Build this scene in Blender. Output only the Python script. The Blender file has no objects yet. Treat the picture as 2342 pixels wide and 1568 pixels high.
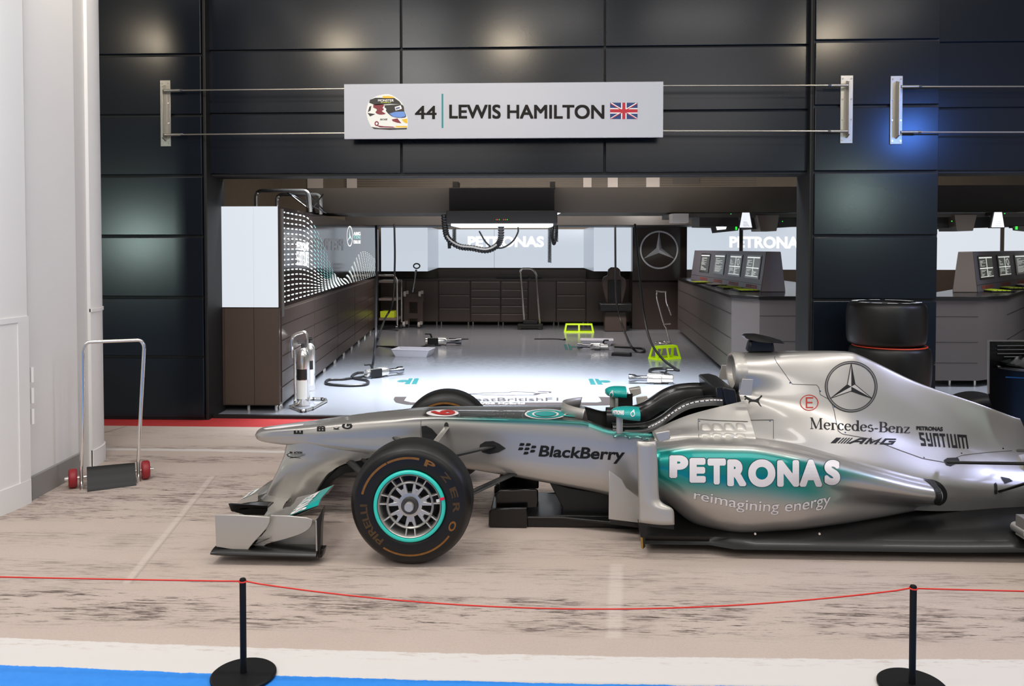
import bpy, bmesh, math, random
from mathutils import Vector, Matrix
from mathutils.bvhtree import BVHTree
from mathutils.geometry import tessellate_polygon
R = math.radians
PI = math.pi
random.seed(7)
SC = bpy.context.scene
COL = SC.collection
W, H = 2342, 1568

# ------------------------------------------------------------------ camera, world, lights, exposure
F, YAW, PIT, SHY, CZ = 1875.0, R(2.36), R(1.5), -0.0726, 1.70
cam_d = bpy.data.cameras.new('camera')
cam = bpy.data.objects.new('camera', cam_d)
COL.objects.link(cam)
cam.location = (0, 0, CZ)
cam.rotation_euler = (PI / 2 - PIT, 0, YAW)
cam_d.sensor_width = 36
cam_d.lens = 36 * F / W
cam_d.shift_y = SHY
cam_d.clip_end = 200
SC.camera = cam

world = bpy.data.worlds.new('world')
SC.world = world
world.use_nodes = True
_bg = world.node_tree.nodes['Background']
_bg.inputs[0].default_value = (1.0, 0.97, 0.93, 1)
_bg.inputs[1].default_value = 0.30

SC.view_settings.view_transform = 'Standard'
SC.view_settings.look = 'None'
SC.view_settings.exposure = 0.0
SC.view_settings.gamma = 1.0
SC.view_settings.use_curve_mapping = False
SC.cycles.use_denoising = True
SC.cycles.max_bounces = 8

def area(name, loc, target, sx, sy, power, col=(1, 1, 1), spread=180):
    l = bpy.data.lights.new(name, 'AREA')
    l.shape = 'RECTANGLE'
    l.size, l.size_y, l.energy, l.color = sx, sy, power, col
    l.spread = R(spread)
    o = bpy.data.objects.new(name, l)
    COL.objects.link(o)
    o.location = loc
    d = Vector(target) - Vector(loc)
    o.rotation_euler = d.to_track_quat('-Z', 'Y').to_euler()
    return o

# hall lights: rows of ceiling panels over the pit lane (out of frame, above and behind the camera)
for i, x in enumerate((-4.6, -2.3, 0.0, 2.3, 4.6)):
    area('hall_light', (x, 3.3, 5.2), (x, 3.5, 0), 1.5, 0.35, 42, (1.0, 0.95, 0.90))
    area('hall_light', (x, 5.6, 5.2), (x, 5.4, 0), 1.5, 0.35, 12, (1.0, 0.96, 0.91))
area('hall_light', (-2.5, -1.5, 4.6), (-1.5, 5, 0.4), 4.0, 2.2, 100, (1.0, 0.95, 0.9))
area('hall_light', (2.5, -1.5, 4.6), (1.0, 5, 0.4), 4.0, 2.2, 85, (1.0, 0.96, 0.94))
area('hall_light', (-2.2, 2.2, 4.6), (-3.5, 5.2, 1.2), 1.2, 1.2, 50, (1.0, 0.97, 0.94))
# small warm ceiling spots whose reflections show on the upper cladding
for px in (-5.1, -2.75, -0.5, 3.6):
    area('spot_lamp', (px, 5.0, 4.40), (px, 8, 2.6), 0.36, 0.14, 9, (1.0, 0.84, 0.62), 110)
# a blue show lamp at the right
area('show_lamp', (4.6, 5.1, 3.15), (4.0, 8, 2.6), 0.3, 0.3, 9, (0.08, 0.25, 1.0), 90)
# tall soft lights behind the camera, seen as pale glows in the pillars
area('stand_light', (-7.6, 0.6, 1.85), (-3.9, 7.87, 1.7), 0.5, 0.5, 7, (0.75, 1.0, 0.92), 60)
area('stand_light', (5.6, 0.6, 2.6), (3.0, 7.87, 2.2), 0.3, 0.4, 3.5, (0.75, 1.0, 0.92), 60)
area('show_lamp', (6.5, 5.6, 3.6), (3.2, 5.2, 0.7), 1.0, 1.0, 34, (0.55, 0.6, 1.0), 120)
# garage lights out of view; those remarked below are added to brighten single areas
area('unseen_garage_light', (-0.5, 9.6, 3.05), (-0.5, 9.8, 0), 4.6, 1.1, 330, (0.88, 0.94, 1.0), 90)
area('unseen_garage_light', (-0.4, 8.365, 2.47), (-0.4, 8.30, 0), 5.7, 0.04, 42, (0.86, 0.93, 1.0), 140)  # added slim strip, brightens the floor edge under the opening
area('unseen_garage_light', (-0.6, 12.6, 2.2), (-0.6, 12.0, 0), 3.0, 0.6, 14, (0.90, 0.95, 1.0), 100)
area('unseen_garage_light', (-0.3, 14.2, 3.3), (-0.3, 16.6, 1.0), 5.5, 0.8, 290, (1.0, 0.88, 0.80))  # added unseen light that lifts the cabinets at the back
area('unseen_garage_light', (1.7, 14.6, 2.95), (1.95, 16.9, 1.7), 0.5, 0.3, 26, (1.0, 0.97, 0.95), 70)  # added unseen spot to brighten the star on its column
area('unseen_garage_light', (6.8, 13.6, 3.3), (6.8, 15.6, 1.0), 3.5, 0.8, 110, (1.0, 0.90, 0.86))
area('unseen_garage_light', (-0.5, 10.9, 3.2), (-0.5, 18.0, 3.1), 6.0, 0.3, 60, (1.0, 0.90, 0.78))  # added unseen light for the upper back wall
area('unseen_garage_light', (5.5, 9.6, 3.05), (5.5, 9.8, 0), 3.0, 1.1, 70, (0.90, 0.95, 1.0), 110)

# ------------------------------------------------------------------ pixel <-> place helpers (points measured off the photograph)
_fw = Vector((-math.sin(YAW) * math.cos(PIT), math.cos(YAW) * math.cos(PIT), -math.sin(PIT)))
_rt = Vector((math.cos(YAW), math.sin(YAW), 0))
_up = _rt.cross(_fw)
_C = Vector((0, 0, CZ))
def ray(px, py):
    return _fw + _rt * ((px - 1171) / F) + _up * ((784 - py) / F + SHY * W / F)
def A(px, py, Y):
    d = ray(px, py)
    return _C + d * (Y / d.y)
def G(px, py, Z=0.0):
    d = ray(px, py)
    return _C + d * ((Z - CZ) / d.z)

# ------------------------------------------------------------------ materials
def lin(c):
    if isinstance(c, str):
        c = [int(c[i:i + 2], 16) / 255 for i in (0, 2, 4)]
        c = [v / 12.92 if v <= 0.04045 else ((v + 0.055) / 1.055) ** 2.4 for v in c]
    return (c[0], c[1], c[2], 1)
MATS = {}
def mat(name, col, rough=0.5, metal=0.0, spec=0.5, coat=0.0, emit=0.0, ecol=None, bump=0.0, bscale=40, var=0.0, trans=0.0):
    m = bpy.data.materials.new(name)
    m.use_nodes = True
    nt = m.node_tree
    b = nt.nodes['Principled BSDF']
    b.inputs['Base Color'].default_value = lin(col)
    b.inputs['Roughness'].default_value = rough
    b.inputs['Metallic'].default_value = metal
    b.inputs['Specular IOR Level'].default_value = spec
    b.inputs['Coat Weight'].default_value = coat
    b.inputs['Coat Roughness'].default_value = 0.06
    b.inputs['Transmission Weight'].default_value = trans
    if emit:
        b.inputs['Emission Color'].default_value = lin(ecol or col)
        b.inputs['Emission Strength'].default_value = emit
    if bump or var:
        tc = nt.nodes.new('ShaderNodeTexCoord')
        n = nt.nodes.new('ShaderNodeTexNoise')
        n.inputs['Scale'].default_value = bscale
        n.inputs['Detail'].default_value = 4
        nt.links.new(tc.outputs['Object'], n.inputs['Vector'])
        if bump:
            bp = nt.nodes.new('ShaderNodeBump')
            bp.inputs['Strength'].default_value = bump
            bp.inputs['Distance'].default_value = 0.01
            nt.links.new(n.outputs['Fac'], bp.inputs['Height'])
            nt.links.new(bp.outputs['Normal'], b.inputs['Normal'])
        if var:
            mx = nt.nodes.new('ShaderNodeMix')
            mx.data_type = 'RGBA'
            c = lin(col)
            mx.inputs[6].default_value = tuple(v * (1 - var) for v in c[:3]) + (1,)
            mx.inputs[7].default_value = tuple(min(1, v * (1 + var)) for v in c[:3]) + (1,)
            nt.links.new(n.outputs['Fac'], mx.inputs[0])
            nt.links.new(mx.outputs[2], b.inputs['Base Color'])
    MATS[name] = m
    return m
def attr_mat(name, rough, metal, coat, spec=0.5):
    m = mat(name, 'ffffff', rough, metal, spec, coat)
    nt = m.node_tree
    a = nt.nodes.new('ShaderNodeAttribute')
    a.attribute_name = 'paint'
    nt.links.new(a.outputs['Color'], nt.nodes['Principled BSDF'].inputs['Base Color'])
    return m

mat('cladding', '0f151d', 0.22, 0, 0.30, var=0.08, bscale=3)
mat('joint_black', '050607', 0.6)
mat('white_wall', 'e6e5e3', 0.55, var=0.02, bscale=2)
mat('shaded_strip', 'cfcdca', 0.5)  # shading of the white wall's recesses, put into the colour
mat('grey_base', '8c8a87', 0.6)
mat('steel', 'a09d96', 0.36, 0.8, bump=0.05, bscale=120)
mat('chrome', 'e6e3de', 0.14, 0.88)
mat('star_silver', 'f6f8ff', 0.25, 0.1, 0.8)
mat('dark_chrome', '8b8d92', 0.16, 1.0)
mat('wire', 'a5a198', 0.3, 0.9)
mat('sign_board', 'b9bcc4', 0.45, 0, 0.4)
mat('sign_text', '201d1b', 0.7, 0, 0.2)
mat('teal', '00a09a', 0.35, 0, 0.5, 0.4)
mat('teal_flat', '118389', 0.5)
mat('teal_ring', '2fd0c0', 0.35, 0, 0.5, 0.3)
mat('red', 'c8142e', 0.5)
mat('flag_red', 'b72332', 0.6)
mat('flag_blue', '17376e', 0.6)
mat('flag_white', 'eeeeee', 0.6)
mat('signal_red', 'f0104a', 0.5)
mat('black_gloss', '09090a', 0.2, 0, 0.45, 0.15)
mat('black_matte', '121212', 0.55)
mat('black_satin', '111113', 0.38, 0, 0.4)
mat('carbon', '0e0e0e', 0.34, 0, 0.4, 0.08, var=0.25, bscale=160)
mat('rubber', '0d0c0b', 0.40, 0, 0.42, bump=0.03, bscale=60)
mat('tread_rubber', '131312', 0.60, 0, 0.35, bump=0.08, bscale=90)
mat('rubber_mark', '7d5119', 0.55, var=0.35, bscale=60)
mat('rubber_mark_faint', '46310f', 0.55, var=0.4, bscale=60)
mat('wheel_silver', 'c4c2be', 0.35, 0.75)
mat('wheel_dark', '4f4e4c', 0.45, 0.6)
mat('silver', 'a9a59e', 0.40, 0.62, 0.5, 0.5)
mat('silver_bright', 'b9b5ae', 0.42, 0.55, 0.5, 0.4)
attr_mat('car_paint', 0.34, 0.70, 0.6)
mat('decal_black', '100f0f', 0.5, 0, 0.3)
mat('decal_white', 'e9e4e4', 0.4)
mat('decal_outline', '0c3f44', 0.4)
mat('decal_red', 'b2281f', 0.4)
mat('decal_grey', '7b7876', 0.35, 0.5)
mat('decal_light', 'cfcac6', 0.3, 0.6)
mat('seam', '57544f', 0.5, 0.3)
mat('post_black', '0f0f10', 0.55, 0, 0.25, bump=0.03, bscale=120)
mat('rope_red', 'e2301c', 0.55)
mat('dolly_red', '8e1e26', 0.5)
# garage
mat('lit_panel', '50565e', 0.25, 0, 0.5, 0, 0.80, 'eef4fc')
mat('lit_back', '50565e', 0.25, 0, 0.5, 0, 0.76, 'dfe9f5')
mat('lit_dim', '50565e', 0.25, 0, 0.5, 0, 0.50, 'c9d3e1')
mat('lit_word', 'ffffff', 0.3, 0, 0.5, 0, 0.95, 'ffffff')
mat('lamp_face', 'ffffff', 0.3, 0, 0.5, 0, 2.2, 'f6fbff')
mat('dot_lamp', 'ffffff', 0.3, 0, 0.5, 0, 0.9, 'eefcfa')
mat('dot_teal', '9fd8d6', 0.3, 0, 0.5, 0, 0.5, '8fd0d0')
mat('unit_brown', '4a4039', 0.32, 0, 0.5, var=0.06, bscale=5)
mat('unit_dark', '453a36', 0.28, 0, 0.5, var=0.06, bscale=5)
mat('gloss_dark', '261f1d', 0.10, 0, 0.35)
mat('cabinet', '5c4f4a', 0.35, 0, 0.5, var=0.05, bscale=4)
mat('cabinet_edge', '8d817a', 0.3, 0.6)
mat('gantry', '2b2826', 0.5)
mat('gantry_grey', '4a4541', 0.5)
mat('upper_wall', '655d51', 0.7, var=0.12, bscale=6)
mat('ceiling_dark', '2b2724', 0.7)
mat('pale_grey', 'b9b2ac', 0.6)
mat('console', '575150', 0.38)
mat('console_end', '6a5f57', 0.42)
mat('console_face', '5d5962', 0.35)
mat('desk_top', '1c1a1a', 0.22)
mat('screen_dark', '22221e', 0.2, 0, 0.5, 0, 0.15, '8a8f84')
mat('screen_ink', 'd8d8d8', 0.3, 0, 0.5, 0, 0.75, 'e6ece6')
mat('screen_white', 'ffffff', 0.3, 0, 0.5, 0, 0.85, 'f0f5ff')
mat('lime', 'c6ec12', 0.4, 0, 0.5, 0, 0.12, 'c6ec12')
mat('lime_key', 'b5c527', 0.5)
mat('led_green', '30ff30', 0.4, 0, 0.5, 0, 1.2, '3aff4a')
mat('led_red', 'ff4030', 0.4, 0, 0.5, 0, 1.5, 'ff4a3a')
mat('red_keys', '9c3a30', 0.5)
mat('tray_white', 'd8d8e2', 0.4)
mat('hose_black', '18181a', 0.4)
mat('floor_ink', '3b3434', 0.35)
mat('floor_teal', '1d5c5f', 0.35)
mat('label_white', 'e8ecea', 0.4)
mat('label_green', 'a7c23a', 0.4)
mat('dark_line', '1d1917', 0.5)
mat('yellow', 'e5b91c', 0.5)
mat('maroon', '7b1d2c', 0.5)
mat('visor', '23406e', 0.15)
mat('visor_blue', '2f72c4', 0.2)
mat('shell_white', 'e2e4de', 0.4)
mat('tyre_white', 'eef4f0', 0.5)
mat('tyre_orange', 'c43a16', 0.5)
mat('brass', 'a8843a', 0.4, 0.6)

# ------------------------------------------------------------------ mesh builder
WORLD0 = {}
class MB:
    def __init__(s):
        s.v, s.f, s.m, s.mats = [], [], [], []
    def mi(s, m):
        if m is None: return 0
        if m not in s.mats: s.mats.append(m)
        return s.mats.index(m)
    def add(s, vs, fs, m=None):
        k = len(s.v); i = s.mi(m)
        s.v += [tuple(v) for v in vs]
        for f in fs:
            s.f.append([k + a for a in f]); s.m.append(i)
        return s
    def box(s, a, b, m=None):
        x0, x1 = sorted((a[0], b[0])); y0, y1 = sorted((a[1], b[1])); z0, z1 = sorted((a[2], b[2]))
        vs = [(x0, y0, z0), (x1, y0, z0), (x1, y1, z0), (x0, y1, z0), (x0, y0, z1), (x1, y0, z1), (x1, y1, z1), (x0, y1, z1)]
        return s.add(vs, [(0, 3, 2, 1), (4, 5, 6, 7), (0, 1, 5, 4), (1, 2, 6, 5), (2, 3, 7, 6), (3, 0, 4, 7)], m)
    def hexa(s, lo, hi, m=None):
        """lo, hi: four corners each (same winding, seen from above ccw)"""
        return s.add(list(lo) + list(hi), [(3, 2, 1, 0), (4, 5, 6, 7), (0, 1, 5, 4), (1, 2, 6, 5), (2, 3, 7, 6), (3, 0, 4, 7)], m)
    def prism(s, poly, d, m=None):
        """poly: 3D ring, d: extrusion vector"""
        n = len(poly); d = Vector(d)
        a = [Vector(p) for p in poly]; b = [p + d for p in a]
        tris = tessellate_polygon([a])
        vs = a + b; fs = []
        nrm = Vector((0, 0, 0))
        for i in range(n):
            nrm += a[i].cross(a[(i + 1) % n])
        flip = nrm.dot(d) > 0
        for t in tris:
            q = (a[t[1]] - a[t[0]]).cross(a[t[2]] - a[t[0]])
            t = tuple(t) if q.dot(d) < 0 else tuple(reversed(t))
            fs.append(t); fs.append(tuple(n + k for k in reversed(t)))
        for i in range(n):
            j = (i + 1) % n
            fs.append((i, j, n + j, n + i) if flip else (j, i, n + i, n + j))
        return s.add(vs, fs, m)
    def tube(s, pts, r, n=10, m=None, closed=False, caps=True):
        P = [Vector(p) for p in pts]
        N = len(P)
        rs = r if isinstance(r, (list, tuple)) else [r] * N
        T = []
        for i in range(N):
            if closed: t = P[(i + 1) % N] - P[i - 1]
            else: t = P[min(i + 1, N - 1)] - P[max(i - 1, 0)]
            T.append(t.normalized() if t.length > 1e-9 else Vector((0, 0, 1)))
        u = T[0].orthogonal().normalized()
        vs = []; fs = []
        for i in range(N):
            u = (u - T[i] * u.dot(T[i]))
            u = u.normalized() if u.length > 1e-6 else T[i].orthogonal().normalized()
            w = T[i].cross(u)
            for k in range(n):
                a = 2 * PI * k / n
                vs.append(P[i] + (u * math.cos(a) + w * math.sin(a)) * rs[i])
        for i in range(N if closed else N - 1):
            j = (i + 1) % N
            for k in range(n):
                l = (k + 1) % n
                fs.append((i * n + k, i * n + l, j * n + l, j * n + k))
        if caps and not closed:
            fs.append(tuple(reversed(range(n)))); fs.append(tuple((N - 1) * n + k for k in range(n)))
        return s.add(vs, fs, m)
    def cyl(s, a, b, r, n=20, m=None, r2=None):
        return s.tube([a, b], [r, r if r2 is None else r2], n, m)
    def lathe(s, prof, o, axis='y', n=48, m=None, a0=0, a1=2 * PI):
        """prof: (radius, along) list"""
        o = Vector(o); full = abs(a1 - a0 - 2 * PI) < 1e-6
        c = n if full else n + 1
        vs = []; fs = []
        for i in range(c):
            a = a0 + (a1 - a0) * i / n
            ca, sa = math.cos(a), math.sin(a)
            for r, h in prof:
                if axis == 'y': vs.append(o + Vector((r * ca, h, r * sa)))
                elif axis == 'z': vs.append(o + Vector((r * ca, r * sa, h)))
                else: vs.append(o + Vector((h, r * ca, r * sa)))
        p = len(prof)
        for i in range(n):
            j = (i + 1) % c
            for k in range(p - 1):
                fs.append((i * p + k, i * p + k + 1, j * p + k + 1, j * p + k))
        return s.add(vs, fs, m)
    def grid(s, rows, m=None, flip=False):
        n = len(rows[0]); vs = [p for r in rows for p in r]; fs = []
        for i in range(len(rows) - 1):
            for k in range(n - 1):
                f = (i * n + k, i * n + k + 1, (i + 1) * n + k + 1, (i + 1) * n + k)
                fs.append(tuple(reversed(f)) if flip else f)
        return s.add(vs, fs, m)
    def build(s, name, m=None, parent=None, bevel=0, smooth=35, fix=True, solid=0):
        me = bpy.data.meshes.new(name)
        me.from_pydata(s.v, [], s.f)
        if s.mats: me.polygons.foreach_set('material_index', s.m)
        bm = bmesh.new(); bm.from_mesh(me)
        bmesh.ops.remove_doubles(bm, verts=bm.verts, dist=1e-5)
        if fix: bmesh.ops.recalc_face_normals(bm, faces=bm.faces)
        bm.to_mesh(me); bm.free()
        for k in (s.mats if s.mats else [m]):
            me.materials.append(MATS[k or m])
        if smooth:
            me.polygons.foreach_set('use_smooth', [True] * len(me.polygons))
            me.set_sharp_from_angle(angle=R(smooth))
        me.update()
        o = bpy.data.objects.new(name, me)
        COL.objects.link(o)
        WORLD0[o.name] = Matrix()
        if parent:
            o.parent = parent
            o.matrix_parent_inverse = WORLD0[parent.name].inverted()
        if solid:
            md = o.modifiers.new('solid', 'SOLIDIFY'); md.thickness = solid; md.offset = 0
        if bevel:
            md = o.modifiers.new('bevel', 'BEVEL'); md.width = bevel; md.segments = 2; md.limit_method = 'ANGLE'; md.angle_limit = R(40)
        return o

def tag(o, label=None, cat=None, group=None, kind=None):
    if label: o['label'] = label
    if cat: o['category'] = cat
    if group: o['group'] = group
    if kind: o['kind'] = kind
    return o
def thing(name, label, cat, loc=(0, 0, 0), group=None):
    o = bpy.data.objects.new(name, None)
    o.empty_display_size = 0.1
    COL.objects.link(o)
    o.location = loc
    WORLD0[o.name] = Matrix.Translation(Vector(loc))
    return tag(o, label, cat, group)
def struct(o):
    o['kind'] = 'structure'
    return o
def dup(root, loc=None, rotz=None, label=None, group=None):
    r = root.copy(); COL.objects.link(r)
    if loc is not None: r.location = loc
    if rotz is not None: r.rotation_euler = (0, 0, rotz)
    if label: r['label'] = label
    if group: r['group'] = group
    for ch in list(root.children):
        c = ch.copy(); COL.objects.link(c); c.parent = r
        for g in list(ch.children):
            d = g.copy(); COL.objects.link(d); d.parent = c
    return r
def bez(pts, n=12):
    """Catmull-Rom through points"""
    P = [Vector(p) for p in pts]
    if len(P) < 3: return P
    out = []
    for i in range(len(P) - 1):
        p0 = P[i - 1] if i else P[0] * 2 - P[1]
        p1, p2 = P[i], P[i + 1]
        p3 = P[i + 2] if i + 2 < len(P) else P[-1] * 2 - P[-2]
        for k in range(n):
            t = k / n
            out.append(0.5 * ((2 * p1) + (p2 - p0) * t + (2 * p0 - 5 * p1 + 4 * p2 - p3) * t * t + (3 * p1 - p0 - 3 * p2 + p3) * t ** 3))
    out.append(P[-1])
    return out
def fillet(pts, r, n=6):
    """polyline with rounded corners"""
    P = [Vector(p) for p in pts]; out = [P[0]]
    for i in range(1, len(P) - 1):
        a, b, c = P[i - 1], P[i], P[i + 1]
        u = (a - b); v = (c - b); d = min(r, u.length * .45, v.length * .45)
        u.normalize(); v.normalize()
        for k in range(n + 1):
            t = k / n
            p0, p2 = b + u * d, b + v * d
            out.append(p0 * (1 - t) ** 2 + b * 2 * t * (1 - t) + p2 * t * t)
    out.append(P[-1])
    return out
def ss(a, b, x):
    t = max(0, min(1, (x - a) / (b - a)))
    return t * t * (3 - 2 * t)
def interp(tab, x):
    """smooth (monotone-ish cubic) interpolation of a table [(x, v)]"""
    n = len(tab)
    if x <= tab[0][0]: return tab[0][1]
    if x >= tab[-1][0]: return tab[-1][1]
    for i in range(n - 1):
        if tab[i][0] <= x <= tab[i + 1][0]: break
    h = tab[i + 1][0] - tab[i][0]
    d = (tab[i + 1][1] - tab[i][1]) / h
    def sl(k):
        if k == 0: return (tab[1][1] - tab[0][1]) / (tab[1][0] - tab[0][0])
        if k == n - 1: return (tab[-1][1] - tab[-2][1]) / (tab[-1][0] - tab[-2][0])
        d0 = (tab[k][1] - tab[k - 1][1]) / (tab[k][0] - tab[k - 1][0])
        d1 = (tab[k + 1][1] - tab[k][1]) / (tab[k + 1][0] - tab[k][0])
        return 0 if d0 * d1 <= 0 else 2 * d0 * d1 / (d0 + d1)
    t = (x - tab[i][0]) / h
    m0, m1 = sl(i) * h, sl(i + 1) * h
    return (2 * t ** 3 - 3 * t * t + 1) * tab[i][1] + (t ** 3 - 2 * t * t + t) * m0 + (-2 * t ** 3 + 3 * t * t) * tab[i + 1][1] + (t ** 3 - t * t) * m1

# ------------------------------------------------------------------ flat artwork: text and stroke glyphs as 2D triangles
def text2d(s, offset=0.0, shear=0.0, spacing=1.0, fat=0.0):
    """(verts2d, faces) of a word, normalised to its own bounding box (0..1, 0..1) plus its aspect"""
    cu = bpy.data.curves.new('txt', 'FONT')
    cu.body = s; cu.offset = offset; cu.shear = shear; cu.space_character = spacing
    cu.resolution_u = 8 if offset < .03 else 4
    o = bpy.data.objects.new('txt', cu)
    COL.objects.link(o)
    dg = bpy.context.evaluated_depsgraph_get()
    me = bpy.data.meshes.new_from_object(o.evaluated_get(dg))
    vs = [(v.co.x, v.co.y) for v in me.vertices]; fs = [tuple(p.vertices) for p in me.polygons]
    bpy.data.objects.remove(o); bpy.data.curves.remove(cu); bpy.data.meshes.remove(me)
    if fat:
        n = len(vs); V, Q = [], []
        ring_ = [(fat * math.cos(R(a)), fat * math.sin(R(a))) for a in range(15, 375, 30)] if fat > .04 else [(-fat, -fat), (fat, -fat), (fat, fat), (-fat, fat)]
        for k, (dx, dy) in enumerate(ring_ + [(0, 0)]):
            V += [(x + dx, y + dy) for x, y in vs]; Q += [tuple(k * n + i for i in f) for f in fs]
        vs, fs = V, Q
    return norm2d(vs, fs)
def norm2d(vs, fs):
    x0 = min(v[0] for v in vs); x1 = max(v[0] for v in vs); y0 = min(v[1] for v in vs); y1 = max(v[1] for v in vs)
    return [((v[0] - x0) / (x1 - x0), (v[1] - y0) / (y1 - y0)) for v in vs], fs, (x1 - x0) / (y1 - y0)
class Ink:
    """collects 2D polygons"""
    def __init__(s): s.v, s.f = [], []
    def poly(s, pts):
        k = len(s.v); s.v += [(p[0], p[1]) for p in pts]
        for t in tessellate_polygon([[Vector((p[0], p[1], 0)) for p in pts]]):
            s.f.append(tuple(k + i for i in t))
    def rect(s, x0, y0, x1, y1): s.poly([(x0, y0), (x1, y0), (x1, y1), (x0, y1)])
    def quads(s, L, Rr):
        k = len(s.v); n = len(L)
        s.v += [(p[0], p[1]) for p in L] + [(p[0], p[1]) for p in Rr]
        for i in range(n - 1): s.f.append((k + i, k + i + 1, k + n + i + 1, k + n + i))
    def stroke(s, pts, w, closed=False):
        P = [Vector((p[0], p[1])) for p in pts]; n = len(P); L = []; Q = []
        ws = w if isinstance(w, (list, tuple)) else [w] * n
        for i in range(n):
            a = P[i - 1] if (i or closed) else P[i]
            b = P[(i + 1) % n] if (i < n - 1 or closed) else P[i]
            d1 = (P[i] - a).normalized() if (P[i] - a).length > 1e-9 else (b - P[i]).normalized()
            d2 = (b - P[i]).normalized() if (b - P[i]).length > 1e-9 else d1
            t = (d1 + d2).normalized() if (d1 + d2).length > 1e-6 else d1
            k = 1 / max(0.35, t.dot(d1))
            nrm = Vector((-t.y, t.x)) * (ws[i] / 2 * k)
            L.append(P[i] + nrm); Q.append(P[i] - nrm)
        if closed: L.append(L[0]); Q.append(Q[0])
        s.quads(L, Q)
    def arc(s, cx, cy, rx, ry, a0, a1, w, n=24):
        pts = [(cx + rx * math.cos(R(a0 + (a1 - a0) * i / n)), cy + ry * math.sin(R(a0 + (a1 - a0) * i / n))) for i in range(n + 1)]
        ws = [w(R(a0 + (a1 - a0) * i / n)) for i in range(n + 1)] if callable(w) else w
        s.stroke(pts, ws)
    def disc(s, cx, cy, rx, ry, n=32):
        s.poly([(cx + rx * math.cos(2 * PI * i / n), cy + ry * math.sin(2 * PI * i / n)) for i in range(n)])
    def ring(s, cx, cy, rx, ry, w, n=40):
        s.stroke([(cx + rx * math.cos(2 * PI * i / n), cy + ry * math.sin(2 * PI * i / n)) for i in range(n)], w, True)
    def put(s, art, x0, y0, x1, y1):
        k = len(s.v)
        s.v += [(x0 + (x1 - x0) * u, y0 + (y1 - y0) * v) for u, v in art[0]]
        s.f += [tuple(k + i for i in f) for f in art[1]]
    def art(s): return (s.v, s.f, 1)
def quadmap(c):
    """bilinear map of the unit square on four 3D corners: bottom-left, bottom-right, top-right, top-left"""
    c = [Vector(p) for p in c]
    return lambda u, v: c[0] * (1 - u) * (1 - v) + c[1] * u * (1 - v) + c[2] * u * v + c[3] * (1 - u) * v
def paint(art, fn, name, m, parent=None, bvhs=None, dirv=(0, 1, 0), off=0.002, cut=0, back=2.0, smooth=0):
    """lays flat artwork on a surface: maps it with fn, then drops it along dirv on the given surfaces"""
    par_ = list(range(len(art[0])))                     # separate strokes get hair-thin depths of their own, so none coincide
    def root(i):
        while par_[i] != i: par_[i] = par_[par_[i]]; i = par_[i]
        return i
    for f in art[1]:
        for q in f[1:]: par_[root(q)] = root(f[0])
    lay = {}
    bm = bmesh.new()
    vs = [bm.verts.new((u, v, lay.setdefault(root(i), len(lay)) % 64)) for i, (u, v) in enumerate(art[0])]
    for f in art[1]:
        if len(set(f)) > 2:
            try: bm.faces.new([vs[i] for i in f])
            except ValueError: pass
    if cut:
        us = [v.co.x for v in bm.verts]; ws = [v.co.y for v in bm.verts]
        def frange(a, b, st):
            k = math.floor(a / st) + 1
            while k * st < b - 1e-6:
                yield k * st
                k += 1
        su, sv = (cut if isinstance(cut, tuple) else (cut, cut))
        for val in list(frange(min(us), max(us), su)):
            bmesh.ops.bisect_plane(bm, geom=bm.verts[:] + bm.edges[:] + bm.faces[:], plane_co=(val, 0, 0), plane_no=(1, 0, 0))
        for val in list(frange(min(ws), max(ws), sv)):
            bmesh.ops.bisect_plane(bm, geom=bm.verts[:] + bm.edges[:] + bm.faces[:], plane_co=(0, val, 0), plane_no=(0, 1, 0))
    d = Vector(dirv).normalized()
    for v in bm.verts:
        p = fn(v.co.x, v.co.y); off_ = off + v.co.z * 3e-5
        if bvhs:
            best = None
            for b in bvhs:
                h = b.ray_cast(p - d * back, d)
                if h[0] is not None and (best is None or h[3] < best[3]): best = h
            if best:
                n = best[1] if best[1].dot(d) < 0 else -best[1]
                p = best[0] + n * off_
            v.co = p
        else:
            v.co = p - d * off_
    bm.normal_update()
    for f in bm.faces:
        if f.normal.dot(d) > 0: f.normal_flip()
    me = bpy.data.meshes.new(name)
    bm.to_mesh(me); bm.free()
    me.materials.append(MATS[m])
    o = bpy.data.objects.new(name, me)
    COL.objects.link(o)
    WORLD0[o.name] = Matrix()
    if parent:
        o.parent = parent; o.matrix_parent_inverse = WORLD0[parent.name].inverted()
    return o
def bvh_of(*obs):
    out = []
    dg = bpy.context.evaluated_depsgraph_get()
    for o in obs:
        out.append(BVHTree.FromObject(o.evaluated_get(dg), dg))
    return out
def hit(px, py, surf, Y0=3.2, Yd=4.75):
    """the point of the given surfaces that the photo shows at (px, py)"""
    d = ray(px, py).normalized(); best = None
    for b in surf:
        h = b.ray_cast(_C + d * Y0, d)
        if h[0] is not None and (best is None or h[3] < best[3]): best = h
    return best[0] if best else A(px, py, Yd)
def persp(tl, tr, br, bl, surf, Y0=3.2):
    c = [Vector((p[0], p[1], 0)) for p in (bl, br, tr, tl)]
    mid = sum(c, Vector()) / 4; Yd = hit(mid.x, mid.y, surf, Y0).y
    def f(u, v):
        p = c[0] * (1 - u) * (1 - v) + c[1] * u * (1 - v) + c[2] * u * v + c[3] * (1 - u) * v
        return hit(p.x, p.y, surf, Y0, Yd)
    return f
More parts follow.
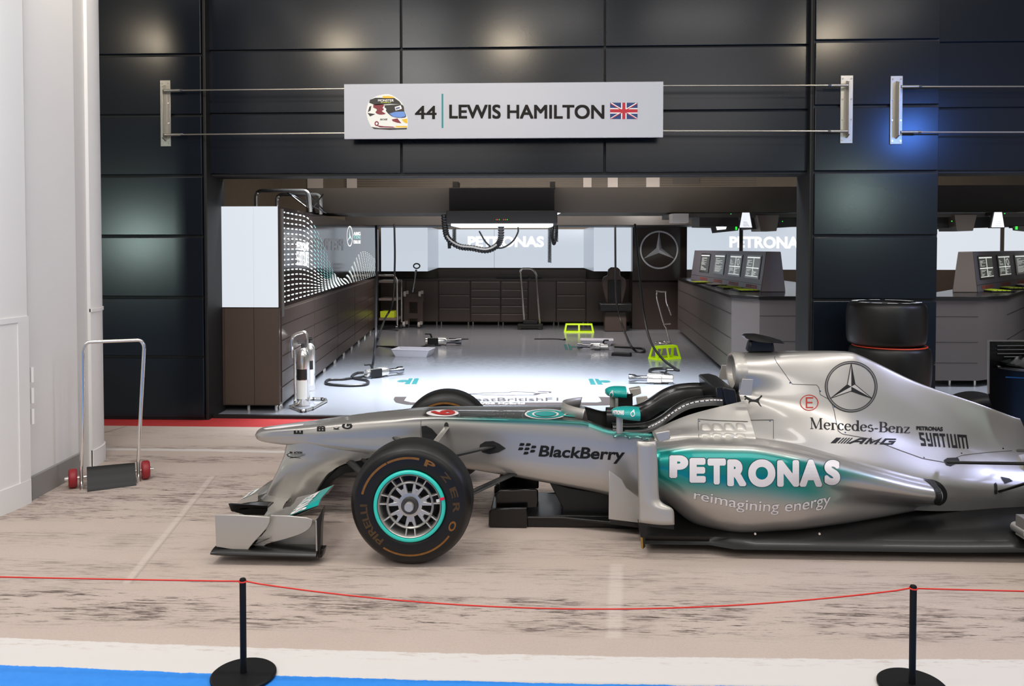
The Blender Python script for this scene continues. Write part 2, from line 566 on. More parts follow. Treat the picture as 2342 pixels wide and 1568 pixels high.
def star2d(w=0.05):
    """three-pointed star in a ring, unit square: (ring, light facets, dark facets)"""
    ring = Ink(); ring.ring(.5, .5, .5 - w / 2, .5 - w / 2, w, 64)
    li, dk = Ink(), Ink()
    for k in range(3):
        a = R(90 + 120 * k); r = .49 - w
        tip = (.5 + r * math.cos(a), .5 + r * math.sin(a))
        for sg, ink in ((1, li), (-1, dk)):
            b = a + sg * R(60)
            ink.poly([(.5, .5), tip, (.5 + .085 * math.cos(b), .5 + .085 * math.sin(b))])
    return ring.art(), li.art(), dk.art()
# ================================================================== the setting
JOINTS = [(-2.45, 5.95, -2.10, 4.03, .012, .5, '8a7d74'), (-2.47, 5.95, -2.12, 4.03, .03, .35, 'dcd0c6'), (.38, 4.37, .30, 3.55, .045, .4, 'd8ccc2'), (-4.05, 7.28, -3.98, 7.58, .008, .8, '4a403a')]
def floor_material():
    m = bpy.data.materials.new('pit_floor'); m.use_nodes = True
    nt = m.node_tree; N = nt.nodes; L = nt.links
    b = N['Principled BSDF']; b.inputs['Roughness'].default_value = 0.55; b.inputs['Specular IOR Level'].default_value = 0.35
    tc = N.new('ShaderNodeTexCoord')
    sep = N.new('ShaderNodeSeparateXYZ'); L.new(tc.outputs['Object'], sep.inputs[0])
    def math_(op, a, c=None, d=None):
        n = N.new('ShaderNodeMath'); n.operation = op
        for i, v in enumerate((a, c, d)):
            if v is None: continue
            if isinstance(v, (int, float)): n.inputs[i].default_value = v
            else: L.new(v, n.inputs[i])
        return n.outputs[0]
    def noise(sx, sy, sc, det=5, rough=0.6):
        mp = N.new('ShaderNodeMapping'); mp.inputs['Scale'].default_value = (sx, sy, 1)
        L.new(tc.outputs['Object'], mp.inputs[0])
        n = N.new('ShaderNodeTexNoise'); n.inputs['Scale'].default_value = sc; n.inputs['Detail'].default_value = det; n.inputs['Roughness'].default_value = rough
        L.new(mp.outputs[0], n.inputs['Vector'])
        return n.outputs['Fac']
    def mix(f, a, c):
        n = N.new('ShaderNodeMix'); n.data_type = 'RGBA'
        if isinstance(f, (int, float)): n.inputs[0].default_value = f
        else: L.new(f, n.inputs[0])
        for i, v in ((6, a), (7, c)):
            if isinstance(v, tuple): n.inputs[i].default_value = v
            else: L.new(v, n.inputs[i])
        return n.outputs[2]
    def step(v, a, c):
        n = N.new('ShaderNodeMapRange'); n.clamp = True
        n.inputs['From Min'].default_value = a; n.inputs['From Max'].default_value = c
        L.new(v, n.inputs['Value'])
        return n.outputs[0]
    X, Y = sep.outputs[0], sep.outputs[1]
    base = mix(noise(1, 1, 1.2), lin('b7a79d'), lin('cabbb1'))
    base = mix(math_('MULTIPLY', step(noise(1, 1, 90, 3), .45, .75), .35), base, lin('a4968c'))
    # rubber laid down along the lane: long thin streaks in bands
    streak = step(noise(3.4, 32, 1.5, 6, .70), .50, .60)
    fine = step(noise(5, 70, 1.6, 6, .72), .48, .66)
    blot = step(noise(1.3, 9, 1.8, 5, .7), .50, .56)
    def band(c, w):
        return math_('SUBTRACT', 1, step(math_('ABSOLUTE', math_('SUBTRACT', Y, c)), w * .55, w))
    bands = math_('MULTIPLY', band(3.76, .24), 1.0)
    for c, w, k in ((4.15, .25, .45), (4.6, .2, .4), (5.05, .16, .8), (5.45, .42, 1.0), (5.9, .2, .7), (6.42, .14, .8), (6.8, .1, .6), (7.3, .25, .35)):
        bands = math_('MAXIMUM', bands, math_('MULTIPLY', band(c, w), k))
    clump = step(noise(.9, 3.2, 1.5, 4, .65), .45, .57)
    rub = math_('MULTIPLY', bands, math_('ADD', math_('MULTIPLY', math_('MULTIPLY', streak, clump), 1.0), math_('MULTIPLY', math_('MULTIPLY', fine, clump), .55)))
    col = mix(math_('MINIMUM', rub, .8), base, lin('5d504a'))
    dash = math_('MULTIPLY', math_('MULTIPLY', blot, step(noise(5, 50, 1.7, 5, .7), .50, .57)), step(bands, .2, .9))
    col = mix(math_('MULTIPLY', dash, .85), col, lin('342c29'))
    # slab joints running across the lane
    for x0, y0, x1, y1, w, f, c_ in JOINTS:
        k = (x1 - x0) / (y1 - y0)
        d = math_('ABSOLUTE', math_('SUBTRACT', math_('SUBTRACT', X, x0), math_('MULTIPLY', math_('SUBTRACT', Y, y0), k)))
        on = math_('MULTIPLY', step(Y, min(y0, y1) - .02, min(y0, y1)), math_('SUBTRACT', 1, step(Y, max(y0, y1), max(y0, y1) + .02)))
        col = mix(math_('MULTIPLY', math_('MULTIPLY', math_('SUBTRACT', 1, step(d, w * .5, w)), on), f), col, lin(c_))
    wob = math_('MULTIPLY', math_('SUBTRACT', noise(1, 1, 9, 5, .7), .5), .035)
    curve = math_('MULTIPLY', math_('POWER', math_('MULTIPLY', math_('ADD', X, .1), .47), 2), .05)
    curve = math_('MINIMUM', curve, .08)
    Yw = math_('SUBTRACT', math_('ADD', Y, wob), curve)
    # painted lines: thin white line, red strip by the wall, white and blue bands at the front
    wl = math_('MULTIPLY', step(Yw, 6.60, 6.605), math_('SUBTRACT', 1, step(Yw, 6.67, 6.675)))
    col = mix(math_('MULTIPLY', wl, .75), col, lin('d9d5d2'))
    rd = step(Y, 7.60, 7.61)
    col = mix(math_('MULTIPLY', rd, .95), col, lin('b3262a'))
    wear = math_('MULTIPLY', step(noise(3, 14, 3.2, 6, .7), .54, .62), math_('SUBTRACT', 1, step(math_('ABSOLUTE', math_('SUBTRACT', Yw, 3.355)), .02, .06)))
    wh = math_('MULTIPLY', math_('SUBTRACT', 1, step(Yw, 3.375, 3.38)), math_('SUBTRACT', 1, math_('MULTIPLY', wear, .6)))
    col = mix(math_('MULTIPLY', wh, .93), col, lin('d9d6d3'))
    bl = math_('SUBTRACT', 1, step(Yw, 3.158, 3.163))
    col = mix(bl, col, mix(noise(1, 1, 25), lin('2380e0'), lin('3a93ee')))
    L.new(col, b.inputs['Base Color'])
    bp = N.new('ShaderNodeBump'); bp.inputs['Strength'].default_value = .12; bp.inputs['Distance'].default_value = .004
    L.new(noise(1, 1, 160, 3), bp.inputs['Height']); L.new(bp.outputs[0], b.inputs['Normal'])
    MATS['pit_floor'] = m
floor_material()

def garage_floor_material():
    m = mat('garage_floor', '83868e', 0.15, 0, 0.6)
    nt = m.node_tree; N = nt.nodes
    tc = N.new('ShaderNodeTexCoord'); mp = N.new('ShaderNodeMapping'); mp.inputs['Scale'].default_value = (1, 6, 1)
    n = N.new('ShaderNodeTexNoise'); n.inputs['Scale'].default_value = 6; n.inputs['Detail'].default_value = 5
    nt.links.new(tc.outputs['Object'], mp.inputs[0]); nt.links.new(mp.outputs[0], n.inputs['Vector'])
    mr = N.new('ShaderNodeMapRange'); mr.inputs['To Min'].default_value = .12; mr.inputs['To Max'].default_value = .24
    nt.links.new(n.outputs['Fac'], mr.inputs['Value']); nt.links.new(mr.outputs[0], N['Principled BSDF'].inputs['Roughness'])
garage_floor_material()

YP, YL = 7.87, 8.0            # face of the pillars, face of the lintel panels
GB = 18.2                     # back wall of the garages
struct(MB().box((-9, -3, -.2), (11, 8.02, 0)).build('floor', 'pit_floor', smooth=0))
gf = struct(MB().box((-6, 8.02, -.2), (11, GB + .3, .012)).build('floor_garage', 'garage_floor', smooth=0))

# ------------------------------------------------------------------ cladding wall: separate bevelled panels on a black carrier
wb = MB()
def panel(x0, x1, z0, z1, yf, th=.05, g=.012):
    wb.box((x0 + g, yf, z0 + g), (x1 - g, yf + th, z1 - g), 'cladding')
xl0, xl1 = -4.95, -3.335                  # left pillar
xo0, xo1 = -3.335, 2.528                  # garage opening
xr0, xr1 = 2.528, 3.70                    # right pillar
x2 = 8.2
for a, c in zip((.015, .622, 1.207, 1.806, 2.395, 2.981, 3.565), (.622, 1.207, 1.806, 2.395, 2.981, 3.565, 4.7)):
    panel(xl0, xl1, a, c, YP)
for a, c in zip((.015, .6, 1.2, 1.806, 2.41, 3.03, 3.64), (.6, 1.2, 1.806, 2.41, 3.03, 3.64, 4.7)):
    panel(xr0, xr1, a, c, YP + .02)
cuts = [xo0, A(918, 300, YL).x, A(1383, 300, YL).x, xo1]
for r, (a, c) in enumerate(((2.42, 3.013), (3.013, 3.63), (3.63, 4.7))):
    for i in range(3):
        panel(cuts[i], cuts[i + 1], a, c, YL, g=.008)
for a, c in ((2.42, 3.013), (3.013, 3.63), (3.63, 4.7)):
    panel(xr1, x2, a, c, YL - .03, g=.008)
def carrier(x0, x1, z0, z1, y): wb.box((x0, y, z0), (x1, y + .3, z1), 'joint_black')
carrier(xl0, xl1, 0, 4.7, YP + .03); carrier(xr0, xr1, 0, 4.7, YP + .05)
carrier(xo0, xo1, 2.40, 4.7, YL + .03); carrier(xr1, x2, 2.40, 4.7, YL + .0)
wb.box((xl1 - .02, YP + .03, 0), (xl1 + .022, YL + .33, 4.6), 'joint_black')
wb.box((xo1 - .022, YP + .06, 0), (xo1 + .02, YL + .33, 4.6), 'joint_black')
struct(wb.build('wall_back', 'cladding', bevel=.006, smooth=0))
struct(MB().box((xo0 + .03, YL - .02, 0), (xo1 - .03, YL + .04, .03)).build('trim_1', 'joint_black', smooth=0))
struct(MB().box((xr1, YL - .02, 0), (x2, YL + .04, .03)).build('trim_2', 'joint_black', smooth=0))

# ------------------------------------------------------------------ white partition at the left
def strip(path, z0, z1, th=.03, m=None, mb=None):
    """vertical wall following a plan path"""
    mb = mb or MB()
    P = [Vector((p[0], p[1], 0)) for p in path]
    n = len(P)
    rows = []
    for p in P: rows.append([(p.x, p.y, z0), (p.x, p.y, z1)])
    back = [[(p.x - th, p.y, z0), (p.x - th, p.y, z1)] for p in P]
    mb.grid(rows, m); mb.grid(back, m, True)
    for i in range(n - 1):
        mb.add([(P[i].x, P[i].y, z1), (P[i + 1].x, P[i + 1].y, z1), (P[i + 1].x - th, P[i + 1].y, z1), (P[i].x - th, P[i].y, z1)], [(0, 1, 2, 3)], m)
        mb.add([(P[i].x, P[i].y, z0), (P[i].x - th, P[i].y, z0), (P[i + 1].x - th, P[i + 1].y, z0), (P[i + 1].x, P[i + 1].y, z0)], [(0, 1, 2, 3)], m)
    for q in (P[0], P[-1]):
        mb.add([(q.x, q.y, z0), (q.x, q.y, z1), (q.x - th, q.y, z1), (q.x - th, q.y, z0)], [(0, 1, 2, 3)], m)
    return mb
arc1 = [(-3.43 - .55 * (1 - math.cos(a)), 5.28 - 1.0 * math.sin(a)) for a in [R(k * 6) for k in range(13)]][::-1]
wl = MB()
strip(arc1, 0, 4.7, .9, 'white_wall', wl)
strip([(-3.52, 5.28), (-3.52, 5.345)], 0, 4.7, .8, 'shaded_strip', wl)
strip([(-3.47, 5.345), (-3.51, 5.99)], 0, 4.7, .8, 'white_wall', wl)
strip([(-3.515, 5.99), (-3.525, 6.16)], 0, 4.7, .8, 'shaded_strip', wl)
arc2 = [(-3.50 - .13 * (1 - math.cos(a)), 6.16 + .33 * math.sin(a)) for a in [R(k * 7.5) for k in range(13)]]
strip(arc2, 0, 4.7, .7, 'white_wall', wl)
struct(wl.build('wall_left', 'white_wall', smooth=40))
tr = MB()
def off(path, d): return [(p[0] + d, p[1]) for p in path]
strip(off(arc1, .012), 0, .16, .02, 'white_wall', tr)                          # plinth and bead of the rounded panel
strip(off(arc1, .010), 1.21, 1.245, .02, 'white_wall', tr)
strip(off(arc1[-2:], .010), .16, 1.21, .02, 'white_wall', tr)
strip(off(arc2, .012), 0, .13, .02, 'white_wall', tr)
strip(off(arc2, .010), 1.20, 1.225, .02, 'white_wall', tr)
struct(tr.build('trim_3', 'white_wall', smooth=40))
struct(strip(off(arc1[:-1], .004), .16, 1.21, .01).build('trim_4', 'white_wall', smooth=40))
struct(strip([(-3.44, 5.32), (-3.485, 6.0)], 0, .155, .06).build('baseboard_left', 'grey_base', smooth=0))
hb = MB()
for z in (.52, .66, .80):
    hb.cyl((-3.425, 5.315, z), (-3.425, 5.315, z + .10), .012, 10)
struct(hb.build('trim_5', 'white_wall'))

# ------------------------------------------------------------------ name board hung on rods
YS = 7.79
bl, br = A(787, 255, YS), A(1517, 248, YS)
zt, zb = 3.253, 2.732
sg = thing('name_board', 'wide white name board with driver name, number, helmet picture and flag above the garage', 'sign', (0, YS, 2.732))
bx0, bx1 = bl.x, br.x
MB().box((bx0, YS, zb), (bx1, YS + .03, zt)).build('board', 'sign_board', sg, bevel=.003)
def SP(px, py):
    """photo point on the board -> board plane"""
    u = (px - 787) / 730; v = 1 - (py - (193 - 8 * u)) / (123 + 3 * u)
    return Vector((bx0 + (bx1 - bx0) * u, YS, zb + (zt - zb) * v))
def signrect(x0, y0, x1, y1): return quadmap([SP(x0, y1), SP(x1, y1), SP(x1, y0), SP(x0, y0)])
paint(text2d('44', fat=.018), signrect(951, 241, 1001, 271), 'number_text', 'sign_text', sg)
ink = Ink(); ink.rect(0, 0, 1, 1)
paint(ink.art(), signrect(1012.5, 214, 1016.5, 291), 'divider', 'teal_flat', sg)
a1 = text2d('LEWIS HAMILTON', fat=.024)
paint(a1, signrect(1030, 238, 1384, 270), 'name_text', 'sign_text', sg)
fl = signrect(1397, 233, 1459, 270)
fo = paint(ink.art(), fl, 'flag_picture', 'flag_blue', sg, off=.001)
w = Ink()
w.stroke([(0, 0), (1, 1)], .15); w.stroke([(0, 1), (1, 0)], .15); w.rect(.40, 0, .60, 1); w.rect(0, .33, 1, .67)
w.v = [(min(1, max(0, x)), min(1, max(0, y))) for x, y in w.v]
paint(w.art(), fl, 'white_cross', 'flag_white', fo, off=.002)
w = Ink()
w.stroke([(.03, .0), (1, .95)], .05); w.stroke([(0, .95), (.97, 0)], .05); w.rect(.44, 0, .56, 1); w.rect(0, .40, 1, .60)
w.v = [(min(1, max(0, x)), min(1, max(0, y))) for x, y in w.v]
paint(w.art(), fl, 'red_cross', 'flag_red', fo, off=.003)
# the driver's helmet, printed on the board
hm = lambda u, v: SP(760 + u / 3.003, 160 + v / 3.0)
def hpoly(pts, m, name, k, par):
    i = Ink(); i.poly(bez([(p[0], p[1], 0) for p in pts], 4) if len(pts) > 8 else pts)
    return paint(i.art(), hm, name, m, par, off=.001 + .0006 * k)
shell = hpoly([(242, 250), (258, 212), (300, 182), (350, 168), (395, 166), (440, 186), (474, 214), (492, 240), (505, 280), (522, 322), (524, 360), (519, 394), (480, 404), (400, 406), (330, 403), (280, 396), (262, 372), (244, 330), (236, 285), (242, 250)], 'shell_white', 'helmet_picture', 0, sg)
hpoly([(262, 204), (300, 190), (430, 190), (466, 214), (480, 234), (400, 232), (300, 240), (256, 224)], 'dark_line', 'crown_band', 1, shell)
hpoly([(350, 180), (395, 178), (425, 184), (430, 192), (350, 192)], 'yellow', 'yellow_patch', 2, shell)
hpoly([(285, 236), (340, 232), (360, 240), (350, 258), (364, 268), (345, 280), (370, 298), (330, 304), (300, 290), (310, 270), (284, 256)], 'maroon', 'red_pattern', 1, shell)
hpoly([(362, 240), (430, 236), (488, 238), (502, 282), (512, 318), (470, 326), (420, 318), (388, 296), (366, 270)], 'dark_line', 'visor_frame', 1, shell)
hpoly([(396, 296), (440, 284), (500, 282), (510, 314), (470, 324), (424, 318)], 'visor_blue', 'visor', 2, shell)
hpoly([(434, 252), (476, 240), (484, 264), (440, 276)], 'flag_white', 'visor_sticker', 3, shell)
hpoly([(440, 258), (468, 250), (470, 262), (442, 270)], 'visor', 'sticker_mark', 4, shell)
hpoly([(258, 250), (272, 244), (266, 276), (246, 288)], 'dark_line', 'rear_vent', 1, shell)
hpoly([(244, 292), (300, 300), (262, 316)], 'dark_line', 'side_flash', 1, shell)
hpoly([(480, 336), (520, 330), (522, 364), (500, 356)], 'yellow', 'chin_patch', 1, shell)
hpoly([(412, 336), (452, 328), (480, 362), (450, 358), (420, 348)], 'maroon', 'chin_pattern', 1, shell)
hpoly([(300, 374), (360, 382), (420, 384), (440, 392), (330, 390)], 'maroon', 'lower_stripe', 1, shell)
hpoly([(440, 380), (520, 380), (518, 390), (440, 390)], 'yellow', 'lower_patch', 1, shell)
hpoly([(268, 386), (330, 394), (450, 394), (519, 392), (516, 402), (400, 406), (290, 400)], 'dark_line', 'lower_edge', 2, shell)
i = Ink(); i.disc(308, 364, 15, 17); paint(i.art(), hm, 'round_mark', 'maroon', shell, off=.0022)
i = Ink(); i.disc(308, 364, 7, 8); paint(i.art(), hm, 'round_mark', 'flag_white', shell, off=.0028)
i = Ink(); i.disc(366, 268, 9, 10); paint(i.art(), hm, 'visor_pivot', 'flag_white', shell, off=.0032)
flipv = lambda x0, y0, x1, y1: (lambda u, v: hm(x0 + (x1 - x0) * u, y1 + (y0 - y1) * v))
paint(text2d('MONSTER', .02), flipv(318, 200, 428, 216), 'band_text', 'flag_white', shell, off=.003)
paint(text2d('ENERGY', .02), flipv(338, 218, 410, 226), 'band_text', 'lime_key', shell, off=.003)
paint(text2d('BOSE', .03, .2), flipv(332, 330, 384, 342), 'side_text', 'dark_line', shell, off=.003)

def bracket(px0, px1, y0, y1, side, label, yw):
    a, c = A(px0, y0, yw), A(px1, y1, yw)
    t = thing('wall_bracket', label, 'bracket', ((a.x + c.x) / 2, yw, c.z), 'steel brackets for the board rods')
    MB().box((a.x, yw - .012, c.z), (c.x, yw, a.z)).build('plate', 'steel', t, bevel=.003)
    cx = (a.x + c.x) / 2
    MB().prism([(cx - .007, yw - .012, c.z + .05), (cx - .007, yw - .085, c.z + .075), (cx - .007, yw - .085, a.z - .075), (cx - .007, yw - .012, a.z - .05)], (.014, 0, 0)).build('fin', 'steel', t, bevel=.002)
    for x in (a.x + .018, c.x - .018):
        for k in range(4):
            z = c.z + .03 + (a.z - c.z - .06) * k / 3
            MB().cyl((x, yw - .02, z), (x, yw - .012, z), .0075, 10).build('bolt', 'chrome', t)
    return cx, a.z, c.z, t
b1 = bracket(367, 392, 184, 335, 1, 'steel rod bracket on the left pillar beside the white partition', YP)
b2 = bracket(1922, 1949, 173, 328, -1, 'steel rod bracket on the right pillar nearest the name board', YP + .02)
b3 = bracket(2036, 2062, 174, 330, 1, 'rightmost steel rod bracket, its rods running out to the right', YP + .02)
def rod(x0, z0, x1, z1, label, y=7.812):
    t = thing('support_rod', label, 'rod', (x0, y, z0), 'tension rods of the name boards')
    MB().cyl((x0, y, z0), (x1, y, z1), .0075, 10).build('bar', 'wire', t)
    d = 1 if x1 > x0 else -1
    MB().cyl((x0, y, z0), (x0 + d * .16, y, z0), .0125, 12).build('turnbuckle', 'steel', t)
    MB().cyl((x0 + d * .16, y, z0), (x0 + d * .185, y, z0), .014, 8).build('lock_nut', 'dark_chrome', t)
e = .012
rod(b1[0] + e, A(390, 207, 7.812).z, bx0 - .002, A(786, 203, 7.812).z, 'upper thin steel rod from the left bracket to the name board')
rod(b1[0] + e, A(390, 308, 7.812).z, bx0 - .002, A(786, 304, 7.812).z, 'lower thin steel rod from the left bracket to the name board')
rod(b2[0] - e, A(1930, 195, 7.812).z, bx1 + .002, A(1518, 196, 7.812).z, 'upper thin steel rod from the name board to the right bracket')
rod(b2[0] - e, A(1930, 300, 7.812).z, bx1 + .002, A(1518, 299, 7.812).z, 'lower thin steel rod from the name board to the right bracket')
rod(b3[0] + e, A(2062, 198, 7.812).z, 5.6, A(2342, 200, 7.812).z, 'upper thin steel rod leaving the rightmost bracket')
rod(b3[0] + e, A(2062, 302, 7.812).z, 5.6, A(2342, 304, 7.812).z, 'lower thin steel rod leaving the rightmost bracket')

# ------------------------------------------------------------------ rope barrier
def stanchion(p, h, label):
    t = thing('barrier_post', label, 'barrier post', p, 'low black rope posts')
    x, y = p[0], p[1]
    MB().lathe([(0, 0), (.122, 0), (.126, .004), (.126, .012), (.12, .017), (0, .018)], (x, y, 0), 'z', 64).build('base', 'post_black', t, smooth=30)
    MB().lathe([(0, .017), (.0125, .017), (.0125, h - .004), (.010, h), (0, h)], (x, y, 0), 'z', 24).build('pole', 'post_black', t, smooth=40)
    r = MB()
    r.tube([(x + .0135 * math.cos(2 * PI * k / 24), y + .0135 * math.sin(2 * PI * k / 24), h - .012) for k in range(24)], .003, 8, closed=True)
    r.build('rope_ring', 'rope_red', t)
    return Vector((x, y, h - .012))
p1 = G(557, 1547); p2 = G(2086, 1572)
h1 = A(551, 1322, p1.y).z; h2 = A(2093, 1338, p2.y).z
q1 = stanchion(p1, h1, 'black barrier post with round base at the left, in front of the front wing')
q2 = stanchion(p2, h2, 'black barrier post with round base at the right, in front of the sidepod')
def rope(a, b, sag, label):
    pts = []
    for k in range(41):
        t = k / 40
        pts.append((a.x + (b.x - a.x) * t, a.y + (b.y - a.y) * t, a.z + (b.z - a.z) * t - sag * 4 * t * (1 - t)))
    d = (Vector(b) - Vector(a)).normalized() * .017
    pts[0] = Vector(pts[0]) + d; pts[-1] = Vector(pts[-1]) - d
    tag(MB().tube(pts, .0032, 8).build('barrier_rope', 'rope_red'), label, 'rope', 'red ropes of the barrier')
rope(q1, q2, .095, 'long red rope sagging between the two black posts')
qa = A(-40, 1330, q1.y); rope(Vector((-3.4, q1.y + .05, qa.z + .01)), q1, .004, 'red rope running left from the left black post out of frame')
qb = A(2380, 1350, q2.y); rope(q2, Vector((3.4, q2.y + .05, qb.z - .02)), .006, 'red rope running right from the right black post out of frame')

# ------------------------------------------------------------------ the two-wheeled lifting dolly by the white partition
YD = 5.72
dl = thing('lifting_dolly', 'two wheeled lifting dolly with tall chrome hoop handle by the white partition', 'dolly', G(255, 1120))
wheelL, wheelR = Vector((G(171, 1113).x, 5.62, .068)), Vector((G(331, 1096).x, 5.86, .068))
ax = (wheelR - wheelL).normalized()
def DA(px, py):
    """photo point on the dolly's own vertical plane"""
    d = ray(px, py); n = Vector((-ax.y, ax.x, 0))
    return _C + d * ((wheelL - _C).dot(n) / d.dot(n))
pth = fillet([DA(186, 1075), DA(190, 960), DA(189, 800), DA(197, 782), DA(322, 777), DA(330, 790), DA(324, 900), DA(316, 1060)], .05)
MB().tube(pth, .0125, 14).build('hoop_handle', 'chrome', dl)
fr = MB()
for a in (DA(186, 1072), DA(316, 1056)):
    n = Vector((ax.y, -ax.x, 0))
    b = a + Vector((0, 0, -.11))
    fr.tube(fillet([a + Vector((0, 0, .02)), a, b + n * .02, b + n * .09 + Vector((0, 0, -.02))], .03), .013, 12)
fr.cyl(wheelL + Vector((0, 0, 0)), wheelR, .010, 12)
fr.build('frame', 'chrome', dl)
nn = Vector((ax.y, -ax.x, 0))
pl = DA(198, 1062); pr = DA(308, 1052)
rows = []
for k in range(9):
    t = k / 8
    o = nn * (.02 + .17 * t) + Vector((0, 0, -.012 - .155 * ss(0, 1, t)))
    if k == 4: o += nn * .012
    rows.append([pl + o, pr + o])
back = [[p - nn * .012 - Vector((0, 0, .012)) for p in r] for r in rows]
sc = MB(); sc.grid(rows, flip=True); sc.grid(back)
sc.grid([rows[0], back[0]]); sc.grid([rows[-1], back[-1]], flip=True)
sc.grid([[r[0] for r in rows], [r[0] for r in back]]); sc.grid([[r[1] for r in rows], [r[1] for r in back]])
sc.build('scoop_plate', 'black_matte', dl, smooth=50)
for c, s in ((wheelL, -1), (wheelR, 1)):
    wv = MB()
    c2 = c + ax * s * .0
    prof = [(.0, -.028), (.055, -.028), (.064, -.022), (.067, -.012), (.067, .012), (.064, .022), (.055, .028), (.0, .028)]
    tmp = MB().lathe(prof, (0, 0, 0), 'x', 32)
    ang = math.atan2(ax.y, ax.x)
    rot = Matrix.Rotation(ang, 3, 'Z')
    wv.add([rot @ Vector(v) + c2 for v in tmp.v], tmp.f)
    wo = wv.build('wheel', 'dolly_red', dl, smooth=40)
    MB().cyl(c2 + ax * s * .028, c2 + ax * s * .052, .018, 14, r2=.012).build('axle_cap', 'chrome', wo)

# ------------------------------------------------------------------ two tyres stacked in front of the right pillar
def tyre_flat(center, z0, R0, Wd, label, ringcol):
    t = thing('tyre', label, 'tyre', (center.x, center.y, z0), 'slick tyres stacked by the pillar')
    prof = [(.21, .05), (.225, .012), (.25, .004), (R0 * .86, 0), (R0 * .95, .02), (R0 * .985, .06), (R0, .14), (R0, Wd - .14), (R0 * .985, Wd - .06), (R0 * .95, Wd - .02), (R0 * .86, Wd), (.25, Wd - .004), (.225, Wd - .012), (.21, Wd - .05), (.21, .05)]
    MB().lathe([(r, h) for r, h in bez2(prof)], (center.x, center.y, z0), 'z', 72).build('casing', 'rubber', t, smooth=60)
    rim = [(.21, .06), (.205, Wd - .05), (.185, Wd - .06), (.17, Wd - .12), (.04, Wd - .10), (.0, Wd - .10)]
    MB().lathe(rim, (center.x, center.y, z0), 'z', 48).build('rim', 'wheel_silver', t)
    return t
def bez2(p): return [(v.x, v.y) for v in bez([(a, b, 0) for a, b in p], 4)]
tc = A(2030, 720, 7.42); tc = Vector((tc.x, 7.45, 0))
zt1 = A(2030, 690, 7.45).z; zm = A(2030, 796, 7.15).z
Wt = zt1 - zm
t1 = tyre_flat(tc, zm, .335, Wt, 'upper slick tyre of the stack by the right pillar, white lettering on top', 'w')
t2 = tyre_flat(tc + Vector((.03, 0, 0)), zm - Wt - .008, .345, Wt, 'second slick tyre from the top by the right pillar, orange edge ring', 'o')
t3 = tyre_flat(tc + Vector((.02, 0, 0)), 0.002, .345, zm - Wt - .012, 'lowest slick tyre of the stack, mostly behind the silver engine cover', 'o')
bands = Ink()
for a0, a1 in ((15, 70), (80, 100), (110, 165), (195, 215), (222, 240), (250, 268), (276, 292), (300, 318), (325, 345)):
    bands.arc(0, 0, .262, .262, a0, a1, .05, 12)
paint(bands.art(), lambda u, v: tc + Vector((u, v, zm + Wt + .001)), 'sidewall_lettering', 'tyre_white', t1, dirv=(0, 0, -1), off=.003)
r = MB(); r.tube([(tc.x + .03 + .305 * math.cos(2 * PI * k / 64), tc.y + .305 * math.sin(2 * PI * k / 64), zm - .012) for k in range(64)], .008, 8, closed=True)
r.build('edge_ring', 'tyre_orange', t2)
# ================================================================== inside the garage
GZ = .012                                   # garage floor level
GBX0, GBX1 = -6, 11
struct(MB().box((GBX0, GB, 0), (GBX1, GB + .2, 3.6)).build('wall_garage_back', 'upper_wall', smooth=0))
struct(MB().box((GBX0, YL + .34, 3.45), (GBX1, GB + .2, 3.6)).build('ceiling_garage', 'ceiling_dark', smooth=0))
struct(MB().box((GBX0 - .2, YL + .3, 0), (GBX0, GB, 3.6)).build('wall_garage_left', 'upper_wall', smooth=0))
struct(MB().box((GBX1, YL + .3, 0), (GBX1 + .2, GB, 3.6)).build('wall_garage_right', 'upper_wall', smooth=0))
# pale upper panels and conduits of the back wall, above the beam
ub = MB()
for a, c, y0, y1 in ((703, 738, 395, 432), (793, 816, 395, 432), (1390, 1413, 395, 430), (1478, 1509, 395, 430), (1334, 1353, 395, 430), (1540, 1600, 395, 420)):
    p, q = A(a, y1, GB - .03), A(c, y0, GB - .03)
    ub.box((p.x, GB - .03, p.z), (q.x, GB, q.z), 'pale_grey' if c - a < 40 else 'gantry_grey')
for k in range(7):
    z = 3.0 + .05 * k
    ub.box((-4.5, GB - .02, z), (4.6, GB, z + .018), 'gantry_grey')
struct(ub.build('trim_6', 'pale_grey', smooth=0))

# ------------------------------------------------------------------ left display wall
fL = G(640, 941, GZ); bL = G(866, 748, GZ)                       # foot of its right-hand face, front and back
dw = (bL - fL); LEN = dw.length; du = dw.normalized(); dn = Vector((du.y, -du.x, 0))   # dn points into the bay
TH = A(640, 941, fL.y).x - A(474, 941, fL.y).x
ZT, ZM = 2.115, 1.075
t = thing('display_wall', 'tall dark display wall with dotted light panel and glowing white end, at the left of the garage', 'display wall', fL)
def LW(s, d, z):
    """s along the wall, d out of its right face, z up"""
    p = fL + du * s + dn * d
    return Vector((p.x, p.y, z))
xw = Vector((-1, 0, 0))
def wallbox(s0, s1, z0, z1, d=0.0, th=None, m=None, mb=None):
    th = th or TH
    a, b = LW(s0, d, 0), LW(s1, d, 0)
    lo = [Vector((p.x, p.y, z0)) for p in (a, b, b + xw * th, a + xw * th)]
    hi = [Vector((p.x, p.y, z1)) for p in (a, b, b + xw * th, a + xw * th)]
    return (mb or MB()).hexa(lo, hi, m)
m = wallbox(.0, LEN, .075, ZM)
m.build('base_cabinet', 'unit_brown', t)
side = MB()
for k in range(6):                                                  # long drawer fronts of the right-hand face
    z0 = .10 + k * .16
    for j in range(5):
        s0, s1 = .06 + j * (LEN - .1) / 5, .05 + (j + 1) * (LEN - .1) / 5
        wallbox(s0, s1 - .012, z0, z0 + .148, .012, .014, None, side)
side.build('drawer_front', 'unit_dark', t)
wallbox(.0, LEN, ZM, ZT).build('upper_case', 'gloss_dark', t)
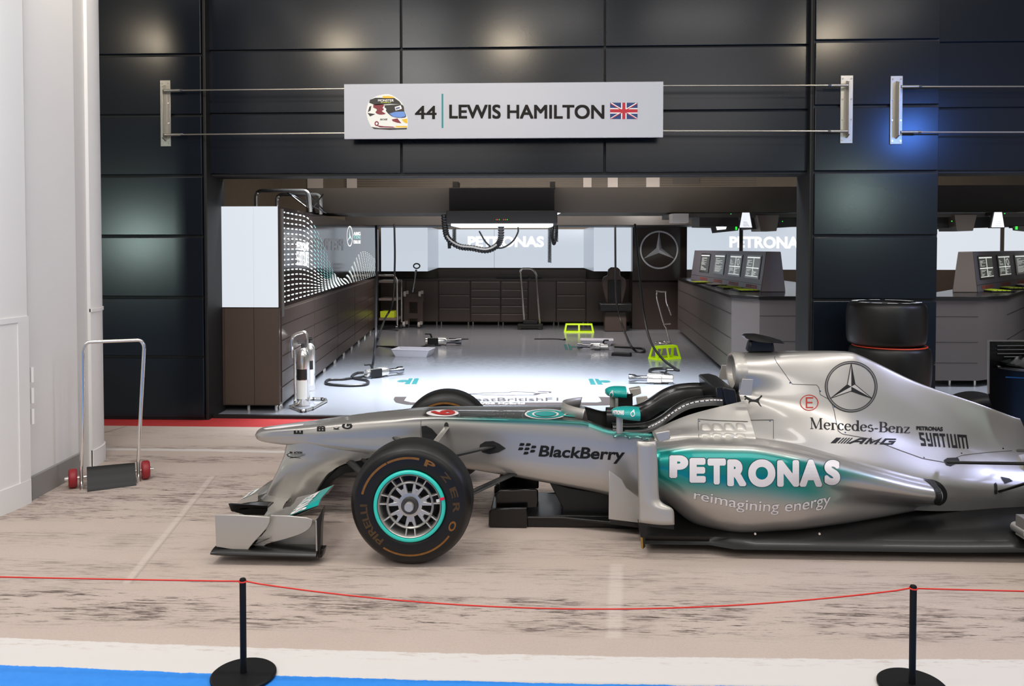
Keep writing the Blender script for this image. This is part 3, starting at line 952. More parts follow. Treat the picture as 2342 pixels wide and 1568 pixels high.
wallbox(.06, .16, .98, ZT - .02, .018, .02).build('edge_strip', 'gantry_grey', t)
wallbox(LEN - .35, LEN - .02, .9, ZT - .05, .02, .02).build('end_frame', 'unit_dark', t)
f0 = fL + xw * TH
lp = MB()
yy = fL.y - .012
lp.box((f0.x + .10, yy, ZM + .01), (fL.x - .26, fL.y, ZT)); lp.box((fL.x - .255, yy, ZM + .01), (fL.x - .006, fL.y, ZT))
lp.build('light_panel', 'lit_panel', t, smooth=0)
MB().box((f0.x, yy, ZM + .01), (f0.x + .10, fL.y, ZT)).build('dim_panel', 'lit_dim', t, smooth=0)
MB().box((f0.x, yy + .004, .085), (f0.x + .19, fL.y, ZM)).build('end_door', 'unit_dark', t)
MB().box((f0.x + .194, yy, .085), (fL.x - .26, fL.y, ZM)).build('end_door', 'unit_brown', t)
MB().box((fL.x - .256, yy, .085), (fL.x - .004, fL.y, ZM)).build('end_door', 'unit_brown', t)
for k in range(11):
    for d in (0, .09):
        p = LW(.12 + k * (LEN - .5) / 10 + d, -.03, 0)
        MB().cyl((p.x, p.y, GZ), (p.x, p.y, .08), .016, 8).build('foot', 'chrome', t)
for x in (f0.x + .03, f0.x + .42, fL.x - .05):
    MB().cyl((x, fL.y + .04, GZ), (x, fL.y + .04, .09), .016, 8).build('foot', 'chrome', t)
# dotted wave graphic
dots, dots2 = Ink(), Ink()
SL = LEN
def wave(s, k, n):
    """height of dotted row k at distance s along the wall: a sheet that folds down, then a low second crest"""
    q = s / SL; f = k / (n - 1)
    z0 = ZM + .05 + (ZT - ZM - .10) * f
    drop = ss(.02 + .10 * f, .36 + .06 * f, q) ** 1.4
    low = ZM + .05 + .14 * f
    crest = ZM + .05 + .07 * f + .42 * f * ss(.44, .72, q) * (1 - .45 * ss(.74, 1, q))
    low = low * (1 - ss(.38, .50, q)) + crest * ss(.38, .50, q)
    return z0 * (1 - drop) + low * drop
NR = 18
for k in range(NR):
    s = .22
    while s < SL * .97:
        q = s / SL
        pitch = .19 * (1 + 1.3 * q)
        z = wave(s, k, NR); z2 = wave(s + .02, k, NR)
        sl = (z2 - z) / .02
        L = pitch * .50; h = .0085 * (1 - .45 * ss(.1, .5, q))
        if q > .42: L = .10; pitch = .30
        dx = L / math.sqrt(1 + sl * sl) / 2
        ink_ = dots2 if (.2 < q < .36 and sl < -.2 and k > 6) else dots
        if z < ZT - .03 and z > ZM + .03:
            ink_.poly([(s - dx, z - sl * dx - h * .5), (s + dx, z + sl * dx - h), (s + dx, z + sl * dx + h), (s - dx, z - sl * dx + h * .5)])
        s += pitch / (1 + .5 * min(1, abs(sl)))
onwall = lambda u, v: LW(u, .002, v)
dirw = (-dn.x, -dn.y, 0)
paint(dots.art(), onwall, 'light_dots', 'dot_lamp', t, dirv=dirw)
paint(dots2.art(), onwall, 'teal_dots', 'dot_teal', t, dirv=dirw)
def wallpx(px, py):
    d = ray(px, py); n = Vector((dn.x, dn.y, 0))
    return _C + d * ((fL - _C).dot(n) / d.dot(n))
def wq(x0, y0, x1, y1, k0=0, k1=0): return quadmap([wallpx(x0, y1 + k0), wallpx(x1, y1 + k1), wallpx(x1, y0 + k1), wallpx(x0, y0 + k0)])
paint(text2d('PETRONAS', .03), wq(678, 553, 705, 572, -1, 2), 'panel_text', 'lit_word', t, dirv=dirw, off=.004)
def syntium():
    i = Ink(); w = .19; x = 0
    def st(p, dx): i.stroke([(a + dx, b) for a, b in p], w)
    st([(.62, .9), (.1, .9), (.1, .55), (.55, .45), (.55, .1), (.0, .1)], 0)
    st([(.1, 1), (.1, .5), (.35, .42)], .85); st([(.6, 1), (.6, .1), (.05, .1)], .85)
    st([(.1, 0), (.1, .9), (.6, .9), (.6, 0)], 1.75)
    st([(0, .9), (.7, .9)], 2.6); st([(.35, .9), (.35, 0)], 2.6)
    st([(.1, 0), (.1, 1)], 3.5)
    st([(.1, 1), (.1, .1), (.6, .1), (.6, 1)], 3.95)
    st([(.1, 0), (.1, .9), (1.1, .9), (1.1, 0)], 4.85); st([(.6, .9), (.6, 0)], 4.85)
    return norm2d(i.v, i.f)
paint(syntium(), wq(678, 575, 705, 607, -1, 1), 'panel_text', 'lit_word', t, dirv=dirw, off=.004)
rg, li, dk = star2d(.05)
sq = wq(793, 517, 806, 564, 0, -1)
so = paint(rg, sq, 'star_emblem', 'lit_word', t, dirv=dirw, off=.004)
paint(li, sq, 'star_point', 'lit_word', so, dirv=dirw, off=.004)
paint(dk, sq, 'star_point', 'dot_teal', so, dirv=dirw, off=.004)
for y, s_, m_ in ((530, 'AMG', 'lit_word'), (538, 'PETRONAS', 'dot_teal'), (549, 'FORMULA ONE', 'lit_word')):
    paint(text2d(s_, .02), wq(808, y, 824, y + 8), 'panel_text', m_, t, dirv=dirw, off=.004)
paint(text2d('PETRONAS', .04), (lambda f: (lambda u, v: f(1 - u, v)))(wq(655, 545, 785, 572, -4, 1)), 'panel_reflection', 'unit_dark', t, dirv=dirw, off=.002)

# chrome lighting truss on top
tr = thing('truss_frame', 'chrome tube truss standing on top of the display wall', 'truss', LW(1.2, -.3, ZT))
m = MB()
yt = 9.6
a, b = A(585, 436, yt), A(706, 436, yt)
zl = ZT
m.tube(fillet([(a.x, yt, zl), (a.x, yt, a.z), (b.x, yt, b.z), (b.x + .02, yt, zl)], .08), .022, 10)
m.build('tube_frame', 'chrome', tr)
m = MB()
m.tube(fillet([(a.x + .02, yt + .7, zl), (a.x + .02, yt + .7, a.z), (b.x - .05, yt + .7, b.z), (b.x - .05, yt + .7, zl)], .08), .022, 10)
m.build('tube_frame', 'chrome', tr)
m = MB()
for x0, x1, z0, z1 in ((a.x + .35, a.x + .65, a.z, zl + .02), (a.x + .65, b.x - .02, zl + .02, b.z), (a.x + .6, a.x + .62, a.z, zl + .05)):
    m.cyl((x0, yt, z0), (x1, yt, z1), .009, 8)
    m.cyl((x0, yt, z0), (x1, yt + .7, z1), .009, 8)
m.build('brace', 'dark_chrome', tr)

# ------------------------------------------------------------------ overhead gantry
YG = 11.6
g = thing('overhead_gantry', 'dark ceiling gantry beam with a glowing service light and cables, over the bay', 'gantry', A(1150, 400, YG))
def AB(px0, py0, px1, py1, Y, d, m=None, mb=None):
    p, q = A(px0, py1, Y), A(px1, py0, Y)
    return (mb or MB()).box((p.x, Y, p.z), (q.x, Y + d, q.z), m)
pA, pB = A(703, 430, YG), A(722, 487, YG)
xe = A(1950, 430, YG).x
MB().prism([(pA.x, YG, pA.z), (pB.x, YG, pB.z), (xe, YG, pB.z), (xe, YG, pA.z)], (0, 1.3, 0)).build('beam', 'gantry_grey', g)
AB(700, 430, 722, 487, YG + .05, 1.2).build('beam_end', 'gantry', g)
AB(1027, 428, 1268, 486, YG - .5, .9).build('service_box', 'gantry', g, bevel=.01)
AB(1020, 481, 1275, 511, YG - .7, 1.3).build('light_housing', 'gantry', g, bevel=.01)
p, q = A(1024, 511, YG - .7), A(1272, 511, YG - .7)
MB().box((p.x + .04, YG - .66, p.z - .03), (q.x - .04, YG + .55, p.z - .002)).build('light_panel', 'lamp_face', g, smooth=0)
for k, mm in enumerate(('led_red', 'led_red', 'led_green', 'led_red', 'led_red', 'led_green')):
    c = A((1135, 1138, 1142, 1152, 1156, 1160)[k], 502, YG - .7)
    MB().cyl((c.x, c.y - .004, c.z), (c.x, c.y + .01, c.z), .005, 8).build('led', mm, g)
for px in (1035, 1258):
    AB(px, 415, px + 12, 430, YG - .2, .3).build('hanger', 'gantry', g)
YH = YG - .35
hp = bez([A(1016, 490, YH), A(1018, 520, YH), A(1025, 545, YH), (A(1050, 563, YH)), A(1080, 567, YH), A(1112, 572, YH), A(1135, 562, YH), A(1145, 545, YH), A(1146, 516, YH)], 10)
rs = [.047 if k % 2 else .036 for k in range(len(hp))]
hz = MB().tube(hp, rs, 14); hz.build('corrugated_hose', 'hose_black', g, smooth=0)
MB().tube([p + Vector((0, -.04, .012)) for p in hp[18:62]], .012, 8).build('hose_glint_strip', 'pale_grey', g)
MB().tube(bez([A(1096, 528, YH), A(1110, 552, YH), A(1125, 566, YH)], 8), .012, 8).build('cable', 'hose_black', g)
MB().tube(bez([A(1128, 566, YH), A(1150, 566, YH), A(1172, 552, YH), A(1184, 532, YH), A(1185, 519, YH)], 8), .012, 8).build('cable', 'hose_black', g)
def coil(px, y0, y1, Y, r, turns, m='hose_black'):
    p, q = A(px, y0, Y), A(px, y1, Y); pts = []
    n = turns * 10
    for k in range(n + 1):
        a = 2 * PI * turns * k / n
        pts.append((p.x + r * math.cos(a), Y + r * math.sin(a), p.z + (q.z - p.z) * k / n))
    return MB().tube(pts, .006, 6)
coil(1257, 520, 600, YH, .022, 26).build('coil_cable', 'hose_black', g)
coil(1271, 522, 552, YH, .03, 9).build('coil_cable', 'hose_black', g)
coil(1039, 522, 552, YH, .024, 10).build('coil_cable', 'hose_black', g)
MB().tube(bez([A(1265, 515, YH), A(1263, 540, YH), A(1267, 558, YH), A(1272, 540, YH), A(1273, 515, YH)], 8), .02, 8).build('cable_loop', 'hose_black', g)
MB().tube([A(1027, 552, YH), A(1028, 568, YH)], .022, 10).build('cable_loop', 'hose_black', g)
sp = A(1282, 487, YG - .6); MB().prism([sp, sp + Vector((-.1, 0, -.05)), sp + Vector((-.06, 0, .005))], (0, .05, 0)).build('lamp_tip', 'lamp_face', g)

# second, deeper beam under which the dark soffit shows
s2 = thing('ceiling_duct', 'low dark ceiling duct across the back of the garage', 'duct', A(1160, 500, 15.2))
AB(790, 487, 1850, 516, 15.2, 1.6).build('duct_body', 'gantry', s2, bevel=.01)

# ------------------------------------------------------------------ back of the garage: cabinets and lit panels
YB = 17.6
cabs = [870, 928, 1003, 1076, 1145, 1208, 1272, 1340, 1402, 1454, 1560]
for i in range(len(cabs) - 1):
    x0, x1 = A(cabs[i], 745, YB).x, A(cabs[i + 1], 745, YB).x
    names = {3: 'dark drawer cabinet with bright handle strips, fourth from the left along the back of the garage'}
    order = ('first', 'second', 'third', 'fourth', 'fifth', 'sixth', 'seventh', 'eighth', 'ninth', 'tenth')[i]
    c = thing('garage_cabinet', '%s brown floor cabinet from the left along the back of the garage' % order, 'cabinet', ((x0 + x1) / 2, YB, GZ), 'floor cabinets along the back wall')
    MB().box((x0 + .004, YB + .02, .09), (x1 - .004, YB + .57, .98)).build('body', 'cabinet', c)
    nd = 5 if i in (3, 4) else (3 if i in (2, 6) else 1)
    for k in range(nd):
        z0 = .10 + .87 * k / nd; z1 = .10 + .87 * (k + 1) / nd
        d = MB().box((x0 + .012, YB, z0 + .006), (x1 - .012, YB + .02, z1 - .006)).build('drawer' if nd > 1 else 'door', 'cabinet', c, bevel=.003)
        if nd > 1:
            MB().box((x0 + .03, YB - .012, z1 - .03), (x1 - .03, YB, z1 - .016)).build('handle_strip', 'cabinet_edge', d)
    for x in (x0 + .05, x1 - .05):
        MB().cyl((x, YB + .08, GZ), (x, YB + .08, .09), .018, 8).build('foot', 'chrome', c)
xa, xb = A(870, 640, YB).x, A(1560, 640, YB).x
wt = tag(MB().box((xa, YB - .02, .982), (xb, YB + .62, 1.02)).build('worktop', 'unit_dark', bevel=.004), 'long dark worktop over the cabinets at the back of the garage', 'worktop')
bb = tag(MB().box((A(1003, 640, 18.0).x, 17.95, 1.021), (A(1340, 640, 18.0).x, GB, 1.20)).build('back_rail', 'unit_dark'), 'dark rail below the glowing panel behind the worktop', 'rail')
def litbox(name, label, px0, px1, y0, y1, Y, d, m='lit_back', floor_=False):
    p, q = A(px0, y1, Y), A(px1, y0, Y)
    t = thing(name, label, 'light panel', ((p.x + q.x) / 2, Y, p.z))
    MB().box((p.x, Y, p.z), (q.x, Y + d, q.z)).build('case', 'unit_dark', t)
    MB().box((p.x, Y - .01, p.z), (q.x, Y - .001, q.z)).build('lit_face', m, t, smooth=0)
    return t, p, q
l1, p, q = litbox('light_panel', 'glowing pale panel at the back left, behind the tool trolley', 872, 978, 518, 620, 17.2, .75)
r1, p2_, q2_ = litbox('light_panel', 'glowing pale panel at the back right, left of the dark star column', 1358, 1446, 517, 620, 17.2, .75)
l2, p3_, q3_ = litbox('light_panel', 'wide glowing back panel with a white word, behind the hanging hose', 1003, 1335, 524, 612, GB - .09, .08, 'lit_back')
MB().add([(q.x, 17.2, p.z), (q3_.x * 0 + p3_.x, GB - .1, p3_.z), (p3_.x, GB - .1, q3_.z), (q.x, 17.2, q.z)], [(0, 1, 2, 3)]).build('slanted_face', 'lit_dim', l1, smooth=0)
MB().add([(p2_.x, 17.2, p2_.z), (q3_.x, GB - .1, p3_.z), (q3_.x, GB - .1, q3_.z), (p2_.x, 17.2, q2_.z)], [(0, 1, 2, 3)]).build('slanted_face', 'lit_dim', r1, smooth=0)
Y_ = GB - .11
paint(text2d('PETRONAS', .04), quadmap([A(1070, 565, Y_), A(1244, 565, Y_), A(1244, 540, Y_), A(1070, 540, Y_)]), 'lit_word', 'lit_word', l2, off=.003)
for px in (1130,):
    a = A(px, 612, Y_); MB().box((a.x, Y_ - .002, p3_.z), (a.x + .012, Y_ + .001, q3_.z)).build('panel_joint', 'lit_dim', l2)
# star column
sc_ = thing('star_column', 'dark full-height column carrying a big chrome three-pointed star', 'column', A(1507, 745, 16.9))
p, q = A(1446, 745, 16.9), A(1571, 490, 16.9)
MB().box((p.x, 16.9, GZ), (q.x, 17.55, 2.9)).build('column_body', 'unit_dark', sc_)
MB().box((p.x, 16.885, .98), (q.x, 16.899, 1.02)).build('column_joint', 'gloss_dark', sc_)
c = A(1507.5, 571, 16.86); rr = .375
st = MB()
st.tube([(c.x + rr * math.cos(2 * PI * k / 72), 16.86, c.z + rr * math.sin(2 * PI * k / 72)) for k in range(72)], .019, 10, closed=True)
so = st.build('star_ring', 'star_silver', sc_)
for k in range(3):
    a = R(90 + 120 * k); tip = Vector((c.x + rr * math.cos(a), 16.87, c.z + rr * math.sin(a)))
    ce = Vector((c.x, 16.82, c.z))
    e1 = Vector((c.x + .065 * math.cos(a + R(60)), 16.89, c.z + .065 * math.sin(a + R(60))))
    e2 = Vector((c.x + .065 * math.cos(a - R(60)), 16.89, c.z + .065 * math.sin(a - R(60))))
    bk = Vector((c.x, 16.9, c.z))
    MB().add([ce, tip, e1, e2, bk], [(0, 1, 2), (0, 3, 1), (2, 1, 4), (1, 3, 4)]).build('star_arm', 'star_silver', sc_, smooth=0)

# ------------------------------------------------------------------ engineers' console (built once per bay; the second is its mirror image)
def console(mx, label, labels, W_right, flip=False):
    """mx maps a left-bay point to this bay"""
    f = thing('console_desk', label, 'console', mx(Vector(G(1690, 868, GZ))))
    c0 = G(1672, 872, GZ); c1 = G(1541, 752, GZ); c1 = c0 + (c1 - c0) * ((16.3 - c0.y) / (c1.y - c0.y))
    zt_ = 1.06
    P = [Vector((c0.x, c0.y, 0)), Vector((c1.x, c1.y, 0)), Vector((c1.x + 1.2, c1.y, 0)), Vector((W_right, c1.y, 0)), Vector((W_right, c0.y - .3, 0)), Vector((c0.x + .27, c0.y - .3, 0))]
    ring = lambda z, d=0: [mx(Vector((p.x - (d if p.x < W_right - .1 else 0), p.y - (d if p.y < c1.y - .5 else 0), z))) for p in P]
    lo = ring(.09); 
    m = MB(); m.prism(lo, (0, 0, zt_ - .09)); m.build('desk_body', 'console', f)
    m = MB(); m.prism(ring(zt_, .02), (0, 0, .045)); m.build('desk_top', 'desk_top', f, bevel=.006)
    m = MB()                                        # joints of the front
    for z in (.30, .55, .86):
        a, b = P[5], P[4]
        m.add([mx(Vector((a.x, a.y - .003, z))), mx(Vector((b.x, b.y + .0 - .003, z))), mx(Vector((b.x, b.y - .003, z + .006))), mx(Vector((a.x, a.y - .003, z + .006)))], [(0, 1, 2, 3)])
        a, b = P[0], P[1]
        m.add([mx(Vector((a.x - .003, a.y, z))), mx(Vector((b.x - .003, b.y, z))), mx(Vector((b.x - .003, b.y, z + .008))), mx(Vector((a.x - .003, a.y, z + .008)))], [(0, 1, 2, 3)])
    m.build('front_joint', 'dark_line', f, smooth=0)
    for k in range(4):
        p = mx(P[5] + Vector((.06 + .3 * k, .10, 0)))
        MB().cyl((p.x, p.y, GZ), (p.x, p.y, .09), .016, 8).build('desk_foot', 'chrome', f)
    # the wedge of screens
    n0, n1 = A(1740, 668, 11.0), A(1797, 670, 11.0)
    u0, u1 = A(1753, 575, 11.0), A(1786, 575, 11.0)
    fz = 4.1
    fb0 = A(1580, 640, 15.1); ft0 = A(1577, 572, 15.1)
    d = Vector((fb0.x - n0.x, fz, 0))
    lo = [Vector((v.x, v.y, 1.106)) for v in (n0, n1, n1 + d, n0 + d)]
    hi = [Vector((v.x, v.y, 1.64)) for v in (u0, u1, u1 + d, u0 + d)]
    lo = [mx(v) for v in lo]; hi = [mx(v) for v in hi]
    MB().hexa(lo, hi).build('screen_housing', 'console_end', f, bevel=.008)
    def FP(s, h, o=.006):
        """s along the sloped face 0 near .. 1 far, h up the slope"""
        b = Vector((n0.x, n0.y, 1.106)) + d * s; tt = Vector((u0.x, u0.y, 1.64)) + d * s
        n = (tt - b).cross(d).normalized()
        if n.x > 0: n = -n
        return mx(b + (tt - b) * h + n * o)
    m = MB(); m.add([FP(.0, 0, .004), FP(1, 0, .004), FP(1, 1, .004), FP(0, 1, .004)], [(0, 1, 2, 3)]); m.build('sloped_face', 'console_face', f, smooth=0)
    m = MB(); m.add([FP(.0, .17, .006), FP(1, .17, .006), FP(1, .18, .006), FP(0, .18, .006)], [(0, 1, 2, 3)]); m.build('face_joint', 'dark_line', f, smooth=0)
    for k in range(4):
        s0 = (.035, .25, .47, .70)[k]; s1 = s0 + .155
        bz = MB(); bz.add([FP(s0, .30, .012), FP(s1, .30, .012), FP(s1, .90, .012), FP(s0, .90, .012)], [(0, 1, 2, 3)])
        sc = bz.build('tablet_screen', 'black_gloss', f, smooth=0)
        m = MB(); m.add([FP(s0 + .006, .33, .014), FP(s1 - .006, .33, .014), FP(s1 - .006, .87, .014), FP(s0 + .006, .87, .014)], [(0, 1, 2, 3)])
        m.build('display', 'screen_dark', sc, smooth=0)
        i = Ink(); rnd = random.Random(k + 3)
        i.rect(0, .93, 1, .99)
        if k < 2:
            i.rect(0, .42, 1, .47); i.rect(.52, .05, .56, .93); i.rect(0, .02, 1, .05)
            for q in range(7): i.rect(.6, .08 + q * .045, .6 + rnd.random() * .38, .095 + q * .045)
            for q in range(6): i.rect(.05, .55 + q * .05, .05 + rnd.random() * .4, .565 + q * .05)
            for q in range(5): i.rect(.05, .10 + q * .06, .05 + rnd.random() * .42, .115 + q * .06)
            if k == 1: i.stroke([(.66, .8), (.8, .86), (.9, .65), (.82, .52), (.72, .6), (.66, .8)], .025)
        else:
            for q in range(13): i.rect(.12, .08 + q * .062, .2 + rnd.random() * .7, .095 + q * .062)
        mp = lambda u, v: FP(s1 - .008 - (s1 - s0 - .016) * u if not flip else s0 + .008 + (s1 - s0 - .016) * u, .34 + .52 * v, .016)
        dd = FP(0, 0, 0) - FP(0, 0, 1)
        paint(i.art(), mp, 'screen_graphic', 'screen_ink', sc, dirv=dd, off=.001)
        kb = MB()
        for q in range(6):
            for w in range(2):
                s = s0 + .012 + q * .021
                kb.add([FP(s, .06 + w * .045, .008), FP(s + .015, .06 + w * .045, .008), FP(s + .015, .095 + w * .045, .008), FP(s, .095 + w * .045, .008)], [(0, 1, 2, 3)])
        kb.build('button_row', 'red_keys', f, smooth=0)
    # keyboards on the desk, each its own thing
    for k, (pa, pb, wd) in enumerate((((1690, 662), (1722, 666), .30), ((1652, 656), (1688, 660), .30), ((1628, 650), (1655, 653), .3), ((1594, 645), (1612, 648), .3))):
        a, b = G(pa[0], pa[1], 1.108), G(pb[0], pb[1], 1.108)
        cx = mx((a + b) / 2)
        kt = thing('keyboard', labels[k], 'keyboard', (cx.x, cx.y, 1.106), 'keyboards on the consoles')
        kt.location.z = 1.106
        MB().box((cx.x - .15, cx.y - .26, 1.106), (cx.x + .15, cx.y + .26, 1.122)).build('case', 'black_satin', kt, bevel=.004)
        m = MB(); rnd = random.Random(k)
        for q in range(4):
            for w in range(12):
                y0 = cx.y - .24 + w * .04; x0 = cx.x - .12 + q * .06
                m.box((x0, y0, 1.121), (x0 + .046, y0 + .03, 1.130))
        m.build('keys', 'lime_key' if k != 2 else 'pale_grey', kt, smooth=0)
    return f
ident = lambda v: Vector(v)
XM = A(1986.5, 670, 11.0).x                   # mirror plane between the bays, behind the right pillar
console(ident, 'dark engineers console with four sloped screens in the main garage bay',
        ['yellow-keyed keyboard nearest the front on the main console', 'second yellow-keyed keyboard from the front on the main console',
         'pale-keyed keyboard, third from the front on the main console', 'yellow-keyed keyboard at the far end of the main console'], XM - .005)
mirror = lambda v: Vector((2 * XM - v[0], v[1], v[2]))
_t = XM / 11.0
splay = lambda v: Vector((2 * _t * v[1] - v[0], v[1], v[2]))      # the second console also splays outwards with depth
console(splay, 'dark engineers console with sloped screens in the right-hand bay',
        ['keyboard nearest the front on the right-hand console', 'second keyboard from the front on the right-hand console',
         'third keyboard from the front on the right-hand console', 'far keyboard on the right-hand console'], 3.40, True)
# lit panels behind the consoles
for x0, x1, mull, face, lab in ((A(1571, 600, 16.5).x, 5.4, 1694, 'lit_back', 'glowing panel with a white word behind the main console'),
                               (6.9, 10.9, 2290, 'lit_panel', 'glowing white panel behind the right-hand console')):
    Y = 16.5
    z0, z1 = A(1571, 616, Y).z, A(1850, 519, Y).z
    t = thing('light_panel', lab, 'light panel', ((x0 + x1) / 2, Y, GZ))
    MB().box((x0, Y, z0), (x1, Y + .06, z1)).build('case', 'unit_dark', t)
    MB().box((x0, Y - .01, z0), (x1, Y - .001, z1)).build('lit_face', face, t, smooth=0)
    xm = A(mull, 600, Y).x
    MB().box((xm - .035, Y - .03, z0), (xm + .035, Y - .011, z1)).build('mullion', 'gantry_grey', t)
    if face == 'lit_back':
        paint(text2d('PETRONAS', .04), quadmap([A(1668, 566, Y), A(1842, 569, Y), A(1842, 541, Y), A(1668, 540, Y)]), 'lit_word', 'lit_word', t, off=.016)
    MB().box((x0, Y - .02, GZ), (x1, Y + .05, z0 - .003)).build('lower_panel', 'unit_brown', t)

# overhead screens
def overhead(fx, lab1, lab2, lab3):
    Y = 11.2
    o = thing('overhead_housing', lab1, 'housing', fx(A(1740, 490, Y)))
    m = MB()
    def pr(pts, d, mm, name, off=0):
        MB().prism([fx(A(x, y, Y + off)) for x, y in pts], (0, d, 0)).build(name, mm, o)
    pr([(1538, 488), (1848, 488), (1848, 497), (1538, 497)], 1.0, 'gantry_grey', 'top_rail')
    pr([(1732, 492), (1782, 492), (1776, 528), (1740, 528)], .5, 'console_end', 'hanger_plate', -.1)
    pr([(1600, 497), (1690, 497), (1690, 520), (1600, 518)], .6, 'gantry', 'front_box')
    pr([(1719, 497), (1848, 497), (1848, 516), (1720, 524)], .6, 'gantry', 'side_box', .1)
    pr([(1538, 488), (1575, 488), (1575, 509), (1538, 509)], .3, 'pale_grey', 'bright_end', -.05)
    pr([(1832, 488), (1846, 488), (1846, 510), (1832, 505)], .3, 'pale_grey', 'bright_end', -.05)
    for px, py in ((1672, 489), (1790, 506)):
        c = fx(A(px, py, Y - .12)); MB().cyl((c.x, c.y, c.z), (c.x, c.y + .015, c.z), .005, 8).build('led', 'led_green', o)
    s = thing('overhead_screen', lab2, 'screen', fx(A(1655, 525, Y - .4)))
    MB().prism([fx(A(x, y, Y - .4)) for x, y in ((1626, 517), (1690, 518), (1688, 527), (1630, 533))], (0, .04, 0)).build('bezel', 'gantry', s)
    MB().prism([fx(A(x, y, Y - .41)) for x, y in ((1638, 518), (1662, 518), (1660, 524), (1640, 526))], (0, .008, 0)).build('display', 'screen_white', s, smooth=0)
    a = fx(A(1658, 519, Y - .38)); MB().box((a.x - .02, a.y, a.z - .01), (a.x + .02, a.y + .378, a.z + .02)).build('hanger_arm', 'gantry', s)
    c = fx(A(1685, 520, Y - .42)); MB().box((c.x - .012, c.y, c.z - .03), (c.x + .004, c.y + .02, c.z + .01)).build('led', 'led_green', s)
    s = thing('overhead_screen', lab3, 'screen', fx(A(1705, 505, Y - .3)))
    MB().prism([fx(A(x, y, Y - .25)) for x, y in ((1697, 486), (1716, 486), (1723, 522), (1689, 522))], (0, .04, 0)).build('bezel', 'gantry', s)
    q = MB().prism([fx(A(x, y, Y - .262)) for x, y in ((1698, 486), (1714, 486), (1720, 520), (1692, 520))], (0, .01, 0)).build('display', 'screen_white', s, smooth=0)
    a = fx(A(1706, 489, Y - .22)); MB().box((a.x - .02, a.y, a.z - .02), (a.x + .02, a.y + .218, a.z + .02)).build('hanger_arm', 'gantry', s)
    i = Ink()
    for k in range(5): i.rect(.25, .08 + k * .07, .8 - .05 * k, .10 + k * .07)
    paint(i.art(), quadmap([fx(A(1692, 520, Y - .265)), fx(A(1720, 520, Y - .265)), fx(A(1714, 486, Y - .265)), fx(A(1698, 486, Y - .265))]), 'screen_graphic', 'pale_grey', s, off=.003)
overhead(ident, 'dark overhead equipment housing above the main console', 'tilted dark overhead monitor above the main console', 'white glowing overhead screen above the main console')
overhead(mirror, 'dark overhead equipment housing in the right-hand bay', 'tilted dark overhead monitor in the right-hand bay', 'white glowing overhead screen in the right-hand bay')
tag(MB().box((XM + .02, YG, A(0, 487, YG).z), (8, YG + 1.2, A(0, 430, YG).z)).build('ceiling_beam', 'gantry_grey'), 'dark ceiling beam across the right-hand bay', 'beam')

# ------------------------------------------------------------------ things standing and lying in the garage
# fire extinguishers
e0 = G(694, 927, GZ)
def extinguisher(base, h, r, label, lying=False):
    t = thing('fire_extinguisher', label, 'fire extinguisher', base, 'chrome fire extinguishers')
    x, y, z = base
    MB().lathe([(0, 0), (r * .9, 0), (r, .015), (r, h * .80), (r * .93, h * .86), (r * .55, h * .92), (r * .3, h * .94), (0, h * .94)], (x, y, z), 'z', 32).build('cylinder', 'chrome', t, smooth=50)
    v = MB().cyl((x, y, z + h * .93), (x, y, z + h * 1.0), r * .28, 12); v.box((x - r * .8, y - .012, z + h * 1.0), (x + r * .5, y + .012, z + h * 1.02)); v.box((x - r * .9, y - .012, z + h * 1.035), (x + r * .4, y + .012, z + h * 1.05))
    v.build('valve', 'dark_chrome', t)
    lb = MB(); a0, a1 = R(-150), R(-40)
    for (z0, z1, mm) in ((.12, .42, 'label_white'), (.43, .60, 'dark_line')):
        rows = []
        for k in range(11):
            a = a0 + (a1 - a0) * k / 10
            rows.append([(x + (r + .001) * math.cos(a), y + (r + .001) * math.sin(a), z + h * z0), (x + (r + .001) * math.cos(a), y + (r + .001) * math.sin(a), z + h * z1)])
        lb.grid(rows, mm)
    lb.build('label_sleeve', 'label_white', t, fix=False)
    return t
extinguisher(e0, .66, .068, 'large chrome fire extinguisher standing by the display wall, nearest the front')
e1 = G(714, 893, GZ)
extinguisher(Vector((e1.x - .02, e1.y, GZ)), .60, .055, 'slimmer chrome fire extinguisher behind the large one')
# its chrome stand
st = thing('extinguisher_stand', 'chrome tube stand with hooked handle around the fire extinguisher', 'stand', e0)
m = MB()
ring = fillet([G(664, 929, .03), G(692, 940, .03), G(714, 934, .03), G(747, 916, .03), G(742, 912, .03), G(716, 911, .03), G(706, 914, .03)], .04)
m.tube(ring, .014, 8, closed=True); m.build('base_ring', 'chrome', st)
rr_ = [Vector(p) for p in ring]
for k in range(2, len(rr_), 5):
    MB().cyl(rr_[k] + Vector((-.012, 0, 0)), rr_[k] + Vector((.012, 0, 0)), .018, 8).build('ring_clip', 'black_satin', st)
Ye = e0.y + .06
m = MB(); m.tube(fillet([A(669, 818, Ye), A(666, 772, Ye), A(678, 763, Ye), A(698, 758, Ye), A(702, 770, Ye), A(702, 805, Ye)], .05), .016, 10)
m.tube([A(673, 930, Ye), A(675, 905, Ye), A(673, 800, Ye)], .012, 8)
m.build('hooked_handle', 'chrome', st)

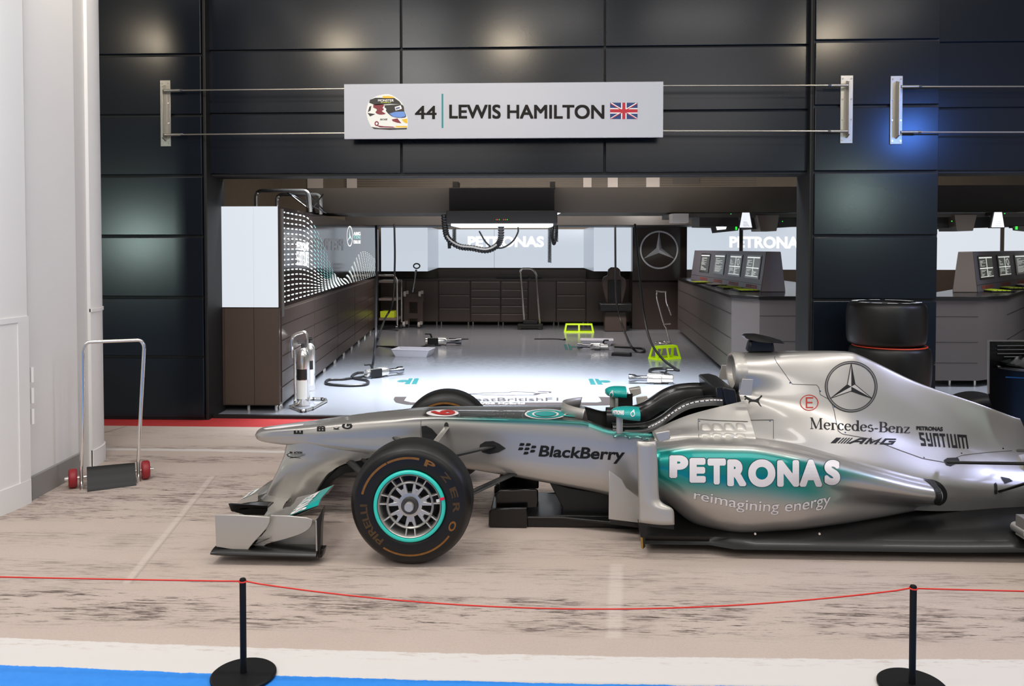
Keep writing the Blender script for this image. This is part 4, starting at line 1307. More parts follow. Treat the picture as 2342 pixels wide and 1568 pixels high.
# hoses from the ceiling
def hose(pts, r, label):
    return tag(MB().tube(bez(pts, 8), r, 8).build('air_hose', 'hose_black'), label, 'hose', 'black air hoses')
Yh = 10.2
hose([A(860, 516, Yh + 2), A(861, 600, Yh + 1.6), A(860, 700, Yh + .9), A(859, 770, Yh + .4), G(852, 835, .14), G(838, 858, .03), G(790, 866, .03), G(752, 868, .03), G(748, 877, .03), G(790, 881, .03), G(835, 879, .03), G(840, 870, .03), G(805, 863, .03), G(815, 853, .03), G(832, 851, .035)], .016, 'black air hose hanging beside the display wall and looped to the nearest left wheel gun')
hose([A(902, 512, 14.9), A(903, 600, 14.9), A(898, 690, 14.8), A(880, 730, 14.6), G(864, 775, .3), G(862, 791, .03), G(900, 793, .03), G(950, 796, .03), G(980, 789, .05)], .018, 'black air hose running to the wheel gun behind the left tray')
hose([A(1407, 516, 14.6), A(1408, 640, 14.5), A(1410, 690, 14.4), A(1422, 740, 14.2), G(1440, 785, .15), G(1455, 803, .03), G(1472, 804, .03), G(1470, 797, .03), G(1440, 794, .03), G(1405, 792, .03)], .018, 'black air hose hanging in front of the seat, looped by the right tray')
hose([A(1452, 512, 13.5), A(1462, 620, 13.3), A(1473, 720, 13), A(1488, 780, 12.4), A(1515, 820, 11.6), G(1545, 843, .03), G(1550, 846, .03), G(1520, 842, .03), G(1490, 844, .03), G(1488, 850, .03), G(1515, 852, .03), G(1528, 856, .04)], .018, 'black air hose dropping past the star column to the nearest right wheel gun')
tag(MB().tube(bez([G(1222, 775, .02), G(1270, 775, .02), G(1292, 777, .02)], 6), [.012] * 12 + [.03], 8).build('air_lance', 'hose_black'), 'thin black lance lying on the floor in the middle of the garage', 'lance')
tag(MB().tube([G(1028, 774, .05), G(1071, 775, .02)], .012, 8).build('socket_lance', 'hose_black'), 'thin black rod lying beside the wheel gun behind the left tray', 'rod')

# wheel guns
def wheel_gun(p, ang, label, s=1.0):
    t = thing('wheel_gun', label, 'wheel gun', (0, 0, 0), 'chrome wheel guns')
    r = .065
    MB().lathe([(0, -.20), (.045, -.20), (.055, -.19), (.055, -.06), (.066, -.05), (.066, .10), (.05, .12), (0, .12)], (0, 0, r), 'x', 24).build('motor', 'chrome', t, smooth=40)
    MB().lathe([(0, .12), (.032, .12), (.032, .24), (.046, .27), (.05, .34), (.044, .345), (.036, .31), (0, .31)], (0, 0, r), 'x', 24).build('socket', 'dark_chrome', t, smooth=40)
    MB().box((-.16, -.075, .02), (.0, -.05, .12)).build('side_plate', 'black_satin', t, bevel=.004)
    m = MB().tube(fillet([(-.10, .0, r + .05), (-.12, .02, r + .11), (-.2, .03, r + .11)], .02), .014, 8)
    m.build('trigger_grip', 'black_satin', t)
    m = MB().box((-.2, -.04, GZ * 0), (-.14, .04, .02)); m.box((.04, -.05, 0), (.1, .05, .012)); m.build('skid', 'dark_chrome', t)
    t.location = p; t.rotation_euler = (0, 0, ang); t.scale = (s, s, s)
    return t
wheel_gun(G(868, 862, GZ), R(40), 'chrome wheel gun nearest the front at the left, at the end of the looped hose')
wheel_gun(G(1003, 790, GZ), R(4), 'chrome wheel gun lying behind the white tray at the left', 1.15)
wheel_gun(G(1366, 800, GZ), R(170), 'chrome wheel gun lying against the white tray at the right', .95)
wheel_gun(G(1502, 877, GZ), R(176), 'chrome wheel gun nearest the front at the right, close to the car')
# trays
def tray(p, w, d, h, ang, label):
    t = thing('drip_tray', label, 'tray', (0, 0, 0), 'white drip trays')
    k = .82
    lo = [(-w / 2 * k, -d / 2 * k, 0), (w / 2 * k, -d / 2 * k, 0), (w / 2 * k, d / 2 * k, 0), (-w / 2 * k, d / 2 * k, 0)]
    hi = [(-w / 2, -d / 2, h), (w / 2, -d / 2, h), (w / 2, d / 2, h), (-w / 2, d / 2, h)]
    li = [(x * .96, y * .96, .008) for x, y, z in lo]; hi2 = [(x * .95, y * .93, h) for x, y, z in hi]
    m = MB(); vs = lo + hi + hi2 + li
    fs = [(3, 2, 1, 0), (12, 13, 14, 15)]
    for a in range(4):
        b = (a + 1) % 4
        fs += [(a, b, 4 + b, 4 + a), (4 + a, 4 + b, 8 + b, 8 + a), (8 + a, 8 + b, 12 + b, 12 + a)]
    m.add(vs, fs); m.build('pan', 'tray_white', t, smooth=0)
    m = MB(); m.tube(fillet([hi[0], hi[1], hi[2], hi[3], hi[0]], .02), .006, 6); m.build('rim', 'tray_white', t)
    t.location = p; t.rotation_euler = (0, 0, ang)
tray(G(946, 813, GZ), .60, .36, .11, R(-8), 'white drip tray on the left of the garage floor')
tray(G(1365, 788, GZ), .56, .30, .09, R(-4), 'white drip tray on the right, behind a wheel gun')
# lime car stands
def stand(p, w, h, d, ang, label):
    t = thing('car_stand', label, 'car stand', (0, 0, 0), 'lime green car stands')
    def plate(y):
        o = [(-w / 2, y, 0), (w / 2, y, 0), (w / 2 * .88, y * .45, h), (-w / 2 * .88, y * .45, h)]
        m = MB(); b = .032
        q = lambda u, v: (Vector(o[0]) * (1 - u) + Vector(o[1]) * u) * (1 - v) + (Vector(o[3]) * (1 - u) + Vector(o[2]) * u) * v
        for u0, u1, v0, v1 in ((0, 1, 0, .16), (0, 1, .84, 1), (0, .06, .16, .84), (.94, 1, .16, .84), (.47, .53, .16, .84)):
            m.prism([q(u0, v0), q(u1, v0), q(u1, v1), q(u0, v1)], (0, .012 if y < 0 else -.012, 0))
        return m
    plate(-d / 2).build('side_frame', 'lime', t); plate(d / 2).build('side_frame', 'lime', t)
    m = MB(); m.box((-w / 2 * .88, -d / 2 * .45, h - .012), (w / 2 * .88, d / 2 * .45, h)); m.build('top_plate', 'lime', t)
    for s in (-1, 1):
        m = MB()
        for y in (-1, 1):
            m.prism([(s * w / 2, y * d / 2, 0), (s * w / 2, y * d / 2 * .6, 0), (s * w / 2 * .88, y * d / 2 * .2, h), (s * w / 2 * .88, y * d / 2 * .45, h)], (-s * .012, 0, 0))
        m.prism([(s * w / 2, -d / 2, 0), (s * w / 2, d / 2, 0), (s * w / 2 * .985, d / 2 * .95, .03), (s * w / 2 * .985, -d / 2 * .95, .03)], (-s * .012, 0, 0))
        m.build('end_frame', 'lime', t)
    t.location = p; t.rotation_euler = (0, 0, ang)
stand(G(1324, 759, GZ), .60, .17, .22, R(0), 'lime green car stand lying at the back of the garage')
stand(G(1520, 820, GZ), .44, .20, .24, R(28), 'lime green car stand near the right console, with the hose across it')
# small black pad
pd = thing('jack_pad', 'small black pad lying in front of the right tray', 'pad', G(1420, 812, GZ))
c = G(1421, 813, GZ)
MB().hexa([c + Vector(v) for v in ((-.16, -.02, 0), (.13, -.12, 0), (.17, .0, 0), (-.10, .1, 0))], [c + Vector(v) for v in ((-.15, -.02, .05), (.12, -.11, .05), (.16, .0, .05), (-.10, .09, .05))]).build('block', 'black_satin', pd, bevel=.006)
m = MB()
for k in range(3): m.cyl(c + Vector((-.08 + k * .08, .01 - k * .02, .05)), c + Vector((-.08 + k * .08, .01 - k * .02, .062)), .012, 8)
m.build('bolt', 'chrome', pd)
# hoop-handled jack at the back
Yj = 17.0
jk = thing('rear_jack', 'jack with tall chrome hoop handle standing in front of the back cabinets', 'jack', G(1213, 752, GZ))
MB().tube(fillet([A(1200, 745, Yj), A(1190, 620, Yj), A(1194, 614, Yj), A(1216, 614, Yj), A(1226, 625, Yj), A(1235, 745, Yj)], .12), .022, 10).build('hoop_handle', 'chrome', jk)
c = G(1213, 752, GZ)
m = MB(); m.box((c.x - .26, c.y - .15, .03), (c.x + .26, c.y + .1, .12)); m.box((c.x - .15, c.y - .1, .12), (c.x + .15, c.y + .08, .2)); m.build('foot_block', 'black_satin', jk, bevel=.01)
for dx in (-.22, .2):
    MB().cyl((c.x + dx, c.y - .18, .055), (c.x + dx, c.y - .14, .055), .042, 14).build('wheel', 'black_matte', jk)
# upright dolly with ring handle
Yd = 17.0
dy = thing('wheel_dolly', 'upright dark dolly with ring handle and white castors at the back left', 'dolly', G(945, 748, GZ))
m = MB(); m.cyl(A(944, 668, Yd), A(952, 616, Yd), .022, 10); m.build('handle_bar', 'dark_chrome', dy)
rg_ = A(953, 608, Yd)
m = MB(); m.tube([(rg_.x + .065 * math.cos(2 * PI * k / 20), Yd, rg_.z + .05 * math.sin(2 * PI * k / 20)) for k in range(20)], .014, 8, closed=True); m.build('ring_grip', 'black_satin', dy)
m = MB()
for a, b in (((924, 740), (930, 676)), ((955, 740), (961, 676))):
    p, q = A(a[0], a[1], Yd), A(b[0] + 12, b[1], Yd)
    m.box((p.x, Yd, p.z), (p.x + .11, Yd + .1, q.z))
p, q = A(924, 690, Yd), A(968, 672, Yd); m.box((p.x, Yd - .01, p.z), (q.x, Yd + .12, q.z))
p, q = A(930, 728, Yd), A(960, 716, Yd); m.box((p.x, Yd - .01, p.z), (q.x, Yd + .12, q.z))
m.build('frame', 'unit_dark', dy)
for px, py in ((926, 672), (960, 672), (924, 741), (958, 742)):
    c = A(px, py, Yd - .06)
    w_ = MB().cyl((c.x - .02, c.y, c.z), (c.x + .02, c.y, c.z), .055, 16).build('castor', 'pale_grey', dy)
    MB().box((c.x + .02, c.y - .02, c.z), (c.x + .08, c.y + .04, c.z + .07)).build('castor_bracket', 'chrome', w_)
# tool trolley
Yt = 16.4
tt = thing('tool_trolley', 'chrome shelf trolley with lime box at the back left, beside the display wall', 'trolley', G(892, 752, GZ))
xL, xR = A(866, 640, Yt).x, A(908, 640, Yt).x
MB().tube(fillet([(xL, Yt, 1.13), (xR - .05, Yt, 1.13), (xR, Yt, 1.02), (xR, Yt, .14)], .08), .02, 8).build('push_frame', 'chrome', tt)
MB().tube([(xR, Yt + .5, 1.02), (xR, Yt + .5, .14)], .02, 8).build('post', 'chrome', tt)
for z in (.98, .62, .22):
    MB().box((xL, Yt, z), (xR, Yt + .5, z + .05)).build('shelf', 'cabinet_edge', tt, bevel=.004)
for y in (Yt, Yt + .5):
    MB().cyl((xR - .02, y, .075), (xR + .02, y, .075), .062, 16).build('castor', 'dark_chrome', tt)
tag(MB().box((xL + .02, Yt + .03, .272), (xR - .06, Yt + .4, .40)).build('lime_box', 'lime_key', bevel=.006), 'lime green box on the bottom shelf of the chrome trolley', 'box')
# chrome sign stand near the console
cs = thing('chrome_stand', 'bent chrome tube stand beside the main console', 'stand', G(1518, 784, GZ))
Yc = G(1518, 784, GZ).y
m = MB(); m.tube(bez([A(1503, 668, Yc), A(1502, 680, Yc), A(1510, 712, Yc), A(1519, 742, Yc), A(1524, 752, Yc), A(1532, 782, Yc)], 6), .012, 8)
m.tube(bez([A(1522, 667, Yc), A(1524, 690, Yc), A(1530, 706, Yc), A(1535, 720, Yc + .1)], 6), .012, 8)
m.tube([A(1500, 665, Yc), A(1512, 667, Yc), A(1524, 667, Yc)], .012, 8); m.tube([A(1516, 741, Yc), A(1534, 740, Yc)], .012, 8)
m.build('tube_frame', 'chrome', cs)
m = MB(); c = G(1516, 783, .03)
m.tube([(c.x + .13 * math.cos(2 * PI * k / 24), c.y + .15 * math.sin(2 * PI * k / 24), .03) for k in range(24)], .014, 8, closed=True)
m.build('base_ring', 'chrome', cs)
# seat in front of the cabinets
Ys_ = 16.6
se = thing('driver_chair', 'dark high-backed seat in front of the cabinets at the back right', 'seat', G(1405, 748, GZ))
m = MB(); pts = [(1388, 695), (1376, 650), (1380, 634), (1390, 630), (1391, 616), (1398, 611), (1412, 611), (1419, 617), (1420, 630), (1430, 636), (1434, 652), (1424, 695)]
m.prism([A(x, y, Ys_) for x, y in pts], (0, .14, 0)); m.build('backrest', 'unit_dark', se, bevel=.02)
p, q = A(1390, 695, Ys_), A(1420, 640, Ys_)
MB().box((p.x, Ys_ - .03, p.z), (q.x, Ys_ - .001, q.z)).build('back_pad', 'black_satin', se, bevel=.012)
p, q = A(1372, 712, Ys_ - .3), A(1446, 694, Ys_ - .3)
MB().box((p.x, Ys_ - .3, p.z), (q.x, Ys_ + .14, q.z)).build('seat_base', 'black_satin', se, bevel=.02)
MB().box((p.x + .1, Ys_ - .2, GZ), (q.x - .1, Ys_ + .1, p.z)).build('pedestal', 'unit_dark', se, bevel=.02)
# flat boxes on the worktop
tag(MB().box((A(1135, 640, YB).x, YB + .05, 1.021), (A(1207, 640, YB).x, YB + .3, 1.075)).build('flat_case', 'black_satin', bevel=.006), 'long flat black case on the back worktop left of the jack handle', 'case')
tag(MB().box((A(1214, 640, YB).x, YB + .05, 1.021), (A(1238, 640, YB).x, YB + .3, 1.07)).build('flat_case', 'black_satin', bevel=.006), 'short flat black case on the back worktop right of the jack handle', 'case')

# ------------------------------------------------------------------ floor lettering
fg = thing('floor_graphic', 'printed lettering, car outline and rounded frame on the garage floor', 'floor graphic', G(1160, 915, GZ))
dn_ = (0, 0, -1)
gz = GZ + .0005
fr = Ink()
def gx(px, py): p = G(px, py, gz); return (p.x, p.y)
pts = [gx(912, 906), gx(903, 913), gx(912, 924), gx(935, 928)]
fr.poly([gx(903, 907), gx(930, 907), gx(924, 916), gx(940, 920), gx(960, 920), gx(960, 926), gx(930, 925), gx(905, 920), gx(900, 913)])
fr.poly([gx(960, 920), gx(1366, 920), gx(1376, 918), gx(1372, 910), gx(1368, 907), gx(1400, 908), gx(1415, 917), gx(1400, 926), gx(1365, 927), gx(960, 926)])
ident2 = lambda u, v: Vector((u, v, gz))
paint(fr.art(), ident2, 'frame_line', 'floor_ink', fg, dirv=dn_, off=.001)
paint(text2d('#GreatBritishF1', .0), quadmap([G(1010, 918.5, gz), G(1277, 917, gz), G(1277, 909, gz), G(1010, 909.5, gz)]), 'hashtag_text', 'floor_ink', fg, dirv=dn_, off=.002)
paint(text2d('F1 W06 Hybrid', .02), quadmap([G(1060, 926, gz), G(1200, 925.6, gz), G(1200, 921, gz), G(1060, 921, gz)]), 'car_name_text', 'label_white', fg, dirv=dn_, off=.004)
cl = Ink()
cl.stroke([gx(1060, 901), gx(1110, 898.5), gx(1165, 897), gx(1170, 895.5), gx(1215, 896.5), gx(1225, 899)], .02)
cl.stroke([gx(1060, 901), gx(1150, 903.5), gx(1225, 903), gx(1235, 900)], .015)
cl.stroke([gx(1230, 895), gx(1258, 895.5), gx(1258, 898)], .03); cl.stroke([gx(1222, 902), gx(1230, 899), gx(1252, 898.5)], .03)
paint(cl.art(), ident2, 'car_outline', 'floor_ink', fg, dirv=dn_, off=.002)
def fork(cx, cy, s, m_, label):
    i = Ink(); f = lambda px, py: gx(cx + (px) * s, cy + py)
    i.poly([f(14, -6), f(24, -6), f(19, 7), f(7, 7)]); i.poly([f(2, -6), f(10, -6), f(3, 7), f(-9, 7)])
    i.poly([f(-22, -1.6), f(-2, -2.5), f(-4, 2.5), f(-22, .6)])
    i.ring(f(-14, 0)[0], f(-14, 0)[1], .05, .08, .03, 16)
    o = paint(i.art(), ident2, 'floor_marking', m_, None, dirv=dn_, off=.001)
    tag(o, label, 'floor marking', 'teal markings on the garage floor')
fork(934, 871, 1, 'floor_teal', 'teal axle marking on the left of the garage floor')
fork(1370, 872, -1, 'floor_teal', 'teal axle marking on the right of the garage floor, nearer the car')
fork(1304, 793, -.6, 'floor_teal', 'small teal axle marking near the back lime stand')
# ================================================================== the racing car
YC, YN = 5.18, 4.28                          # centre plane and outer face of the near wheels
car = thing('race_car', 'silver and teal single-seater racing car parked across the front of the garage', 'racing car', (0.6, YC, 0))
SILV, TEAL, DARK = lin('b6b3ae'), lin('00918a'), lin('4b4a46')
def paintmesh(o, fn):
    me = o.data
    at = me.color_attributes.new('paint', 'FLOAT_COLOR', 'POINT')
    for i, v in enumerate(me.vertices): at.data[i].color = fn(v.co)
def mixc(a, b, t): return tuple(a[i] * (1 - t) + b[i] * t for i in range(3)) + (1,)
def curve(pts):
    """longitudinal curve from photo points: (px, py, half width) -> tables of hw(x), z(x)"""
    hw, zz = [], []
    for px, py, w in pts:
        p = A(px, py, YC - w)
        hw.append((p.x, w)); zz.append((p.x, p.z))
    return hw, zz
def curvez(pts):
    """the same from (px, z, half width)"""
    hw, zz = [], []
    for px, z, w in pts:
        x = A(px, 900, YC - w).x
        hw.append((x, w)); zz.append((x, z))
    return hw, zz
def catm(a, n):
    return bez(a, n)
def loft(curves, x0, x1, nx, ns, both=True, closed_bottom=True, x_of=None):
    """surface through longitudinal curves, mirrored about the centre plane"""
    rows = []
    for i in range(nx + 1):
        t = i / nx
        x = x0 + (x1 - x0) * (x_of(t) if x_of else t)
        ctl = [Vector((x, YC - interp(c[0], x), interp(c[1], x))) for c in curves]
        half = catm(ctl, ns)
        row = half
        if both:
            row = [Vector((p.x, 2 * YC - p.y, p.z)) for p in reversed(half)][:-1] + half if abs(half[0].y - YC) < 1e-6 else half
        rows.append(row)
    return rows

# ------------------------------------------------------------------ nose and tub
xt = A(583, 1001, YC).x
def tab(*p): return list(p)
T0 = curvez([(583, .490, .0), (585, .510, .0), (600, .540, 0), (640, .558, 0), (700, .580, 0), (760, .604, 0), (840, .633, 0), (900, .648, 0), (960, .660, 0), (1010, .662, 0), (1180, .662, 0), (1345, .662, 0)])
T1 = curvez([(583, .490, .0), (587, .508, .032), (604, .530, .062), (645, .549, .088), (700, .568, .10), (760, .592, .112), (840, .620, .130), (900, .636, .142), (960, .652, .155), (1010, .655, .165), (1180, .654, .20), (1330, .650, .245), (1400, .605, .29), (1500, .60, .335)])
T1b = curvez([(583, .489, .0), (587, .498, .042), (604, .510, .076), (645, .528, .100), (700, .545, .122), (760, .565, .140), (840, .590, .158), (900, .606, .170), (960, .622, .178), (1010, .630, .186), (1180, .628, .222), (1330, .618, .265), (1400, .575, .306), (1500, .57, .348)])
T2 = curvez([(583, .488, .0), (587, .484, .040), (604, .484, .075), (645, .495, .100), (700, .505, .128), (760, .515, .148), (840, .525, .165), (900, .535, .176), (960, .55, .186), (1010, .55, .194), (1180, .52, .232), (1330, .48, .275), (1400, .44, .31), (1500, .42, .35)])
T3 = curvez([(583, .487, .0), (587, .470, .030), (604, .460, .06), (645, .452, .086), (700, .448, .112), (760, .435, .140), (840, .415, .160), (900, .40, .172), (960, .385, .182), (1090, .337, .195), (1250, .277, .232), (1330, .245, .25), (1400, .212, .275), (1500, .16, .31)])
T4 = curvez([(583, .487, .0), (586, .468, .0), (604, .454, 0), (645, .444, 0), (700, .438, 0), (760, .425, 0), (840, .405, 0), (900, .39, 0), (960, .375, 0), (1090, .327, 0), (1250, .267, 0), (1330, .235, 0), (1400, .202, 0), (1500, .15, 0)])
x_ck = A(1345, 950, YC - .25).x
rows = loft([T0, T1, T1b, T2, T3, T4], xt + .0005, x_ck, 110, 7, x_of=lambda t: t * t * .35 + t * .65)
# T0 at the shoulder keeps the deck flat: drop overshoot
m = MB(); m.grid(rows); m.f.append(list(range(len(rows[0])))[::-1]); m.m.append(0)
m.f = m.f[:-1]; m.m = m.m[:-1]
tub = m.build('nose_and_tub', 'car_paint', car, smooth=50)
xq = A(965, 955, 5.0).x
def zteal(x): return interp(T1[1], x) - .004
def tubcol(co):
    x, y, z = co
    near = abs(y - YC)
    hw = interp(T1[0], x)
    c = SILV
    if x > xq - .004 and near < hw * 1.0 and z > interp(T1[1], x) - .02 and z > .4:
        c = DARK
    if x > xq:
        d = (zteal(x) - z) if near >= hw * .97 else -1
        if -.012 < d < .05 and near >= hw * .97:
            k = ss(-.012, .0, d) * (1 - ss(.008, .034, d)) * ss(xq, xq + .5, x) * .9 + .0
            c = mixc(c if d > 0 else c, TEAL, k)
    return c
paintmesh(tub, tubcol)
# cockpit sides: near and far, open top
def side_rows(sgn, x0, x1, nx=50):
    out = []
    for i in range(nx + 1):
        x = x0 + (x1 - x0) * i / nx
        ctl = [Vector((x, YC - sgn * (interp(c[0], x) - ins), interp(c[1], x))) for c, ins in ((T1, .05), (T1, 0), (T1b, 0), (T2, 0), (T3, 0), (T4, 0))]
        ctl[0].z = interp(T1[1], x) + .004
        out.append(catm(ctl, 6))
    return out
x_ce = A(1690, 950, YC - .35).x
for cc in (T1, T1b, T2, T3, T4):
    for tb in cc: tb.append((x_ce, tb[-1][1]))
m = MB(); m.grid(side_rows(1, x_ck, x_ce)); m.grid(side_rows(-1, x_ck, x_ce), flip=True)
ck = m.build('cockpit_side', 'car_paint', car, smooth=50)
paintmesh(ck, tubcol)
# black cockpit interior
m = MB(); rows = []
for i in range(21):
    x = x_ck - .01 + (x_ce - x_ck) * i / 20
    h = interp(T1[0], x) - .035
    zr = interp(T1[1], x) + (.006 if i else 0)
    rows.append([Vector((x, YC - h, zr)), Vector((x, YC - h * .9, .40)), Vector((x, YC, .34)), Vector((x, YC + h * .9, .40)), Vector((x, YC + h, zr))])
m.grid(rows); m.grid([[Vector((x_ck, YC - .22, .645)), Vector((x_ck, YC + .22, .645))], [Vector((x_ck - .004, YC - .22, .36)), Vector((x_ck - .004, YC + .22, .36))]])
m.build('cockpit_lining', 'black_matte', car)

def blot(pts, surf, name, m_, off=.003, par=None):
    pts = [p for k, p in enumerate(pts) if k == 0 or abs(p[0] - pts[k - 1][0]) + abs(p[1] - pts[k - 1][1]) > .5]
    """dark opening on the body, outlined from photo points"""
    P = [hit(p[0], p[1], surf) for p in pts]
    i = Ink(); i.poly([(p.x, p.z) for p in P])
    return paint(i.art(), lambda u, v: Vector((u, P[0].y - .4, v)), name, m_, par or car, bvhs=surf, off=off, cut=.025)
# seam between nose and tub
def seam_from(pts, name, surf, w=.0035, par=None, m_='seam'):
    i = Ink(); i.stroke(pts, w)
    return paint(i.art(), lambda u, v: Vector((u, YC - 1.2, v)), name, m_, par or car, bvhs=surf, dirv=(0, 1, 0), off=.0012, cut=.03)

# pylons under the nose
def plate_poly(pts, Y, th, name, m_, par, bevel=.006):
    """thin shaped plate facing the side, from photo points on its outer face"""
    return MB().prism([A(x, y, Y) for x, y in pts], (0, th, 0)).build(name, m_, par, bevel=bevel)
pyl = []
for s in (1, -1):
    rows = []
    spec = [(1002, 660, 895, .128), (1014, 652, 884, .128), (1028, 647, 868, .135), (1045, 644, 840, .140), (1060, 639, 786, .142), (1080, 631, 752, .140), (1100, 621, 735, .137), (1120, 611, 722, .135), (1140, 604, 710, .134), (1172, 598, 694, .134)]
    for r_i, (py, xa, xb, w) in enumerate(spec):
        Y = YC - w
        a, b = A(xa, py, Y), A(xb, py, Y)
        z = a.z; n = 14; out = []; inn = []
        q = ss(2, 6, r_i + .5); ins = .006 if r_i == 0 else (.001 if r_i == 1 else -.001)
        for k in range(n + 1):
            t = (k / n) ** 1.4; x = a.x + (b.x - a.x) * t
            lead = min(1, t / .16) ** .5
            trail = 1 - (1 - .12) * ss(.55, 1, t) * q
            th = .022 * lead * trail + .001
            wx = (interp(T2[0], x) - ins) * (1 - q) + w * q
            yc = YC - wx + .022
            out.append(Vector((x, yc - th, z))); inn.append(Vector((x, yc + th, z)))
        rows.append(out + inn[::-1])
    rows = [bez_row for bez_row in rows]
    rows = [[p for p in r] for r in rows]
    # smooth down the height
    sm = []
    cols = [bez([r[k] for r in rows], 4) for k in range(len(rows[0]))]
    for j in range(len(cols[0])): sm.append([c[j] for c in cols])
    if s < 0: sm = [[Vector((p.x, 2 * YC - p.y, p.z)) for p in r] for r in sm]
    m = MB(); m.grid([r + [r[0]] for r in sm]); o = m.build('nose_pylon', 'car_paint', car, smooth=60)
    paintmesh(o, lambda co: SILV); pyl.append(o)
TS = bvh_of(tub, ck, *pyl)

# ------------------------------------------------------------------ engine cover with airbox and fin
def EC(*p): return curvez(p)
E0 = EC((1688, 1.028, 0), (1705, 1.044, 0), (1775, 1.048, 0), (1900, 1.052, 0), (1945, 1.046, 0), (1965, 1.028, 0), (2000, .985, 0), (2100, .858, 0), (2235, .733, 0), (2310, .658, 0), (2328, .640, 0))
E1 = EC((1688, 1.015, .09), (1775, 1.030, .085), (1900, 1.035, .06), (1945, 1.030, .05), (1985, .99, .04), (2100, .845, .028), (2235, .72, .022), (2330, .630, .016))
E2 = EC((1688, .93, .145), (1750, .94, .152), (1850, .92, .15), (1920, .90, .14), (2010, .83, .125), (2110, .72, .10), (2235, .59, .07), (2340, .53, .045))
E3 = EC((1688, .80, .135), (1750, .785, .185), (1850, .755, .235), (1930, .72, .24), (2010, .66, .215), (2110, .575, .18), (2235, .48, .13), (2340, .43, .085))
E4 = EC((1688, .70, .36), (1800, .655, .36), (1900, .615, .345), (2010, .545, .325), (2110, .47, .275), (2235, .40, .205), (2340, .345, .15))
E5 = EC((1688, .615, .50), (1800, .578, .48), (1900, .510, .455), (2010, .438, .425), (2110, .362, .385), (2235, .318, .30), (2340, .29, .23))
E6 = EC((1688, .56, .52), (1800, .53, .50), (1900, .46, .46), (2010, .39, .42), (2110, .31, .385), (2235, .25, .32), (2340, .225, .25))
E7 = EC((1688, .30, .48), (1800, .28, .46), (1900, .25, .42), (2010, .21, .38), (2110, .17, .36), (2235, .155, .30), (2340, .14, .24))
xe0, xe1 = A(1688, 850, YC - .1).x, A(2328, 990, YC).x
rows = loft([E0, E1, E2, E3, E4, E5, E6, E7], xe0, xe1, 90, 7)
for r in rows[:7]:                                       # rounded lip of the airbox
    k = rows.index(r) / 6
# raked trailing edge of the fin
def shear(p):
    if p.x > xe1 - .25:
        f = (p.x - (xe1 - .25)) / .25
        return Vector((p.x + f * max(0, .66 - p.z) * .30, p.y, p.z))
    return p
rows = [[shear(p) for p in r] for r in rows]
m = MB(); m.grid(rows)
lastr = rows[-1]
m.add(lastr, [tuple(range(len(lastr)))])
ec = m.build('engine_cover', 'car_paint', car, smooth=40)
paintmesh(ec, lambda co: SILV)
# airbox mouth
ctr = Vector((xe0, YC, .93))
def oval(x, ry, rz, cz, n=32): return [Vector((x, YC + ry * math.cos(2 * PI * k / n), cz + rz * math.sin(2 * PI * k / n))) for k in range(n)]
m = MB(); R0 = [oval(xe0 + .05, .15, .115, .925), oval(xe0 - .004, .150, .118, .925), oval(xe0 - .022, .138, .108, .925), oval(xe0 - .014, .122, .095, .925), oval(xe0 + .14, .09, .07, .92)]
m.grid([r + [r[0]] for r in R0], flip=True)
ab = m.build('airbox_mouth', 'silver_bright', car, smooth=60)
m = MB(); m.add(oval(xe0 + .10, .1, .08, .922), [tuple(range(32))]); m.build('airbox_duct', 'black_matte', car)
# front bulkhead of the cover (roll structure behind the headrest)
fr_ = rows[0]
m = MB(); m.add([p + Vector((.012, 0, 0)) for p in fr_], [tuple(range(len(fr_)))]); b = m.build('roll_structure', 'car_paint', car, smooth=0); paintmesh(b, lambda co: SILV)
# cockpit shoulder panels that sweep up to the airbox
def shoulder(sgn):
    S0 = curve([(1490, 987, .335), (1540, 962, .335), (1580, 947, .325), (1640, 931, .30), (1695, 918, .25), (1715, 914, .235)])
    S1 = curve([(1490, 990, .36), (1540, 970, .365), (1580, 957, .36), (1640, 945, .345), (1715, 942, .33)])
    S2 = curve([(1490, 996, .39), (1540, 982, .41), (1580, 975, .42), (1640, 970, .425), (1715, 974, .43)])
    S3 = curve([(1490, 1004, .44), (1540, 1000, .50), (1580, 999, .51), (1640, 1000, .515), (1715, 1006, .515)])
    S4 = curve([(1490, 1030, .44), (1540, 1030, .50), (1580, 1030, .51), (1640, 1030, .515), (1715, 1032, .52)])
    rows = []
    for i in range(31):
        x = A(1492, 980, YC - .36).x + (A(1712, 950, YC - .34).x - A(1492, 980, YC - .36).x) * i / 30
        rows.append(catm([Vector((x, YC - sgn * interp(c[0], x), interp(c[1], x))) for c in (S0, S1, S2, S3, S4)], 6))
    return rows
shd = MB().grid(shoulder(1)).build('cockpit_shoulder', 'car_paint', car, smooth=50); paintmesh(shd, lambda co: SILV)
sh2 = MB().grid(shoulder(-1), flip=True).build('cockpit_shoulder', 'car_paint', car, smooth=50); paintmesh(sh2, lambda co: SILV)
ES = bvh_of(ec, shd)

